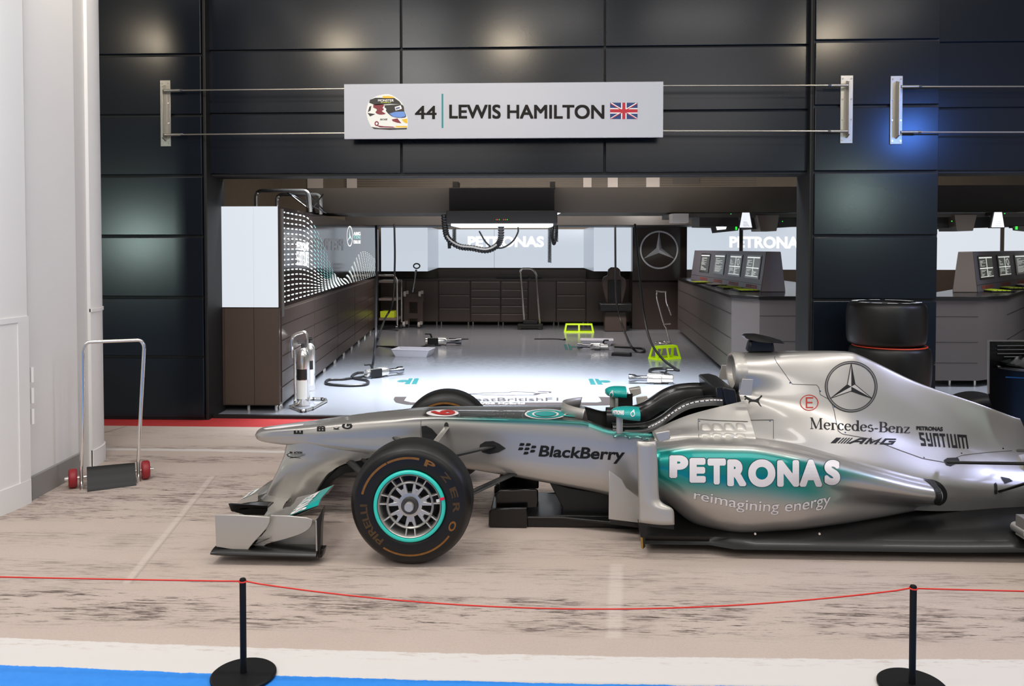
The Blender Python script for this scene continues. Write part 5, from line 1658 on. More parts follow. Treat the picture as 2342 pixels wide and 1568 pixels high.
# ------------------------------------------------------------------ sidepods
def PC(*p): return curve([(a, b, YC - Y) for a, b, Y in p])
P0 = PC((1503, 1000, 4.80), (1600, 992, 4.78), (1700, 995, 4.76), (1800, 1008, 4.76), (1900, 1034, 4.77), (2000, 1062, 4.80), (2100, 1088, 4.84), (2150, 1097, 4.88))
P1 = PC((1503, 1016, 4.62), (1600, 1006, 4.60), (1700, 1007, 4.60), (1800, 1020, 4.60), (1900, 1045, 4.62), (2000, 1072, 4.66), (2100, 1098, 4.72), (2150, 1108, 4.76))
P2 = PC((1503, 1036, 4.53), (1600, 1025, 4.51), (1700, 1026, 4.50), (1800, 1040, 4.50), (1900, 1066, 4.53), (2000, 1092, 4.57), (2100, 1116, 4.64), (2150, 1124, 4.68))
P3 = PC((1503, 1070, 4.50), (1600, 1072, 4.47), (1700, 1073, 4.46), (1800, 1076, 4.465), (1900, 1096, 4.51), (2000, 1118, 4.56), (2100, 1136, 4.63), (2150, 1142, 4.67))
P4 = PC((1503, 1098, 4.53), (1600, 1122, 4.47), (1700, 1125, 4.455), (1800, 1118, 4.47), (1900, 1122, 4.545), (2000, 1138, 4.62), (2100, 1150, 4.70), (2150, 1154, 4.74))
P5 = PC((1503, 1120, 4.60), (1600, 1165, 4.515), (1700, 1176, 4.48), (1800, 1165, 4.485), (1900, 1150, 4.565), (2000, 1150, 4.69), (2100, 1156, 4.80), (2150, 1158, 4.85))
P6 = PC((1503, 1128, 4.72), (1600, 1200, 4.62), (1700, 1217, 4.565), (1800, 1210, 4.565), (1900, 1199, 4.62), (2000, 1184, 4.72), (2100, 1167, 4.84), (2150, 1161, 4.89))
P7 = PC((1503, 1128, 4.86), (1600, 1200, 4.80), (1700, 1217, 4.80), (1800, 1210, 4.80), (1900, 1199, 4.82), (2000, 1184, 4.86), (2100, 1167, 4.92), (2150, 1161, 4.95))
xs0, xs1 = A(1503, 1060, 4.52).x, A(2150, 1130, 4.7).x
def podrows(sgn):
    out = []
    for i in range(81):
        x = xs0 + (xs1 - xs0) * i / 80
        out.append(catm([Vector((x, YC - sgn * interp(c[0], x), interp(c[1], x))) for c in (P0, P1, P2, P3, P4, P5, P6, P7)], 7))
    # rounded lip of the inlet
    first = out[0]; c = sum(first, Vector()) / len(first)
    lip = [p + Vector((-.018, 0, 0)) + (c - p).normalized() * .014 for p in first]
    lip2 = [p + Vector((.01, 0, 0)) + (c - p).normalized() * .03 for p in first]
    return [lip2, lip] + out
TOPL = [(A(px, py, 4.5).x, A(px, py, 4.5).z) for px, py in ((1480, 1032), (1600, 1028), (1700, 1029), (1800, 1043), (1900, 1068), (2000, 1093), (2150, 1130))]
def podcol(co):
    x, y, z = co
    top = interp(TOPL, x)
    d = top - z
    if abs(y - YC) < .5: return SILV
    q = A(1860, 1080, 4.5).x
    k = ss(-.012, .014, d) * (1 - ss(.15, .29, d))
    tail = ss(q - .05, q + .30, x)
    k *= 1 - tail * ss(.02, .05 + .12 * (1 - tail), d)
    k *= 1 - ss(q + .05, q + .55, x)
    return mixc(SILV, TEAL, k)
for s in (1, -1):
    rws = podrows(s)
    m = MB(); m.grid(rws, flip=s < 0); e = rws[-1]; m.add(e, [tuple(range(len(e)))])
    o = m.build('sidepod', 'car_paint', car, smooth=50); paintmesh(o, podcol)
    f = rws[0]; m = MB(); m.add([p + Vector((.03, 0, 0)) for p in f], [tuple(range(len(f)))]); m.build('sidepod_inlet', 'black_matte', o)
    if s > 0: pod = o
PS = bvh_of(pod)
BS = bvh_of(pod, ec, shd)
# exhaust outlet: dark oval at the end of the roll
m = MB()
pts = [(2110, 1095), (2133, 1097), (2152, 1106), (2164, 1122), (2165, 1138), (2158, 1150), (2146, 1155), (2136, 1148), (2140, 1135), (2136, 1118), (2124, 1104)]
pts = [(v.x, v.y) for v in bez([(a, b, 0) for a, b in pts], 4)]
ex = blot(pts, bvh_of(ec, pod), 'exhaust_slot', 'black_matte', .004)

# ------------------------------------------------------------------ floor, tea tray
def X5(px, Y): return A(px, 1150, Y).x
m = MB()
yn = 4.47
fz = lambda x: .055 + max(0, x - 2.2) * .02
x0 = X5(1474, yn); xr = 4.2
top = []; bot = []
for i in range(31):
    x = x0 + (xr - x0) * i / 30
    z = fz(x)
    edge = yn + (.06 * ss(0, .12, 1 - i / 30 * 8) if i < 4 else 0)
    half = [Vector((x, edge, z)), Vector((x, edge + .012, z + .016)), Vector((x, yn + .05, z + .05)), Vector((x, yn + .20, z + .085)), Vector((x, YC - .3, z + .10)), Vector((x, YC, z + .10))]
    top.append(half + [Vector((p.x, 2 * YC - p.y, p.z)) for p in reversed(half[:-1])])
    bot.append([Vector((x, edge, z)), Vector((x, 2 * YC - edge, z))])
m.grid(top); m.grid(bot, flip=True); m.add(top[0], [tuple(range(len(top[0])))])
fl_ = m.build('floor_tray', 'carbon', car, smooth=40)
for px in (1727, 1874):
    c = A(px, 1220, 4.5); MB().lathe([(0, -.004), (.006, -.004), (.007, 0)], (c.x, c.y - .0, c.z), 'y', 10).build('floor_bolt', 'chrome', fl_)
m = MB(); m.box((A(1206, 1200, 4.9).x, 4.95, .018), (4.2, 5.41, .05)); m.build('plank', 'black_matte', car)
# tea tray and its turning vanes
m = MB()
a0, a1 = A(1119, 1200, 4.93).x, A(1480, 1200, 4.93).x
out = [(a0, 5.18), (a0, 4.95), (a0 + .06, 4.925), (a0 + .45, 4.93), (a1, 4.80)]
full = out + [(x, 2 * YC - y) for x, y in reversed(out[1:])]
m.prism([Vector((x, y, .05)) for x, y in full], (0, 0, .018)); m.build('tea_tray', 'carbon', car, bevel=.006)
for s in (1, -1):
    f = (lambda p: p) if s > 0 else (lambda p: Vector((p.x, 2 * YC - p.y, p.z)))
    Yv = 4.915
    m = MB(); m.prism([f(A(x, y, Yv)) for x, y in ((1117, 1205), (1118, 1170), (1125, 1162), (1206, 1160), (1206, 1180), (1206, 1207))], (0, .02 * s, 0)); m.build('tray_vane', 'black_gloss', car, bevel=.008)
    m = MB(); m.prism([f(A(x, y, Yv + .06)) for x, y in ((1133, 1166), (1134, 1128), (1144, 1120), (1226, 1118), (1231, 1122), (1231, 1160))], (0, .02 * s, 0)); m.build('upper_vane', 'black_gloss', car, bevel=.008)
    m = MB(); m.prism([f(A(x, y, Yv + .02)) for x, y in ((1206, 1183), (1290, 1178), (1400, 1180), (1470, 1196), (1470, 1216), (1390, 1206), (1206, 1205))], (0, .02 * s, 0)); m.build('tray_skirt', 'carbon', car, bevel=.004)
# splitter wedge joining tub and tray
m = MB()
wd = [(1256, 1102), (1300, 1115), (1400, 1130), (1500, 1150), (1530, 1190), (1500, 1215), (1280, 1188), (1286, 1160)]
m.prism([A(x, y, YC - .19) for x, y in wd], (0, .38, 0)); m.build('splitter', 'black_satin', car, bevel=.02)

# ------------------------------------------------------------------ barge boards and vanes at the sidepod
for s in (1, -1):
    f = (lambda p: p) if s > 0 else (lambda p: Vector((p.x, 2 * YC - p.y, p.z)))
    Yb = 4.70
    o = MB().prism([f(A(x, y, Yb)) for x, y in ((1393, 1076), (1422, 1096), (1432, 1115), (1468, 1142), (1464, 1196), (1392, 1187))], (0, .012 * s, 0)).build('barge_board', 'silver_bright', car, bevel=.003)
    MB().prism([f(A(x, y, Yb)) for x, y in ((1392, 1187), (1464, 1197), (1464, 1207), (1398, 1198))], (0, .012 * s, 0)).build('board_foot', 'carbon', o, bevel=.003)
    # tall vane with flared foot
    Yv = 4.42
    prof = [(1010, 1458, 1500, 0), (1050, 1459, 1503, 0), (1100, 1461, 1505, 0), (1135, 1462, 1507, 0), (1146, 1462, 1510, -.004), (1154, 1462, 1520, -.012), (1160, 1462, 1534, -.022), (1168, 1462, 1540, -.026), (1196, 1462, 1541, -.030)]
    rows = []
    for py, xa, xb, dy in prof:
        a, b = A(xa, py, Yv), A(xb, py, Yv)
        n = 10
        rows.append([f(Vector((a.x + (b.x - a.x) * k / n, Yv + .02 + dy * ss(0, 1, k / n) - .018 * math.sin(PI * k / n), a.z))) for k in range(n + 1)])
    cols = [bez([r[k] for r in rows], 3) for k in range(11)]
    rr = [[c[j] for c in cols] for j in range(len(cols[0]))]
    m = MB(); m.grid(rr, flip=s < 0)
    v = m.build('turning_vane', 'silver_bright', car, smooth=60, solid=.012, fix=False)
    a, b = rr[-1][0], rr[-1][-1]
    MB().prism([a, b, b + Vector((0, 0, -.028)), a + Vector((0, 0, -.018))], (0, .014 * s, 0)).build('vane_foot', 'carbon', v)
    MB().prism([f(A(x, y, 4.5)) for x, y in ((1459, 1190), (1475, 1192), (1476, 1250), (1470, 1255))], (0, .02 * s, 0)).build('vane_strut', 'carbon', v)
    MB().prism([f(A(x, y, 4.49)) for x, y in ((1465, 1228), (1470, 1230), (1471, 1253), (1467, 1253))], (0, .012 * s, 0)).build('brass_tab', 'brass', v)
    # bridge from vane to tub
    m = MB(); m.prism([f(A(x, y, 4.46)) for x, y in ((1498, 990), (1532, 984), (1534, 1003), (1506, 1013))], (0, .07 * s, 0)); m.build('vane_bridge', 'silver_bright', car, bevel=.006)
    # three small scallops on the tub edge
    for k in range(3):
        c = A(1418 + 34 * k, 991 + 3 * k, YC - .32)
        m = MB(); rws = []
        for q in range(7):
            a = PI * q / 6
            rws.append([f(Vector((c.x + .04 * math.cos(a), YC - .30, c.z - .01 + .016 * math.sin(a)))), f(Vector((c.x + .04 * math.cos(a), YC - .352, c.z - .02 + .012 * math.sin(a))))])
        m.grid(rws); o = m.build('edge_fin', 'car_paint', car, solid=.004); paintmesh(o, lambda co: mixc(SILV, TEAL, .75))

# ------------------------------------------------------------------ mirrors, cockpit details
def mirror_part(sgn, px0, py0, px1, py1, st):
    hw = .40
    Y = YC - sgn * hw
    a, b = A(px0, py1, Y), A(px1, py0, Y)
    L = b.x - a.x; Hh = b.z - a.z
    rows = []
    for k in range(13):
        t = k / 12
        e_ = (1 - (1 - min(1, t * 1.25 + .01)) ** 2) ** .5
        w = .055 * e_ + .004
        h = Hh / 2 * (e_ * .8 + .2)
        x = a.x + L * t
        rows.append([Vector((x, Y + w * 1.5 * math.cos(q) , (a.z + b.z) / 2 + h * (abs(math.sin(q)) ** .8) * (1 if math.sin(q) >= 0 else -1) + .01 * (1 - t))) for q in [2 * PI * z / 20 for z in range(21)]])
    m = MB(); m.grid(rows); m.add(rows[0][:-1], [tuple(range(20))])
    o = m.build('mirror', 'teal', car, smooth=50)
    e = rows[-1][:-1]
    MB().add([p + Vector((-.006, 0, 0)) for p in e], [tuple(range(20))]).build('mirror_glass', 'black_gloss', o)
    p, q = A(st[0], st[1], Y), A(st[0] + (st[2] if len(st) > 2 else 0), (py0 + py1) / 2, Y)
    rws = []
    for k in range(9):
        t = k / 8; c = p + (q - p) * t
        rws.append([Vector((c.x + .019 * math.cos(w) , c.y + .008 * math.sin(w), c.z)) for w in [2 * PI * z / 12 for z in range(13)]])
    m = MB(); m.grid(rws); m.build('mirror_stalk', 'silver_bright', car, smooth=60)
    return o
m1 = mirror_part(1, 1399, 931, 1461, 960, (1417, 990))
m2 = mirror_part(-1, 1384, 884, 1431, 912, (1401, 948))
MS = bvh_of(m1)
# far-side winglet plates and screen
f = lambda p: p
MB().prism([A(x, y, 5.50) for x, y in ((1414, 903), (1447, 900), (1447, 938), (1414, 938))], (0, .01, 0)).build('far_vane', 'black_satin', car)
MB().prism([A(x, y, 5.62) for x, y in ((1455, 908), (1480, 905), (1484, 935), (1458, 938))], (0, .012, 0)).build('far_bridge', 'silver_bright', car, bevel=.003)
m = MB(); rws = []                                              # small curved windscreen
for k in range(15):
    a = PI * (k / 14)
    y = YC + .20 * math.cos(a) * -1; xx = A(1282, 950, YC).x + (.0 if True else 0) + .13 * abs(math.cos(a)) ** 2.0
    rws.append([Vector((xx, y, .655)), Vector((xx + .015, y, .725 - .01 * abs(math.cos(a)))), ])
m.grid(rws); ws = m.build('windscreen', 'silver_bright', car, smooth=60, solid=.005)
# headrest surround: glossy black with white stitched edge
def surround(sgn):
    S = [(1400, 968, .25), (1440, 970, .265), (1480, 966, .28), (1510, 952, .285), (1540, 930, .275), (1575, 912, .255), (1620, 905, .24), (1650, 905, .23)]
    rows = []
    for px, py, w in S:
        p = A(px, py, YC - w)
        q = [Vector((p.x, YC - sgn * (w + .05), p.z - .05 + .0)), Vector((p.x, YC - sgn * (w + .035), p.z - .012)), Vector((p.x, YC - sgn * w, p.z)), Vector((p.x, YC - sgn * (w - .05), p.z - .015)), Vector((p.x, YC - sgn * (w - .075), p.z - .12))]
        rows.append(catm(q, 3))
    cols = [bez([r[k] for r in rows], 4) for k in range(len(rows[0]))]
    return [[c[j] for c in cols] for j in range(len(cols[0]))], S
for s in (1, -1):
    rr, S = surround(s)
    m = MB(); m.grid(rr, flip=s < 0); o = m.build('headrest_pad', 'black_gloss', car, smooth=60)
    ed = MB()
    pts = [r[2] + Vector((0, -.003, .004)) for r in rr]
    for k in range(8, len(pts) - 1):
        d = pts[k + 1] - pts[k]
        ed.cyl(pts[k] + d * .05, pts[k] + d * .75, .0042, 6)
    ed.build('edge_stitching', 'decal_white', o)
# far cockpit wall seen across the opening
m = MB(); pts = [(1440, 940), (1480, 912), (1520, 903), (1600, 898), (1640, 900), (1640, 940)]
m.prism([A(x, y, 5.46) for x, y in pts], (0, .03, 0)); m.build('far_cockpit_wall', 'silver', car, bevel=.01)
# headrest block in front of the airbox
m = MB(); pts = [(1634, 886), (1660, 884), (1682, 890), (1688, 925), (1640, 930), (1636, 905)]
m.prism([A(x, y, YC - .26) for x, y in pts], (0, .52, 0)); hr = m.build('headrest', 'black_satin', car, bevel=.015)
m = MB(); m.prism([A(x, y, YC - .27) for x, y in ((1652, 888), (1658, 887), (1668, 926), (1660, 928))], (0, .54, 0)); m.build('headrest_strap', 'black_satin', hr, bevel=.004)
# winglet by the airbox
for s in (1, -1):
    f = (lambda p: p) if s > 0 else (lambda p: Vector((p.x, 2 * YC - p.y, p.z)))
    MB().prism([f(A(x, y, YC - .29)) for x, y in ((1698, 866), (1723, 867), (1719, 904), (1690, 903))], (0, .008 * s, 0)).build('airbox_winglet', 'silver_bright', car, bevel=.002)
# camera pod on the airbox
m = MB(); rows = []
for px, yt_, yb_, w in ((1700, 764, 769, .06), (1706, 762, 776, .10), (1725, 762, 784, .12), (1745, 766, 784, .12), (1765, 770, 782, .11), (1784, 776, 780, .10)):
    a, b = A(px, yt_, YC), A(px, yb_, YC)
    rows.append([Vector((a.x, YC - w, (a.z + b.z) / 2 - .01)), Vector((a.x, YC - w * .6, a.z - .008)), Vector((a.x, YC, a.z)), Vector((a.x, YC + w * .6, a.z - .008)), Vector((a.x, YC + w, (a.z + b.z) / 2 - .01)), Vector((a.x, YC, b.z)), Vector((a.x, YC - w, (a.z + b.z) / 2 - .01))])
m.grid(rows); m.add(rows[0][:-1], [tuple(range(6))]); m.add(rows[-1][:-1], [tuple(range(6))])
cp = m.build('camera_pod', 'carbon', car, smooth=50)
m = MB(); a = [A(x, y, YC) for x, y in ((1712, 778), (1766, 780), (1770, 803), (1706, 803))]
m.prism([p - Vector((0, .035, 0)) for p in a], (0, .07, 0)); m.build('pod_mount', 'black_satin', cp, bevel=.012)

# ------------------------------------------------------------------ cooling scoops on the cover flank
for k in range(4):
    c = (1614, 1641, 1668, 1695)[k]
    for py, rx, rz, o_ in ((976, .030, .036, .010), (997, .030, .022, .008)):
        d = ray(c, py).normalized(); best = None
        for b in BS:
            h = b.ray_cast(_C + d * 3.2, d)
            if h[0] is not None and (best is None or h[3] < best[3]): best = h
        if best is None: continue
        q, n = best[0], best[1]
        if n.y > 0: n = -n
        t1 = Vector((1, 0, 0)); t1 = (t1 - n * t1.dot(n)).normalized(); t2 = n.cross(t1)
        if t2.z < 0: t2 = -t2
        rws = []
        for i in range(9):
            r_ = 1 - i / 8
            rws.append([q + t1 * (rx * r_ * math.copysign(abs(math.cos(w)) ** .6, math.cos(w)) - .008 * (1 - r_)) + t2 * (rz * r_ * math.copysign(abs(math.sin(w)) ** .6, math.sin(w)) + .008 * (1 - r_)) + n * (o_ * (1 - r_ ** 2.2) - .0015) for w in [2 * PI * z / 24 for z in range(25)]])
        MB().grid(rws).build('cooling_scoop', 'silver_bright', car, smooth=60)

# ------------------------------------------------------------------ front wing
xw0, xw1 = A(505, 1200, 4.6).x, A(735, 1200, 4.6).x
m = MB(); rows = []                                            # main plane across the car
for k in range(41):
    y = YC - .86 + 1.72 * k / 40
    d = abs(y - YC)
    z0 = .085 + .035 * (1 - ss(.18, .5, d))
    xa = A(512, 1260, 4.34).x * ss(.2, .7, d) + (A(585, 1160, 5.18).x) * (1 - ss(.2, .7, d)); ch = .26
    rows.append([Vector((xa + ch * t, y, z0 + .022 * math.sin(PI * t ** .6) + .05 * t * t * ss(.25, .6, d))) for t in [j / 10 for j in range(11)]] + [Vector((xa + ch * t, y, z0 - .012 * math.sin(PI * t) + .05 * t * t * ss(.25, .6, d) - .002)) for t in [j / 10 for j in range(10, -1, -1)]])
m.grid(rows); m.build('wing_main_plane', 'silver', car, smooth=60)
for s in (1, -1):
    for e, (za, zb, xs, xe_, mm) in enumerate(((.125, .215, 575, 668, 'silver'), (.205, .318, 640, 738, 'silver'))):
        m = MB(); rows = []
        for k in range(25):
            d = .24 + .575 * k / 24
            y = YC - s * d
            q = ss(0, .45, k / 24)
            xa, xb = A(xs, 1180, 4.45).x, A(xe_, 1150, 4.45).x
            xa -= .05 * (1 - q); xb -= .10 * (1 - q)
            zt_ = za + (zb - za) * (.25 + .75 * q)
            if k / 24 > .9: zt_ -= .02 * ss(.9, 1, k / 24)
            rows.append([Vector((xa + (xb - xa) * t, y, za - .04 * (1 - q) + (zt_ - za) * (t ** 1.25) + .010 * math.sin(PI * t))) for t in [j / 8 for j in range(9)]] + [Vector((xa + (xb - xa) * t, y, za - .04 * (1 - q) + (zt_ - za) * (t ** 1.25) - .003)) for t in [j / 8 for j in range(8, -1, -1)]])
        m.grid(rows, flip=s < 0); fo = m.build('wing_flap', mm, car, smooth=60)
        def bilin(R_, k, t):
            k = max(0, min(23.999, k)); t = max(0, min(7.999, t)); i, j = int(k), int(t); a, b = k - i, t - j
            p = (R_[i][j] * (1 - a) + R_[i + 1][j] * a) * (1 - b) + (R_[i][j + 1] * (1 - a) + R_[i + 1][j + 1] * a) * b
            return p + Vector((-.0015, 0, .002))
        if e == 1:
            pa = Ink(); pa.rect(0, 0, 1, 1)
            paint(pa.art(), lambda u, v, R_=rows: bilin(R_, 11 + 13 * u, 2.6 + 5.35 * v), 'flap_paint', 'teal', fo, dirv=(0, 0, -1), off=0, cut=.08)
            if s > 0:
                paint(text2d('PETRONAS', .05), lambda u, v, R_=rows: bilin(R_, 12 + 12 * u, 2.8 + 3.0 * v) + Vector((-.002, 0, .003)), 'flap_text', 'decal_white', fo, dirv=(0, 0, -1), off=0, cut=(.05, .3))
    # end plate assembly
    f = (lambda p: p) if s > 0 else (lambda p: Vector((p.x, 2 * YC - p.y, p.z)))
    Ye = 4.30
    def ep(pts, Y, th, name, mm, par=car, bevel=.003, sm=True):
        q = [f(A(x, y, Y)) for x, y in pts]
        return MB().prism(q, (0, th * s, 0)).build(name, mm, par, bevel=bevel)
    scv = [(v.x, v.y) for v in bez([(617, 1182, 0), (616, 1194, 0), (610, 1206, 0), (597, 1222, 0), (582, 1238, 0), (572, 1250, 0), (566, 1259, 0)], 4)]
    ep([(491, 1177), (540, 1177)] + scv + [(530, 1256), (494, 1250)], Ye, .010, 'front_end_plate', 'silver_bright')
    lower = [(v.x, v.y) for v in bez([(715, 1188, 0), (713, 1200, 0), (705, 1211, 0), (690, 1220, 0), (665, 1229, 0), (640, 1236, 0), (615, 1242, 0), (603, 1249, 0), (597, 1260, 0)], 4)]
    upl = [(v.x, v.y) for v in bez([(619, 1179, 0), (618, 1194, 0), (610, 1210, 0), (595, 1228, 0), (582, 1244, 0), (574, 1260, 0)], 4)][::-1]
    ep([(619, 1178), (660, 1179), (700, 1183)] + lower + upl[:-1], Ye + .045, .010, 'rear_end_plate', 'silver_bright')
    ep([(590, 1262), (620, 1240), (690, 1212), (716, 1190), (724, 1190), (724, 1268), (640, 1268)], Ye + .10, .010, 'inner_plate', 'silver')
    ep([(720, 1192), (728, 1182), (737, 1165), (739, 1160), (734, 1200), (732, 1270), (722, 1275)], Ye + .005, .05, 'rear_edge', 'carbon')
    ep([(721, 1190), (724, 1190), (726, 1276), (722, 1276)], Ye + .0, .01, 'edge_strip', 'silver_bright')
    # curled foot
    m = MB(); rows = []
    for k in range(21):
        t = k / 20
        a = A(483 + (724 - 483) * t, 1264 + 6 * t, Ye - .015)
        r = .024 * (min(1, .7 + t * 8) if t < .1 else 1)
        rows.append([f(Vector((a.x, a.y + .06 + .075 * math.cos(w), a.z + r * math.sin(w) * (1.0 if math.sin(w) > 0 else .9)))) for w in [2 * PI * q / 16 for q in range(17)]])
    m.grid(rows, flip=s < 0); m.add(rows[0][:-1], [tuple(range(16))]); m.add(rows[-1][:-1], [tuple(range(16))])
    m.build('end_plate_foot', 'carbon', car, smooth=60)
    ep([(726, 1256), (741, 1255), (736, 1275), (726, 1275)], Ye + .02, .06, 'foot_gurney', 'carbon')
    # cascade winglet above the plate
    m = MB(); rows = []
    for k in range(11):
        y = 4.42 + .11 * k / 10
        rows.append([f(Vector((A(527 + 78 * t, 1170, 4.38).x, y, A(600, 1177, 4.38).z + .010 + .012 * t * t + .010 * math.sin(PI * t)))) for t in [j / 8 for j in range(9)]])
    m.grid(rows); m.build('cascade_plane', 'black_gloss', car, smooth=60, solid=.006)
    ep([(522, 1151), (570, 1153), (613, 1156), (611, 1168), (604, 1178), (560, 1177), (528, 1168)], 4.42, .008, 'cascade_plate', 'black_gloss')
    ep([(525, 1150), (580, 1153), (575, 1172), (530, 1170)], 4.64, .008, 'cascade_plate', 'black_gloss')
# centre section label and leading block
c0, c1 = A(549, 1144, YC - .26), A(600, 1119, YC - .26)
m = MB(); rows = []
for k in range(9):
    y = YC - .34 + .17 * k / 8
    rows.append([Vector((c0.x + .14 * t, y, c0.z + (c1.z - c0.z) * t ** .7)) for t in [j / 8 for j in range(9)]])
nb = MB(); lo = [r for r in rows]
nb.grid(lo); nb.grid([[p - Vector((0, 0, .045)) for p in r] for r in lo], flip=True)
nb.grid([[r[0] for r in lo], [r[0] - Vector((0, 0, .045)) for r in lo]]); nb.grid([lo[0], [p - Vector((0, 0, .045)) for p in lo[0]]])
wc = nb.build('wing_centre_block', 'silver_bright', car, smooth=40)
lab = Ink(); lab.poly([(.2, .12), (.62, .12), (.72, .3), (.72, .86), (.62, .92), (.2, .92)])
def onc(u, v):
    i = v * 8; j = u * 8; a, b = int(min(7, i)), int(min(7, j)); fa, fb = i - a, j - b
    return (rows[a][b] * (1 - fa) + rows[a + 1][b] * fa) * (1 - fb) + (rows[a][b + 1] * (1 - fa) + rows[a + 1][b + 1] * fa) * fb
paint(lab.art(), onc, 'label_patch', 'label_white', wc, dirv=(0, 0, -1), off=.003, cut=.12)
lab = Ink()
for k in range(5): lab.rect(.40, .2 + .12 * k, .54, .26 + .12 * k)
paint(lab.art(), onc, 'label_print', 'decal_grey', wc, dirv=(0, 0, -1), off=.005, cut=.12)

# ------------------------------------------------------------------ wheels
def wheel(cx, cz, yf, s, Rr, Wd, nm, front=True):
    """s = +1: outer face towards the camera"""
    w = thing(nm, None, None, (cx, yf, cz)); w.parent = car; w.matrix_parent_inverse = WORLD0[car.name].inverted()
    o = Vector((cx, yf, cz)); D = lambda pr: [(r, h * s) for r, h in pr]
    side = [(.168, .03), (.178, .016), (.196, .006), (.215, .000), (Rr * .80, -.004), (Rr * .89, .004), (Rr * .935, .018), (Rr * .965, .035), (Rr * .985, .050)]
    tread = [(Rr * .985, .050), (Rr * .996, .062), (Rr, .085), (Rr, Wd - .085), (Rr * .996, Wd - .062), (Rr * .985, Wd - .05)]
    back = [(Rr * .985, Wd - .05), (Rr * .935, Wd - .018), (Rr * .80, Wd + .004), (.215, Wd), (.178, Wd - .016), (.168, Wd - .05)]
    sp = [(v.x, v.y) for v in bez([(a, b, 0) for a, b in side], 4)]
    m = MB(); m.lathe(D(sp), o, 'y', 96, 'rubber'); m.lathe(D(tread), o, 'y', 96, 'tread_rubber'); m.lathe(D(back), o, 'y', 96, 'rubber')
    ty = m.build('tyre', 'rubber', w, smooth=60)
    def yat(r): return yf + s * interp(sorted(sp), r)
    # rim barrel
    rim = MB(); rim.lathe(D([(.190, .002), (.186, -.004), (.176, -.006), (.170, .002), (.166, .03), (.160, .10), (.158, Wd - .03)]), o, 'y', 72)
    rm = rim.build('rim_barrel', 'wheel_dark', w, smooth=50)
    r = MB(); r.lathe(D([(.1925, .004), (.1905, -.006), (.182, -.0095), (.1735, -.007), (.171, .004)]), o, 'y', 96); r.build('rim_ring', 'teal_ring', w, smooth=60)
    r = MB(); r.lathe(D([(.171, .002), (.168, -.002), (.161, .006), (.158, .05), (.156, .12)]), o, 'y', 96); r.build('rim_lip', 'wheel_silver', w, smooth=60)
    if s < 0: return w, yat, o
    dk = MB(); dk.lathe(D([(.158, .135), (.05, .11), (0, .11)]), o, 'y', 48); dk.build('brake_drum', 'black_matte', w)
    yf2 = .018
    r = MB(); r.lathe(D([(.127, yf2 + .02), (.127, yf2), (.121, yf2 - .006), (.1155, yf2), (.1155, yf2 + .02)]), o, 'y', 72); r.build('spoke_ring', 'wheel_silver', w, smooth=40)
    def bar(a0, r0, a1, r1, w0, w1, d0, d1, th):
        p = [o + Vector((r0 * math.cos(a0), d0, r0 * math.sin(a0))), o + Vector((r1 * math.cos(a1), d1, r1 * math.sin(a1)))]
        t = (p[1] - p[0]); n = Vector((-t.z, 0, t.x)).normalized()
        f1 = [p[0] - n * w0 / 2, p[1] - n * w1 / 2, p[1] + n * w1 / 2, p[0] + n * w0 / 2]
        b1 = [q + Vector((0, th, 0)) for q in f1]
        return MB().hexa(f1, b1)
    for k in range(7):                       # long thin twin spokes of the outer field, Y-arms of the inner field
        a = 2 * PI * k / 7 + .25
        for q in (-1, 1):
            bar(a + q * .17, .122, a + q * .155, .168, .0075, .0075, yf2, .004, .03).build('outer_spoke', 'wheel_silver', w, bevel=.0015)
        for q in (-1, 1):
            bar(a + q * .10, .06, a + q * .21, .117, .024, .013, yf2 + .004, yf2, .02).build('inner_spoke', 'wheel_silver', w, bevel=.003)
        bar(a, .034, a, .092, .036, .036, yf2 + .006, yf2 + .004, .02).build('inner_spoke', 'wheel_silver', w, bevel=.004)
    r = MB(); r.lathe(D([(.066, yf2 + .03), (.064, yf2 + .004), (.045, yf2 + .002), (.044, yf2 + .02)]), o, 'y', 48); r.build('hub_disc', 'wheel_silver', w, smooth=40)
    r = MB(); r.lathe(D([(.046, yf2 + .02), (.046, yf2 - .012), (.042, yf2 - .018), (.028, yf2 - .016), (.026, yf2 - .004)]), o, 'y', 40); r.build('hub_nut', 'wheel_dark', w, smooth=40)
    r = MB(); r.lathe(D([(.026, yf2 - .004), (.026, yf2 - .036), (.022, yf2 - .042), (0, yf2 - .042)]), o, 'y', 32); r.build('axle_end', 'wheel_silver', w, smooth=40)
    def sidewall(art, name, mm, off=.0012, cut=0):
        return paint(art, lambda u, v: Vector((o.x + v * math.cos(u), yat(v), o.z + v * math.sin(u))), name, mm, ty, dirv=(0, s, 0), off=off, cut=cut)
    def arcband(a0, a1, r0, r1, n=24):
        i = Ink(); L = [(R(a0 + (a1 - a0) * k / n), r0) for k in range(n + 1)]; Q = [(R(a0 + (a1 - a0) * k / n), r1) for k in range(n + 1)]
        i.quads(L, Q); return i.art()
    def arctext(txt, a0, a1, r0, r1, name, mm):
        t = text2d(txt, .03)
        art = ([(R(a0 + (a1 - a0) * x), r0 + (r1 - r0) * y) for x, y in t[0]], t[1], 1)
        sidewall(art, name, mm, cut=(.04, .012))
    sidewall(arcband(78, 117, .252, .264), 'tyre_stripe', 'rubber_mark')
    sidewall(arcband(118, 166, .252, .264), 'tyre_stripe', 'rubber_mark')
    sidewall(arcband(-122, -36, .256, .266), 'tyre_stripe', 'rubber_mark')
    for ch, a in (('P', 64), ('Z', 39), ('E', 18), ('R', -1), ('O', -24)):
        arctext(ch, a + 6.5, a - 6.5, .232, .268, 'tyre_text', 'rubber_mark_faint' if ch in 'ERZ' else 'rubber_mark')
    arctext('PIRELLI', 233, 178, .225, .262, 'tyre_text', 'rubber_mark_faint')
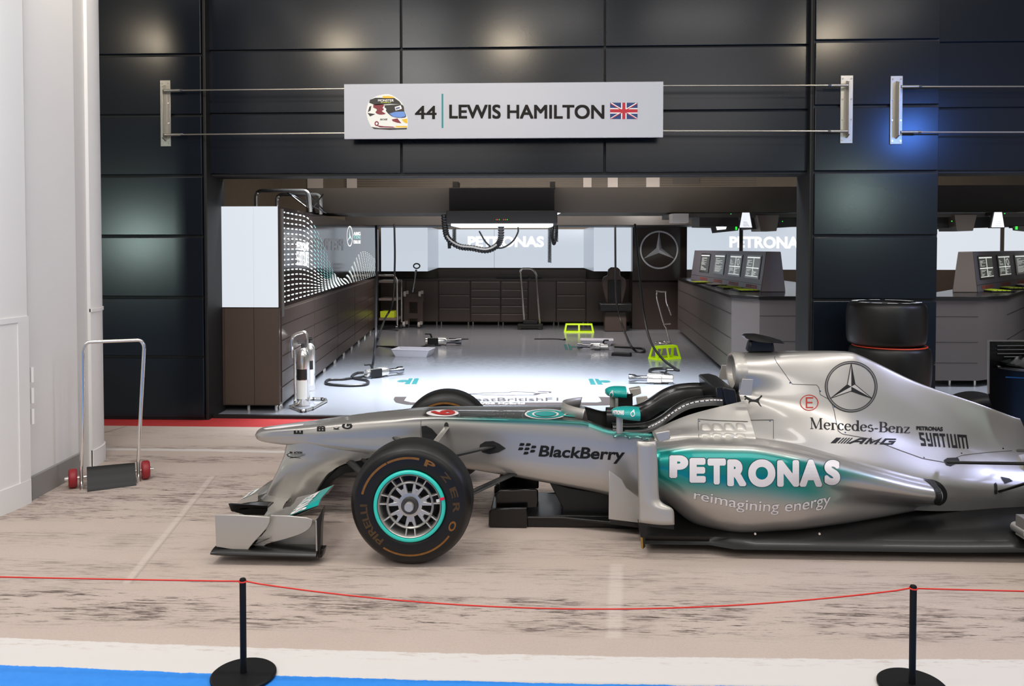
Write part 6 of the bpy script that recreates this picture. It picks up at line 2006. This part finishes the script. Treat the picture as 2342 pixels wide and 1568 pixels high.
    # balance weight and red marker
    a = R(17)
    q = bar(a - .045, .172, a - .045, .1925, .013, .013, -.0135, -.0135, .010); q.build('wheel_marker', 'signal_red', w)
    bar(a - .10, .146, a - .10, .163, .016, .016, .002, .002, .004).build('balance_weight', 'decal_white', w)
    v = o + Vector((.145 * math.cos(R(200)), .01, .145 * math.sin(R(200)))); MB().cyl(v, v + Vector((0, -.02, 0)), .005, 8).build('valve', 'black_matte', w)
    return w, yat, o
hub = A(937, 1158, YN + .01)
RW = .328
wheel(hub.x, RW + .001, YN, 1, RW, .245, 'front_wheel')
wheel(hub.x, RW + .001, 2 * YC - YN, -1, RW, .245, 'front_wheel')
i = Ink(); L_ = [(R(50 + 80 * k / 24), .246) for k in range(25)]; Q_ = [(R(50 + 80 * k / 24), .260) for k in range(25)]
i.quads(L_, Q_); yi = 2 * YC - YN - .245 - .006
ffw = [o for o in car.children if o.name.startswith('front_wheel')][-1]
paint(i.art(), lambda u, v: Vector((hub.x + v * math.cos(u), yi, RW + .001 + v * math.sin(u))), 'inner_stripe', 'rubber_mark', ffw)
# far rear wheel shows behind the fin
xr_ = A(2236, 900, 5.95).x
wheel(xr_, .331, 2 * YC - YN + .02, -1, .33, .325, 'rear_wheel')
wheel(xr_, .331, YN - .02, 1, .33, .325, 'rear_wheel')

# ------------------------------------------------------------------ suspension
def arm(a, b, w, h, name, mm, par=car):
    """flattened strut"""
    a, b = Vector(a), Vector(b); t = (b - a).normalized()
    u = Vector((1, 0, 0)) - t * t.x; u.normalize(); v = t.cross(u)
    rows = []
    for p in (a, b):
        rows.append([p + u * (w / 2 * math.cos(q)) + v * (h / 2 * math.sin(q)) for q in [2 * PI * k / 16 for k in range(17)]])
    m = MB(); m.grid(rows); m.add(rows[0][:-1], [tuple(range(16))]); m.add(rows[1][:-1], [tuple(range(16))])
    return m.build(name, mm, par, smooth=50)
for s in (1, -1):
    f = (lambda p: p) if s > 0 else (lambda p: Vector((p.x, 2 * YC - p.y, p.z)))
    up = Vector((hub.x + .01, YN + .20, .50)); dn2 = Vector((hub.x - .02, YN + .20, .19))
    q1 = A(1128, 1020, YC - .21); q2 = A(985, 990, YC - .18); q3 = A(1018, 985, YC - .18)
    arm(f(up), f(q1), .05, .016, 'wishbone', 'carbon'); arm(f(up), f(A(905, 1000, YC - .17)), .045, .016, 'wishbone', 'carbon')
    arm(f(up + Vector((.02, 0, .02))), f(A(1022, 976, YC - .185)), .035, .014, 'push_rod', 'silver')
    arm(f(dn2), f(A(1180, 1080, YC - .2)), .05, .016, 'wishbone', 'carbon'); arm(f(dn2), f(A(800, 1055, YC - .15)), .05, .016, 'wishbone', 'carbon')
    arm(f(dn2 + Vector((0, 0, .09))), f(A(830, 1050, YC - .15)), .03, .014, 'track_rod', 'carbon')
    m = MB(); m.cyl(f(Vector((hub.x, YN + .12, .33))), f(Vector((hub.x, YN + .27, .33))), .135, 32); m.build('brake_duct', 'black_satin', car)
    # dark openings where the arms enter the tub
if True:
    blot([(1096, 1026), (1098, 1016), (1110, 1009), (1128, 1008), (1142, 1014), (1157, 1025), (1140, 1034), (1120, 1038), (1104, 1034)], TS, 'arm_opening', 'black_matte')
    blot([(964, 974), (975, 973), (988, 980), (1006, 1000), (1000, 1012), (966, 1012)], TS, 'arm_opening', 'black_matte')
    blot([(1021 + 5 * math.cos(k * PI / 8), 973 + 8 * math.sin(k * PI / 8)) for k in range(16)], TS, 'arm_opening', 'black_matte')
# under-nose dark duct behind the pylon
m = MB(); pts = [(726, 1118), (742, 1095), (775, 1064), (822, 1048), (850, 1046), (850, 1075), (790, 1082), (760, 1100), (735, 1140), (716, 1160)]
m.prism([A(x, y, YC - .08) for x, y in pts], (0, .16, 0)); m.build('under_nose_duct', 'black_satin', car, bevel=.01)
# rear suspension at the right edge
Yr = 4.62
m = arm(A(2168, 1057, 4.86), A(2420, 1061, 4.42), .03, .018, 'rear_wishbone', 'carbon')
m = arm(A(2280, 1125, 4.92), A(2420, 1082, 4.45), .025, .016, 'rear_track_rod', 'carbon')
m = arm(A(2330, 1030, 4.98), A(2420, 1033, 4.5), .03, .018, 'rear_wishbone', 'carbon')
RS = bvh_of(ec, pod)
blot([(2158, 1052), (2166, 1047), (2190, 1046), (2194, 1053), (2188, 1060), (2174, 1066), (2164, 1063)], RS, 'arm_opening', 'black_matte')
blot([(2288, 1090), (2308, 1094), (2316, 1100), (2298, 1106)], RS, 'arm_opening', 'black_matte')
blot([(2273, 1106), (2277, 1103), (2280, 1108), (2280, 1128), (2275, 1130), (2273, 1126)], RS, 'arm_opening', 'black_matte')
# gearbox tail hidden behind the arms, and the hub carrier at the frame's edge
m = MB(); m.tube([(xe1 - .05, YC, .30), (xe1 + .9, YC, .30)], [.17, .12], 20); m.build('gearbox', 'silver', car)
c = A(2346, 1206, 4.5); m = MB(); m.cyl((c.x, 4.47, .16), (c.x + .0, 4.6, .16), .028, 20); m.box((c.x - .02, 4.48, .13), (c.x + .1, 4.56, .24)); m.build('hub_carrier', 'wheel_silver', car)

# ------------------------------------------------------------------ rear wing
Yw = 2 * YC - 4.76
pts = [(2262, 780), (2480, 780), (2480, 1030), (2400, 1060), (2310, 1030), (2280, 970), (2261, 905)]
rwp = MB().prism([A(x, y, Yw) for x, y in pts], (0, .012, 0)).build('rear_wing_plate', 'black_gloss', car, bevel=.003)
MB().prism([Vector((p.x, 2 * YC - Yw - .012, p.z)) for p in [A(x, y, Yw) for x, y in pts]], (0, .012, 0)).build('rear_wing_plate', 'black_gloss', car, bevel=.003)
MB().prism([A(x, y, Yw - .004) for x, y in ((2261, 778), (2480, 778), (2480, 780.5), (2263.5, 780.5), (2263.5, 900), (2261, 900))], (0, .018, 0)).build('plate_edge', 'decal_grey', rwp)
for k, y in enumerate((791, 800, 809, 816)):
    MB().tube([A(2280 + (15 if k == 3 else 0), y, Yw - .004), A(2460, y - 1, Yw - .004)], .007, 8).build('plate_louvre', 'dark_chrome', rwp)
rows = []
for t in [k / 12 for k in range(13)]:
    a = A(2277 + 140 * t, 838 + 16 * t, Yw - .02); h = .02 * math.sin(PI * min(1, .15 + t)) + .003
    rows.append([a + Vector((0, -.03 * math.cos(q), h * math.sin(q))) for q in [PI * z / 8 - PI / 2 for z in range(9)]])
MB().grid(rows).build('plate_fin', 'dark_chrome', rwp, smooth=60)
xw = A(2275, 800, Yw).x
rows = [[Vector((xw + .03 + .30 * t, y, .93 + .10 * t * t + .02 * math.sin(PI * t))) for t in [j / 10 for j in range(11)]] for y in (Yw - .002, 2 * YC - Yw + .002)]
MB().grid(rows).build('rear_wing_plane', 'black_gloss', car, smooth=60, solid=.012)
MB().tube([A(2300, 862, Yw - .003), A(2460, 870, Yw - .003)], .004, 6).build('plate_line', 'visor_blue', rwp)

# ------------------------------------------------------------------ lettering and emblems on the bodywork
def q4(tl, tr, br, bl, Y=4.5): return quadmap([A(bl[0], bl[1], Y), A(br[0], br[1], Y), A(tr[0], tr[1], Y), A(tl[0], tl[1], Y)])
# PETRONAS: heavy white letters with a dark outline, each letter set along a gentle arch
letters = [('P', 1531, 1574, 1041, 1092), ('E', 1577, 1614, 1047, 1103), ('T', 1618, 1660, 1048, 1107), ('R', 1663, 1707, 1050, 1111), ('O', 1711, 1773, 1050, 1113), ('N', 1777, 1827, 1052, 1112), ('A', 1828, 1880, 1051, 1112), ('S', 1885, 1921, 1052, 1108)]
for ch, x0, x1, y0, y1 in letters:
    for k, (o_, mm) in enumerate(((.075, 'decal_outline'), (.052, 'decal_white'))):
        g = 1.6 if k == 0 else 0
        a = text2d(ch, .012, fat=.058)
        paint(a, persp((x0 - g, y0 - g), (x1 + g, y0 - g), (x1 + g, y1 + g), (x0 - g, y1 + g), PS), 'sponsor_letter', mm, pod, bvhs=PS, off=.0015 + .0012 * k, cut=.12)
reim = [('reimagining energy', 0)]
a = text2d('reimagining energy', .004)
def arch(u, v):
    x = 1587 + (1908 - 1587) * u
    base = 1142 + 27 * math.sin(PI * .5 * min(1, u * 1.55)) - (5 * ss(.7, 1, u))
    return A(x, base - (28 + 8 * u) * (v - .22) - (2 if u < .3 else 0), 4.5)
def arch2(u, v): return arch(u, v) + Vector((-.0018, 0, .0022))
def words(art):
    """the two words of the slogan as separate artwork"""
    cx = [sum(art[0][k][0] for k in f) / len(f) for f in art[1]]
    us = sorted(v[0] for v in art[0])
    gap = max((us[k + 1] - us[k], (us[k + 1] + us[k]) / 2) for k in range(len(us) - 1))[1]
    return [(art[0], [f for f, c in zip(art[1], cx) if (c < gap) == t], 1) for t in (True, False)]
def compact(art):
    ids = sorted({k for f in art[1] for k in f}); mp = {k: n for n, k in enumerate(ids)}
    return ([art[0][k] for k in ids], [tuple(mp[k] for k in f) for f in art[1]], 1)
for wd_ in words(a):
    wd_ = compact(wd_)
    so_ = paint(wd_, arch2, 'slogan_word', 'decal_white', pod, bvhs=PS, off=.0024, cut=.03)
    paint(wd_, arch, 'word_shadow', 'decal_black', so_, bvhs=PS, off=.0014, cut=.03)
# big star on the cover
rg, li, dk = star2d(.035)
sq = persp((1887, 826), (2006, 826), (2006, 942), (1887, 942), ES)
paint(rg, sq, 'star_emblem', 'decal_grey', ec, bvhs=ES, off=.0022, cut=.08)
rg2 = Ink(); rg2.ring(.5, .5, .498, .498, .012, 72); rg2.ring(.5, .5, .458, .458, .012, 72)
paint(rg2.art(), sq, 'star_outline', 'decal_black', ec, bvhs=ES, off=.003, cut=.08)
paint(li, sq, 'star_point', 'decal_light', ec, bvhs=ES, off=.0026, cut=.08)
paint(dk, sq, 'star_point', 'decal_black', ec, bvhs=ES, off=.0026, cut=.08)
ol = Ink()
for k in range(3):
    a = R(90 + 120 * k)
    tip = (.5 + .45 * math.cos(a), .5 + .45 * math.sin(a))
    for sg in (1, -1):
        b = a + sg * R(60)
        ol.stroke([tip, (.5 + .085 * math.cos(b), .5 + .085 * math.sin(b))], .012)
paint(ol.art(), sq, 'star_outline', 'decal_black', ec, bvhs=ES, off=.0032, cut=.08)
# Mercedes-Benz in a light serif
def serif_word():
    i = Ink(); tk, th = .13, .045
    x = 0
    def sf(cx, y, w): i.rect(cx - w / 2, y, cx + w / 2, y + th)
    def stem(cx, y0, y1, w=tk): i.rect(cx - w / 2, y0, cx + w / 2, y1)
    tw = lambda t, a, b: (lambda q: a + (b - a) * abs(math.cos(q)))
    wv = lambda q: th + (tk - th) * abs(math.cos(q)) ** 1.3
    def M():
        nonlocal x
        stem(x + .12, 0, 1, th); i.stroke([(x + .14, 1), (x + .46, .05)], tk * .95); i.stroke([(x + .46, .05), (x + .80, 1)], th); stem(x + .82, 0, 1)
        sf(x + .12, 0, .24); sf(x + .82, 0, .30); i.rect(x, 1 - th, x + .2, 1); i.rect(x + .74, 1 - th, x + .96, 1); x += 1.05
    def e():
        nonlocal x
        i.arc(x + .26, .32, .21, .30, 12, 318, wv); i.rect(x + .08, .34, x + .46, .34 + th); x += .56
    def r():
        nonlocal x
        stem(x + .12, 0, .64); sf(x + .12, 0, .28); i.rect(x, .60, x + .12, .64); i.arc(x + .30, .46, .14, .16, 150, 50, lambda q: th * 1.2); i.disc(x + .40, .55, .055, .06); x += .5
    def c():
        nonlocal x
        i.arc(x + .26, .32, .21, .30, 40, 320, wv); i.disc(x + .40, .50, .055, .06); x += .52
    def d():
        nonlocal x
        i.arc(x + .25, .32, .20, .30, 0, 360, wv); stem(x + .46, 0, 1); i.rect(x + .33, 1 - th, x + .5, 1); i.rect(x + .46, 0, x + .6, th); x += .64
    def s_():
        nonlocal x
        i.arc(x + .22, .48, .15, .145, 35, 255, lambda q: .085); i.arc(x + .24, .18, .17, .165, 85, -155, lambda q: .085); x += .50
    def dash():
        nonlocal x
        i.rect(x + .03, .26, x + .30, .34); x += .36
    def Bb():
        nonlocal x
        stem(x + .16, 0, 1); i.rect(x, 1 - th, x + .4, 1); i.rect(x, 0, x + .42, th); i.arc(x + .36, .76, .20, .22, 90, -90, wv); i.arc(x + .38, .27, .24, .25, 90, -90, wv); i.rect(x + .16, .50, x + .40, .50 + th); x += .74
    def n():
        nonlocal x
        stem(x + .12, 0, .64); sf(x + .12, 0, .26); i.rect(x, .60, x + .12, .64); i.arc(x + .29, .42, .15, .20, 170, 0, lambda q: .07); stem(x + .45, 0, .44); sf(x + .45, 0, .26); x += .62
    def z():
        nonlocal x
        i.rect(x + .02, .59, x + .42, .64); i.rect(x + .02, 0, x + .44, .05); i.stroke([(x + .38, .6), (x + .06, .04)], .11); i.rect(x + .02, .5, x + .06, .62); i.rect(x + .40, .03, x + .44, .16); x += .5
    for fnc in (M, e, r, c, e, d, e, s_, dash, Bb, e, n, z): fnc()
    return norm2d(i.v, i.f)
paint(serif_word(), persp((1852, 954), (2081, 968), (2080, 991), (1853, 981), ES), 'maker_text', 'decal_black', ec, bvhs=ES, off=.002, cut=.04)
# AMG slashes and letters
i = Ink(); sh = .45
def qd(x0, x1, y0=0, y1=1): i.poly([(x0 + sh * y0, y0), (x1 + sh * y0, y0), (x1 + sh * y1, y1), (x0 + sh * y1, y1)])
qd(0, .42)
for k in range(4): qd(.55 + .22 * k, .67 + .22 * k)
def sl(pts, w): i.stroke([(x + sh * y, y) for x, y in pts], w)
sl([(1.45, 0), (1.95, .88), (2.35, .88), (2.35, 0)], .24); sl([(1.75, .38), (2.35, .38)], .2)
sl([(2.75, 0), (2.75, .88), (3.1, .2), (3.5, .88), (3.5, 0)], .22)
sl([(4.75, .88), (3.95, .88), (3.95, .12), (4.75, .12), (4.75, .5), (4.35, .5)], .22)
paint(norm2d(i.v, i.f), persp((1899, 998), (2049, 1000), (2049, 1018), (1899, 1014), BS), 'tuner_text', 'decal_black', ec, bvhs=BS, off=.002, cut=.05)
paint(text2d('PETRONAS', .05), persp((2095, 974), (2156, 976), (2156, 986), (2096, 983), ES), 'sponsor_text', 'decal_black', ec, bvhs=ES, off=.002, cut=.1)
paint(syntium(), persp((2101, 988), (2210, 994), (2215, 1026), (2107, 1019), ES), 'sponsor_text', 'decal_black', ec, bvhs=ES, off=.002, cut=.05)
# extinguisher mark: red E in a ring
eq = persp((1829, 902), (1872, 902), (1872, 939), (1829, 939), ES)
i = Ink(); i.ring(.5, .5, .47, .47, .05, 40); i.rect(.32, .18, .40, .84); i.rect(.32, .76, .72, .84); i.rect(.32, .47, .68, .55); i.rect(.32, .16, .72, .24)
paint(i.art(), eq, 'extinguisher_mark', 'decal_red', ec, bvhs=ES, off=.002, cut=.15)
# leaping cat mark
i = Ink()
i.poly([(0, .95), (.10, 1.0), (.16, .86), (.45, .62), (.62, .60), (.82, .78), (.93, 1.0), (1.0, .92), (.86, .66), (.80, .46), (.88, .22), (.98, .0), (.90, .04), (.74, .34), (.60, .40), (.42, .42), (.30, .36), (.28, .16), (.24, .40), (.30, .50), (.14, .66), (.06, .56), (.02, .60), (.10, .76), (.04, .84)])
paint(i.art(), persp((1701, 904), (1744, 903), (1743, 930), (1702, 928), ES), 'leaping_cat_mark', 'decal_black', ec, bvhs=ES, off=.002, cut=.1)
# BlackBerry
paint(text2d('BlackBerry', .028, .12), persp((1233, 1018), (1430, 1026), (1429, 1061), (1231, 1051), TS), 'sponsor_text', 'decal_black', tub, bvhs=TS, off=.002, cut=.06)
i = Ink()
for r_, (y, xs_) in enumerate(((.86, (.10, .48)), (.58, (.03, .41, .78)), (.30, (.35, .72)), (.02, (.30,)))):
    if r_ == 3:
        pass
dots_ = [(.06, .76), (.42, .76), (.0, .42), (.36, .42), (.74, .58), (.68, .24), (.31, .08)]
for x, y in dots_:
    i.poly([(x - .02, y), (x + .19, y), (x + .27, y + .06), (x + .29, y + .13), (x + .25, y + .22), (x + .04, y + .22)])
paint(i.art(), persp((1186, 1012), (1226, 1013), (1225, 1041), (1185, 1041), TS), 'sponsor_mark', 'decal_black', tub, bvhs=TS, off=.002)
# pylon marks
paint(text2d('ACTION', .04), persp((672, 1032), (691, 1032), (691, 1037), (672, 1037), TS), 'pylon_text', 'decal_black', pyl[0], bvhs=TS, off=.002)
paint(text2d('FIA', .05), persp((663, 1032), (670, 1032), (670, 1037), (663, 1037), TS), 'pylon_text', 'decal_black', pyl[0], bvhs=TS, off=.002)
paint(text2d('FOR ROAD SAFETY', .02), persp((664, 1038), (699, 1037), (699, 1041), (664, 1042), TS), 'pylon_text', 'decal_grey', pyl[0], bvhs=TS, off=.002)
i = Ink(); i.stroke([(0, .6), (.1, .3), (.35, .12), (.6, .22), (1, .5)], [.02, .1, .14, .08, .02]); i.stroke([(.15, 0), (.4, .1), (.75, 0)], .08); i.stroke([(0, .6), (.2, .9)], .05)
paint(i.art(), persp((656, 1034), (698, 1034), (698, 1047), (656, 1047), TS), 'pylon_mark', 'decal_black', pyl[0], bvhs=TS, off=.002)
paint(text2d('Laureus', .02), persp((620, 1142), (657, 1142), (657, 1149), (620, 1149), TS), 'pylon_text', 'decal_black', pyl[0], bvhs=TS, off=.002)
i = Ink(); i.ring(.5, .5, .42, .46, .12, 20); paint(i.art(), persp((660, 1139), (667, 1139), (667, 1150), (660, 1150), TS), 'pylon_mark', 'decal_grey', pyl[0], bvhs=TS, off=.002)
# marks on top of the nose and tub, lying on the deck
def deck(tl, tr, br, bl): return persp(tl, tr, br, bl, TS)
dwn = (0, 0, -1)
i = Ink(); i.disc(.5, .5, .5, .5, 48)
paint(i.art(), deck((975, 937), (1050, 937), (1050, 952), (975, 952)), 'number_disc', 'decal_white', tub, bvhs=TS, dirv=dwn, off=.0015, cut=.15)
t6 = text2d('6', .0, fat=.045)
t6 = ([(1 - y, x) for x, y in t6[0]], t6[1], 1)
paint(t6, deck((985, 939), (1041, 939), (1041, 950), (985, 950)), 'number_text', 'decal_red', tub, bvhs=TS, dirv=dwn, off=.006, cut=.1)
i = Ink(); i.ring(.36, .5, .30, .42, .10, 40); i.disc(.36, .5, .20, .28)
i.poly([(.60, .3), (.98, .1), (1.0, .9), (.90, .9), (.86, .42)]); 
paint(i.art(), deck((1203, 937), (1326, 937), (1326, 957), (1203, 957)), 'drop_emblem', 'teal', tub, bvhs=TS, dirv=dwn, off=.0035, cut=.1)
i = Ink(); i.ring(.36, .5, .36, .5, .05, 40); i.ring(.36, .5, .235, .33, .05, 40); i.poly([(.62, .55), (.84, .5), (.88, .95), (.80, .95)])
paint(i.art(), deck((1203, 936), (1326, 936), (1326, 958), (1203, 958)), 'drop_outline', 'decal_white', tub, bvhs=TS, dirv=dwn, off=.002, cut=.1)
i = Ink()
for x, y in ((.0, .62), (.34, .70), (.68, .70), (.05, .30), (.38, .38), (.72, .38), (.45, .02)):
    i.stroke([(x, y + .14), (x + .04, y), (x + .22, y), (x + .24, y + .14)], .03)
paint(i.art(), deck((1112, 936), (1178, 936), (1178, 955), (1112, 955)), 'dash_marks', 'decal_grey', tub, bvhs=TS, dirv=dwn, off=.002)
i = Ink(); i.stroke([(0, .2), (.0, .75), (.55, .5), (0, .2)], .02); i.stroke([(.95, 0), (.93, .3), (.95, .7), (1, 1)], .012)
paint(i.art(), deck((1050, 938), (1205, 938), (1205, 957), (1050, 957)), 'deck_line', 'decal_grey', tub, bvhs=TS, dirv=dwn, off=.002, cut=.1)
for ch, x0, x1, y0, y1 in (('G', 782, 806, 969, 981), ('K', 763, 776, 976, 982), ('EB', 725, 744, 974, 986), ('E', 672, 693, 984, 992)):
    t_ = text2d(ch, .05)
    a = ([(1 - y, x) for x, y in t_[0]], t_[1], 1)
    paint(a, deck((x0, y0), (x1, y0), (x1, y1), (x0, y1)), 'nose_letter', 'decal_black', tub, bvhs=TS[:1], dirv=(0, 1, -1), off=.002, cut=.25)
xa, xb = A(604, 990, YC).x, A(700, 970, YC).x
i = Ink(); i.poly([(0, .3), (.12, .9), (.45, 1.0), (1, .80), (1, .35), (.5, .25)])
paint(i.art(), lambda u, v: Vector((xa + (xb - xa) * u, YC - interp(T1[0], xa + (xb - xa) * u) * (.22 + .62 * v), 1.0)), 'nose_flash', 'decal_white', tub, bvhs=bvh_of(tub), dirv=(0, 0, -1), off=.002, cut=.1)
# mirror marks
paint(text2d('PETRONAS', .05), persp((1402, 938), (1427, 938), (1427, 949), (1402, 947), MS), 'mirror_text', 'decal_white', m1, bvhs=MS, off=.0015, cut=.2)
i = Ink(); i.ring(.5, .38, .36, .34, .14, 24); i.stroke([(.35, .7), (.75, 1)], .14); i.stroke([(.75, 1), (.8, .6)], .12)
paint(i.art(), persp((1441, 937), (1453, 937), (1453, 952), (1441, 952), MS), 'mirror_mark', 'decal_white', m1, bvhs=MS, off=.0015, cut=.3)
paint(i.art(), persp((1393, 893), (1404, 893), (1404, 908), (1393, 908), bvh_of(m2)), 'mirror_mark', 'decal_white', m2, bvhs=bvh_of(m2), off=.0015, cut=.3)
# body seams
def sm(pts, surf, par):
    i = Ink(); P = []
    for p in pts:
        h = hit(p[0], p[1], surf); P.append((h.x, h.z))
    i.stroke(P, .0032)
    Yd = hit(pts[0][0], pts[0][1], surf).y
    paint(i.art(), lambda u, v: Vector((u, Yd - .4, v)), 'panel_seam', 'seam', par, bvhs=surf, off=.0015, cut=.03)
sm([(1770, 803), (1771, 818), (1776, 828), (1803, 866), (1812, 878), (1868, 880), (1873, 886), (1876, 902), (1900, 915), (1908, 940), (1917, 985), (1926, 992)], ES, ec)
sm([(1926, 992), (1990, 1003), (2060, 1030), (2110, 1048), (2160, 1057), (2200, 1041), (2315, 1030)], BS, ec)
sm([(1596, 958), (1768, 960)], ES, ec); sm([(1597, 958), (1597, 1003)], ES, ec); sm([(1769, 960), (1769, 1003)], BS, ec)
sm([(963, 954), (963, 1010)], TS, tub)
for px, py in ((1807, 875), (1876, 894), (1908, 930), (1933, 989), (2030, 1018), (2113, 1046), (2199, 1036), (2294, 1025), (1761, 963), (1600, 963)):
    d = ray(px, py).normalized(); h = None
    for b in BS:
        q = b.ray_cast(_C + d * 3.2, d)
        if q[0] is not None and (h is None or q[3] < h[3]): h = q
    if h: MB().lathe([(0, -.002), (.0045, -.002), (.005, 0)], h[0], 'y', 8).build('body_fastener', 'dark_chrome', ec)
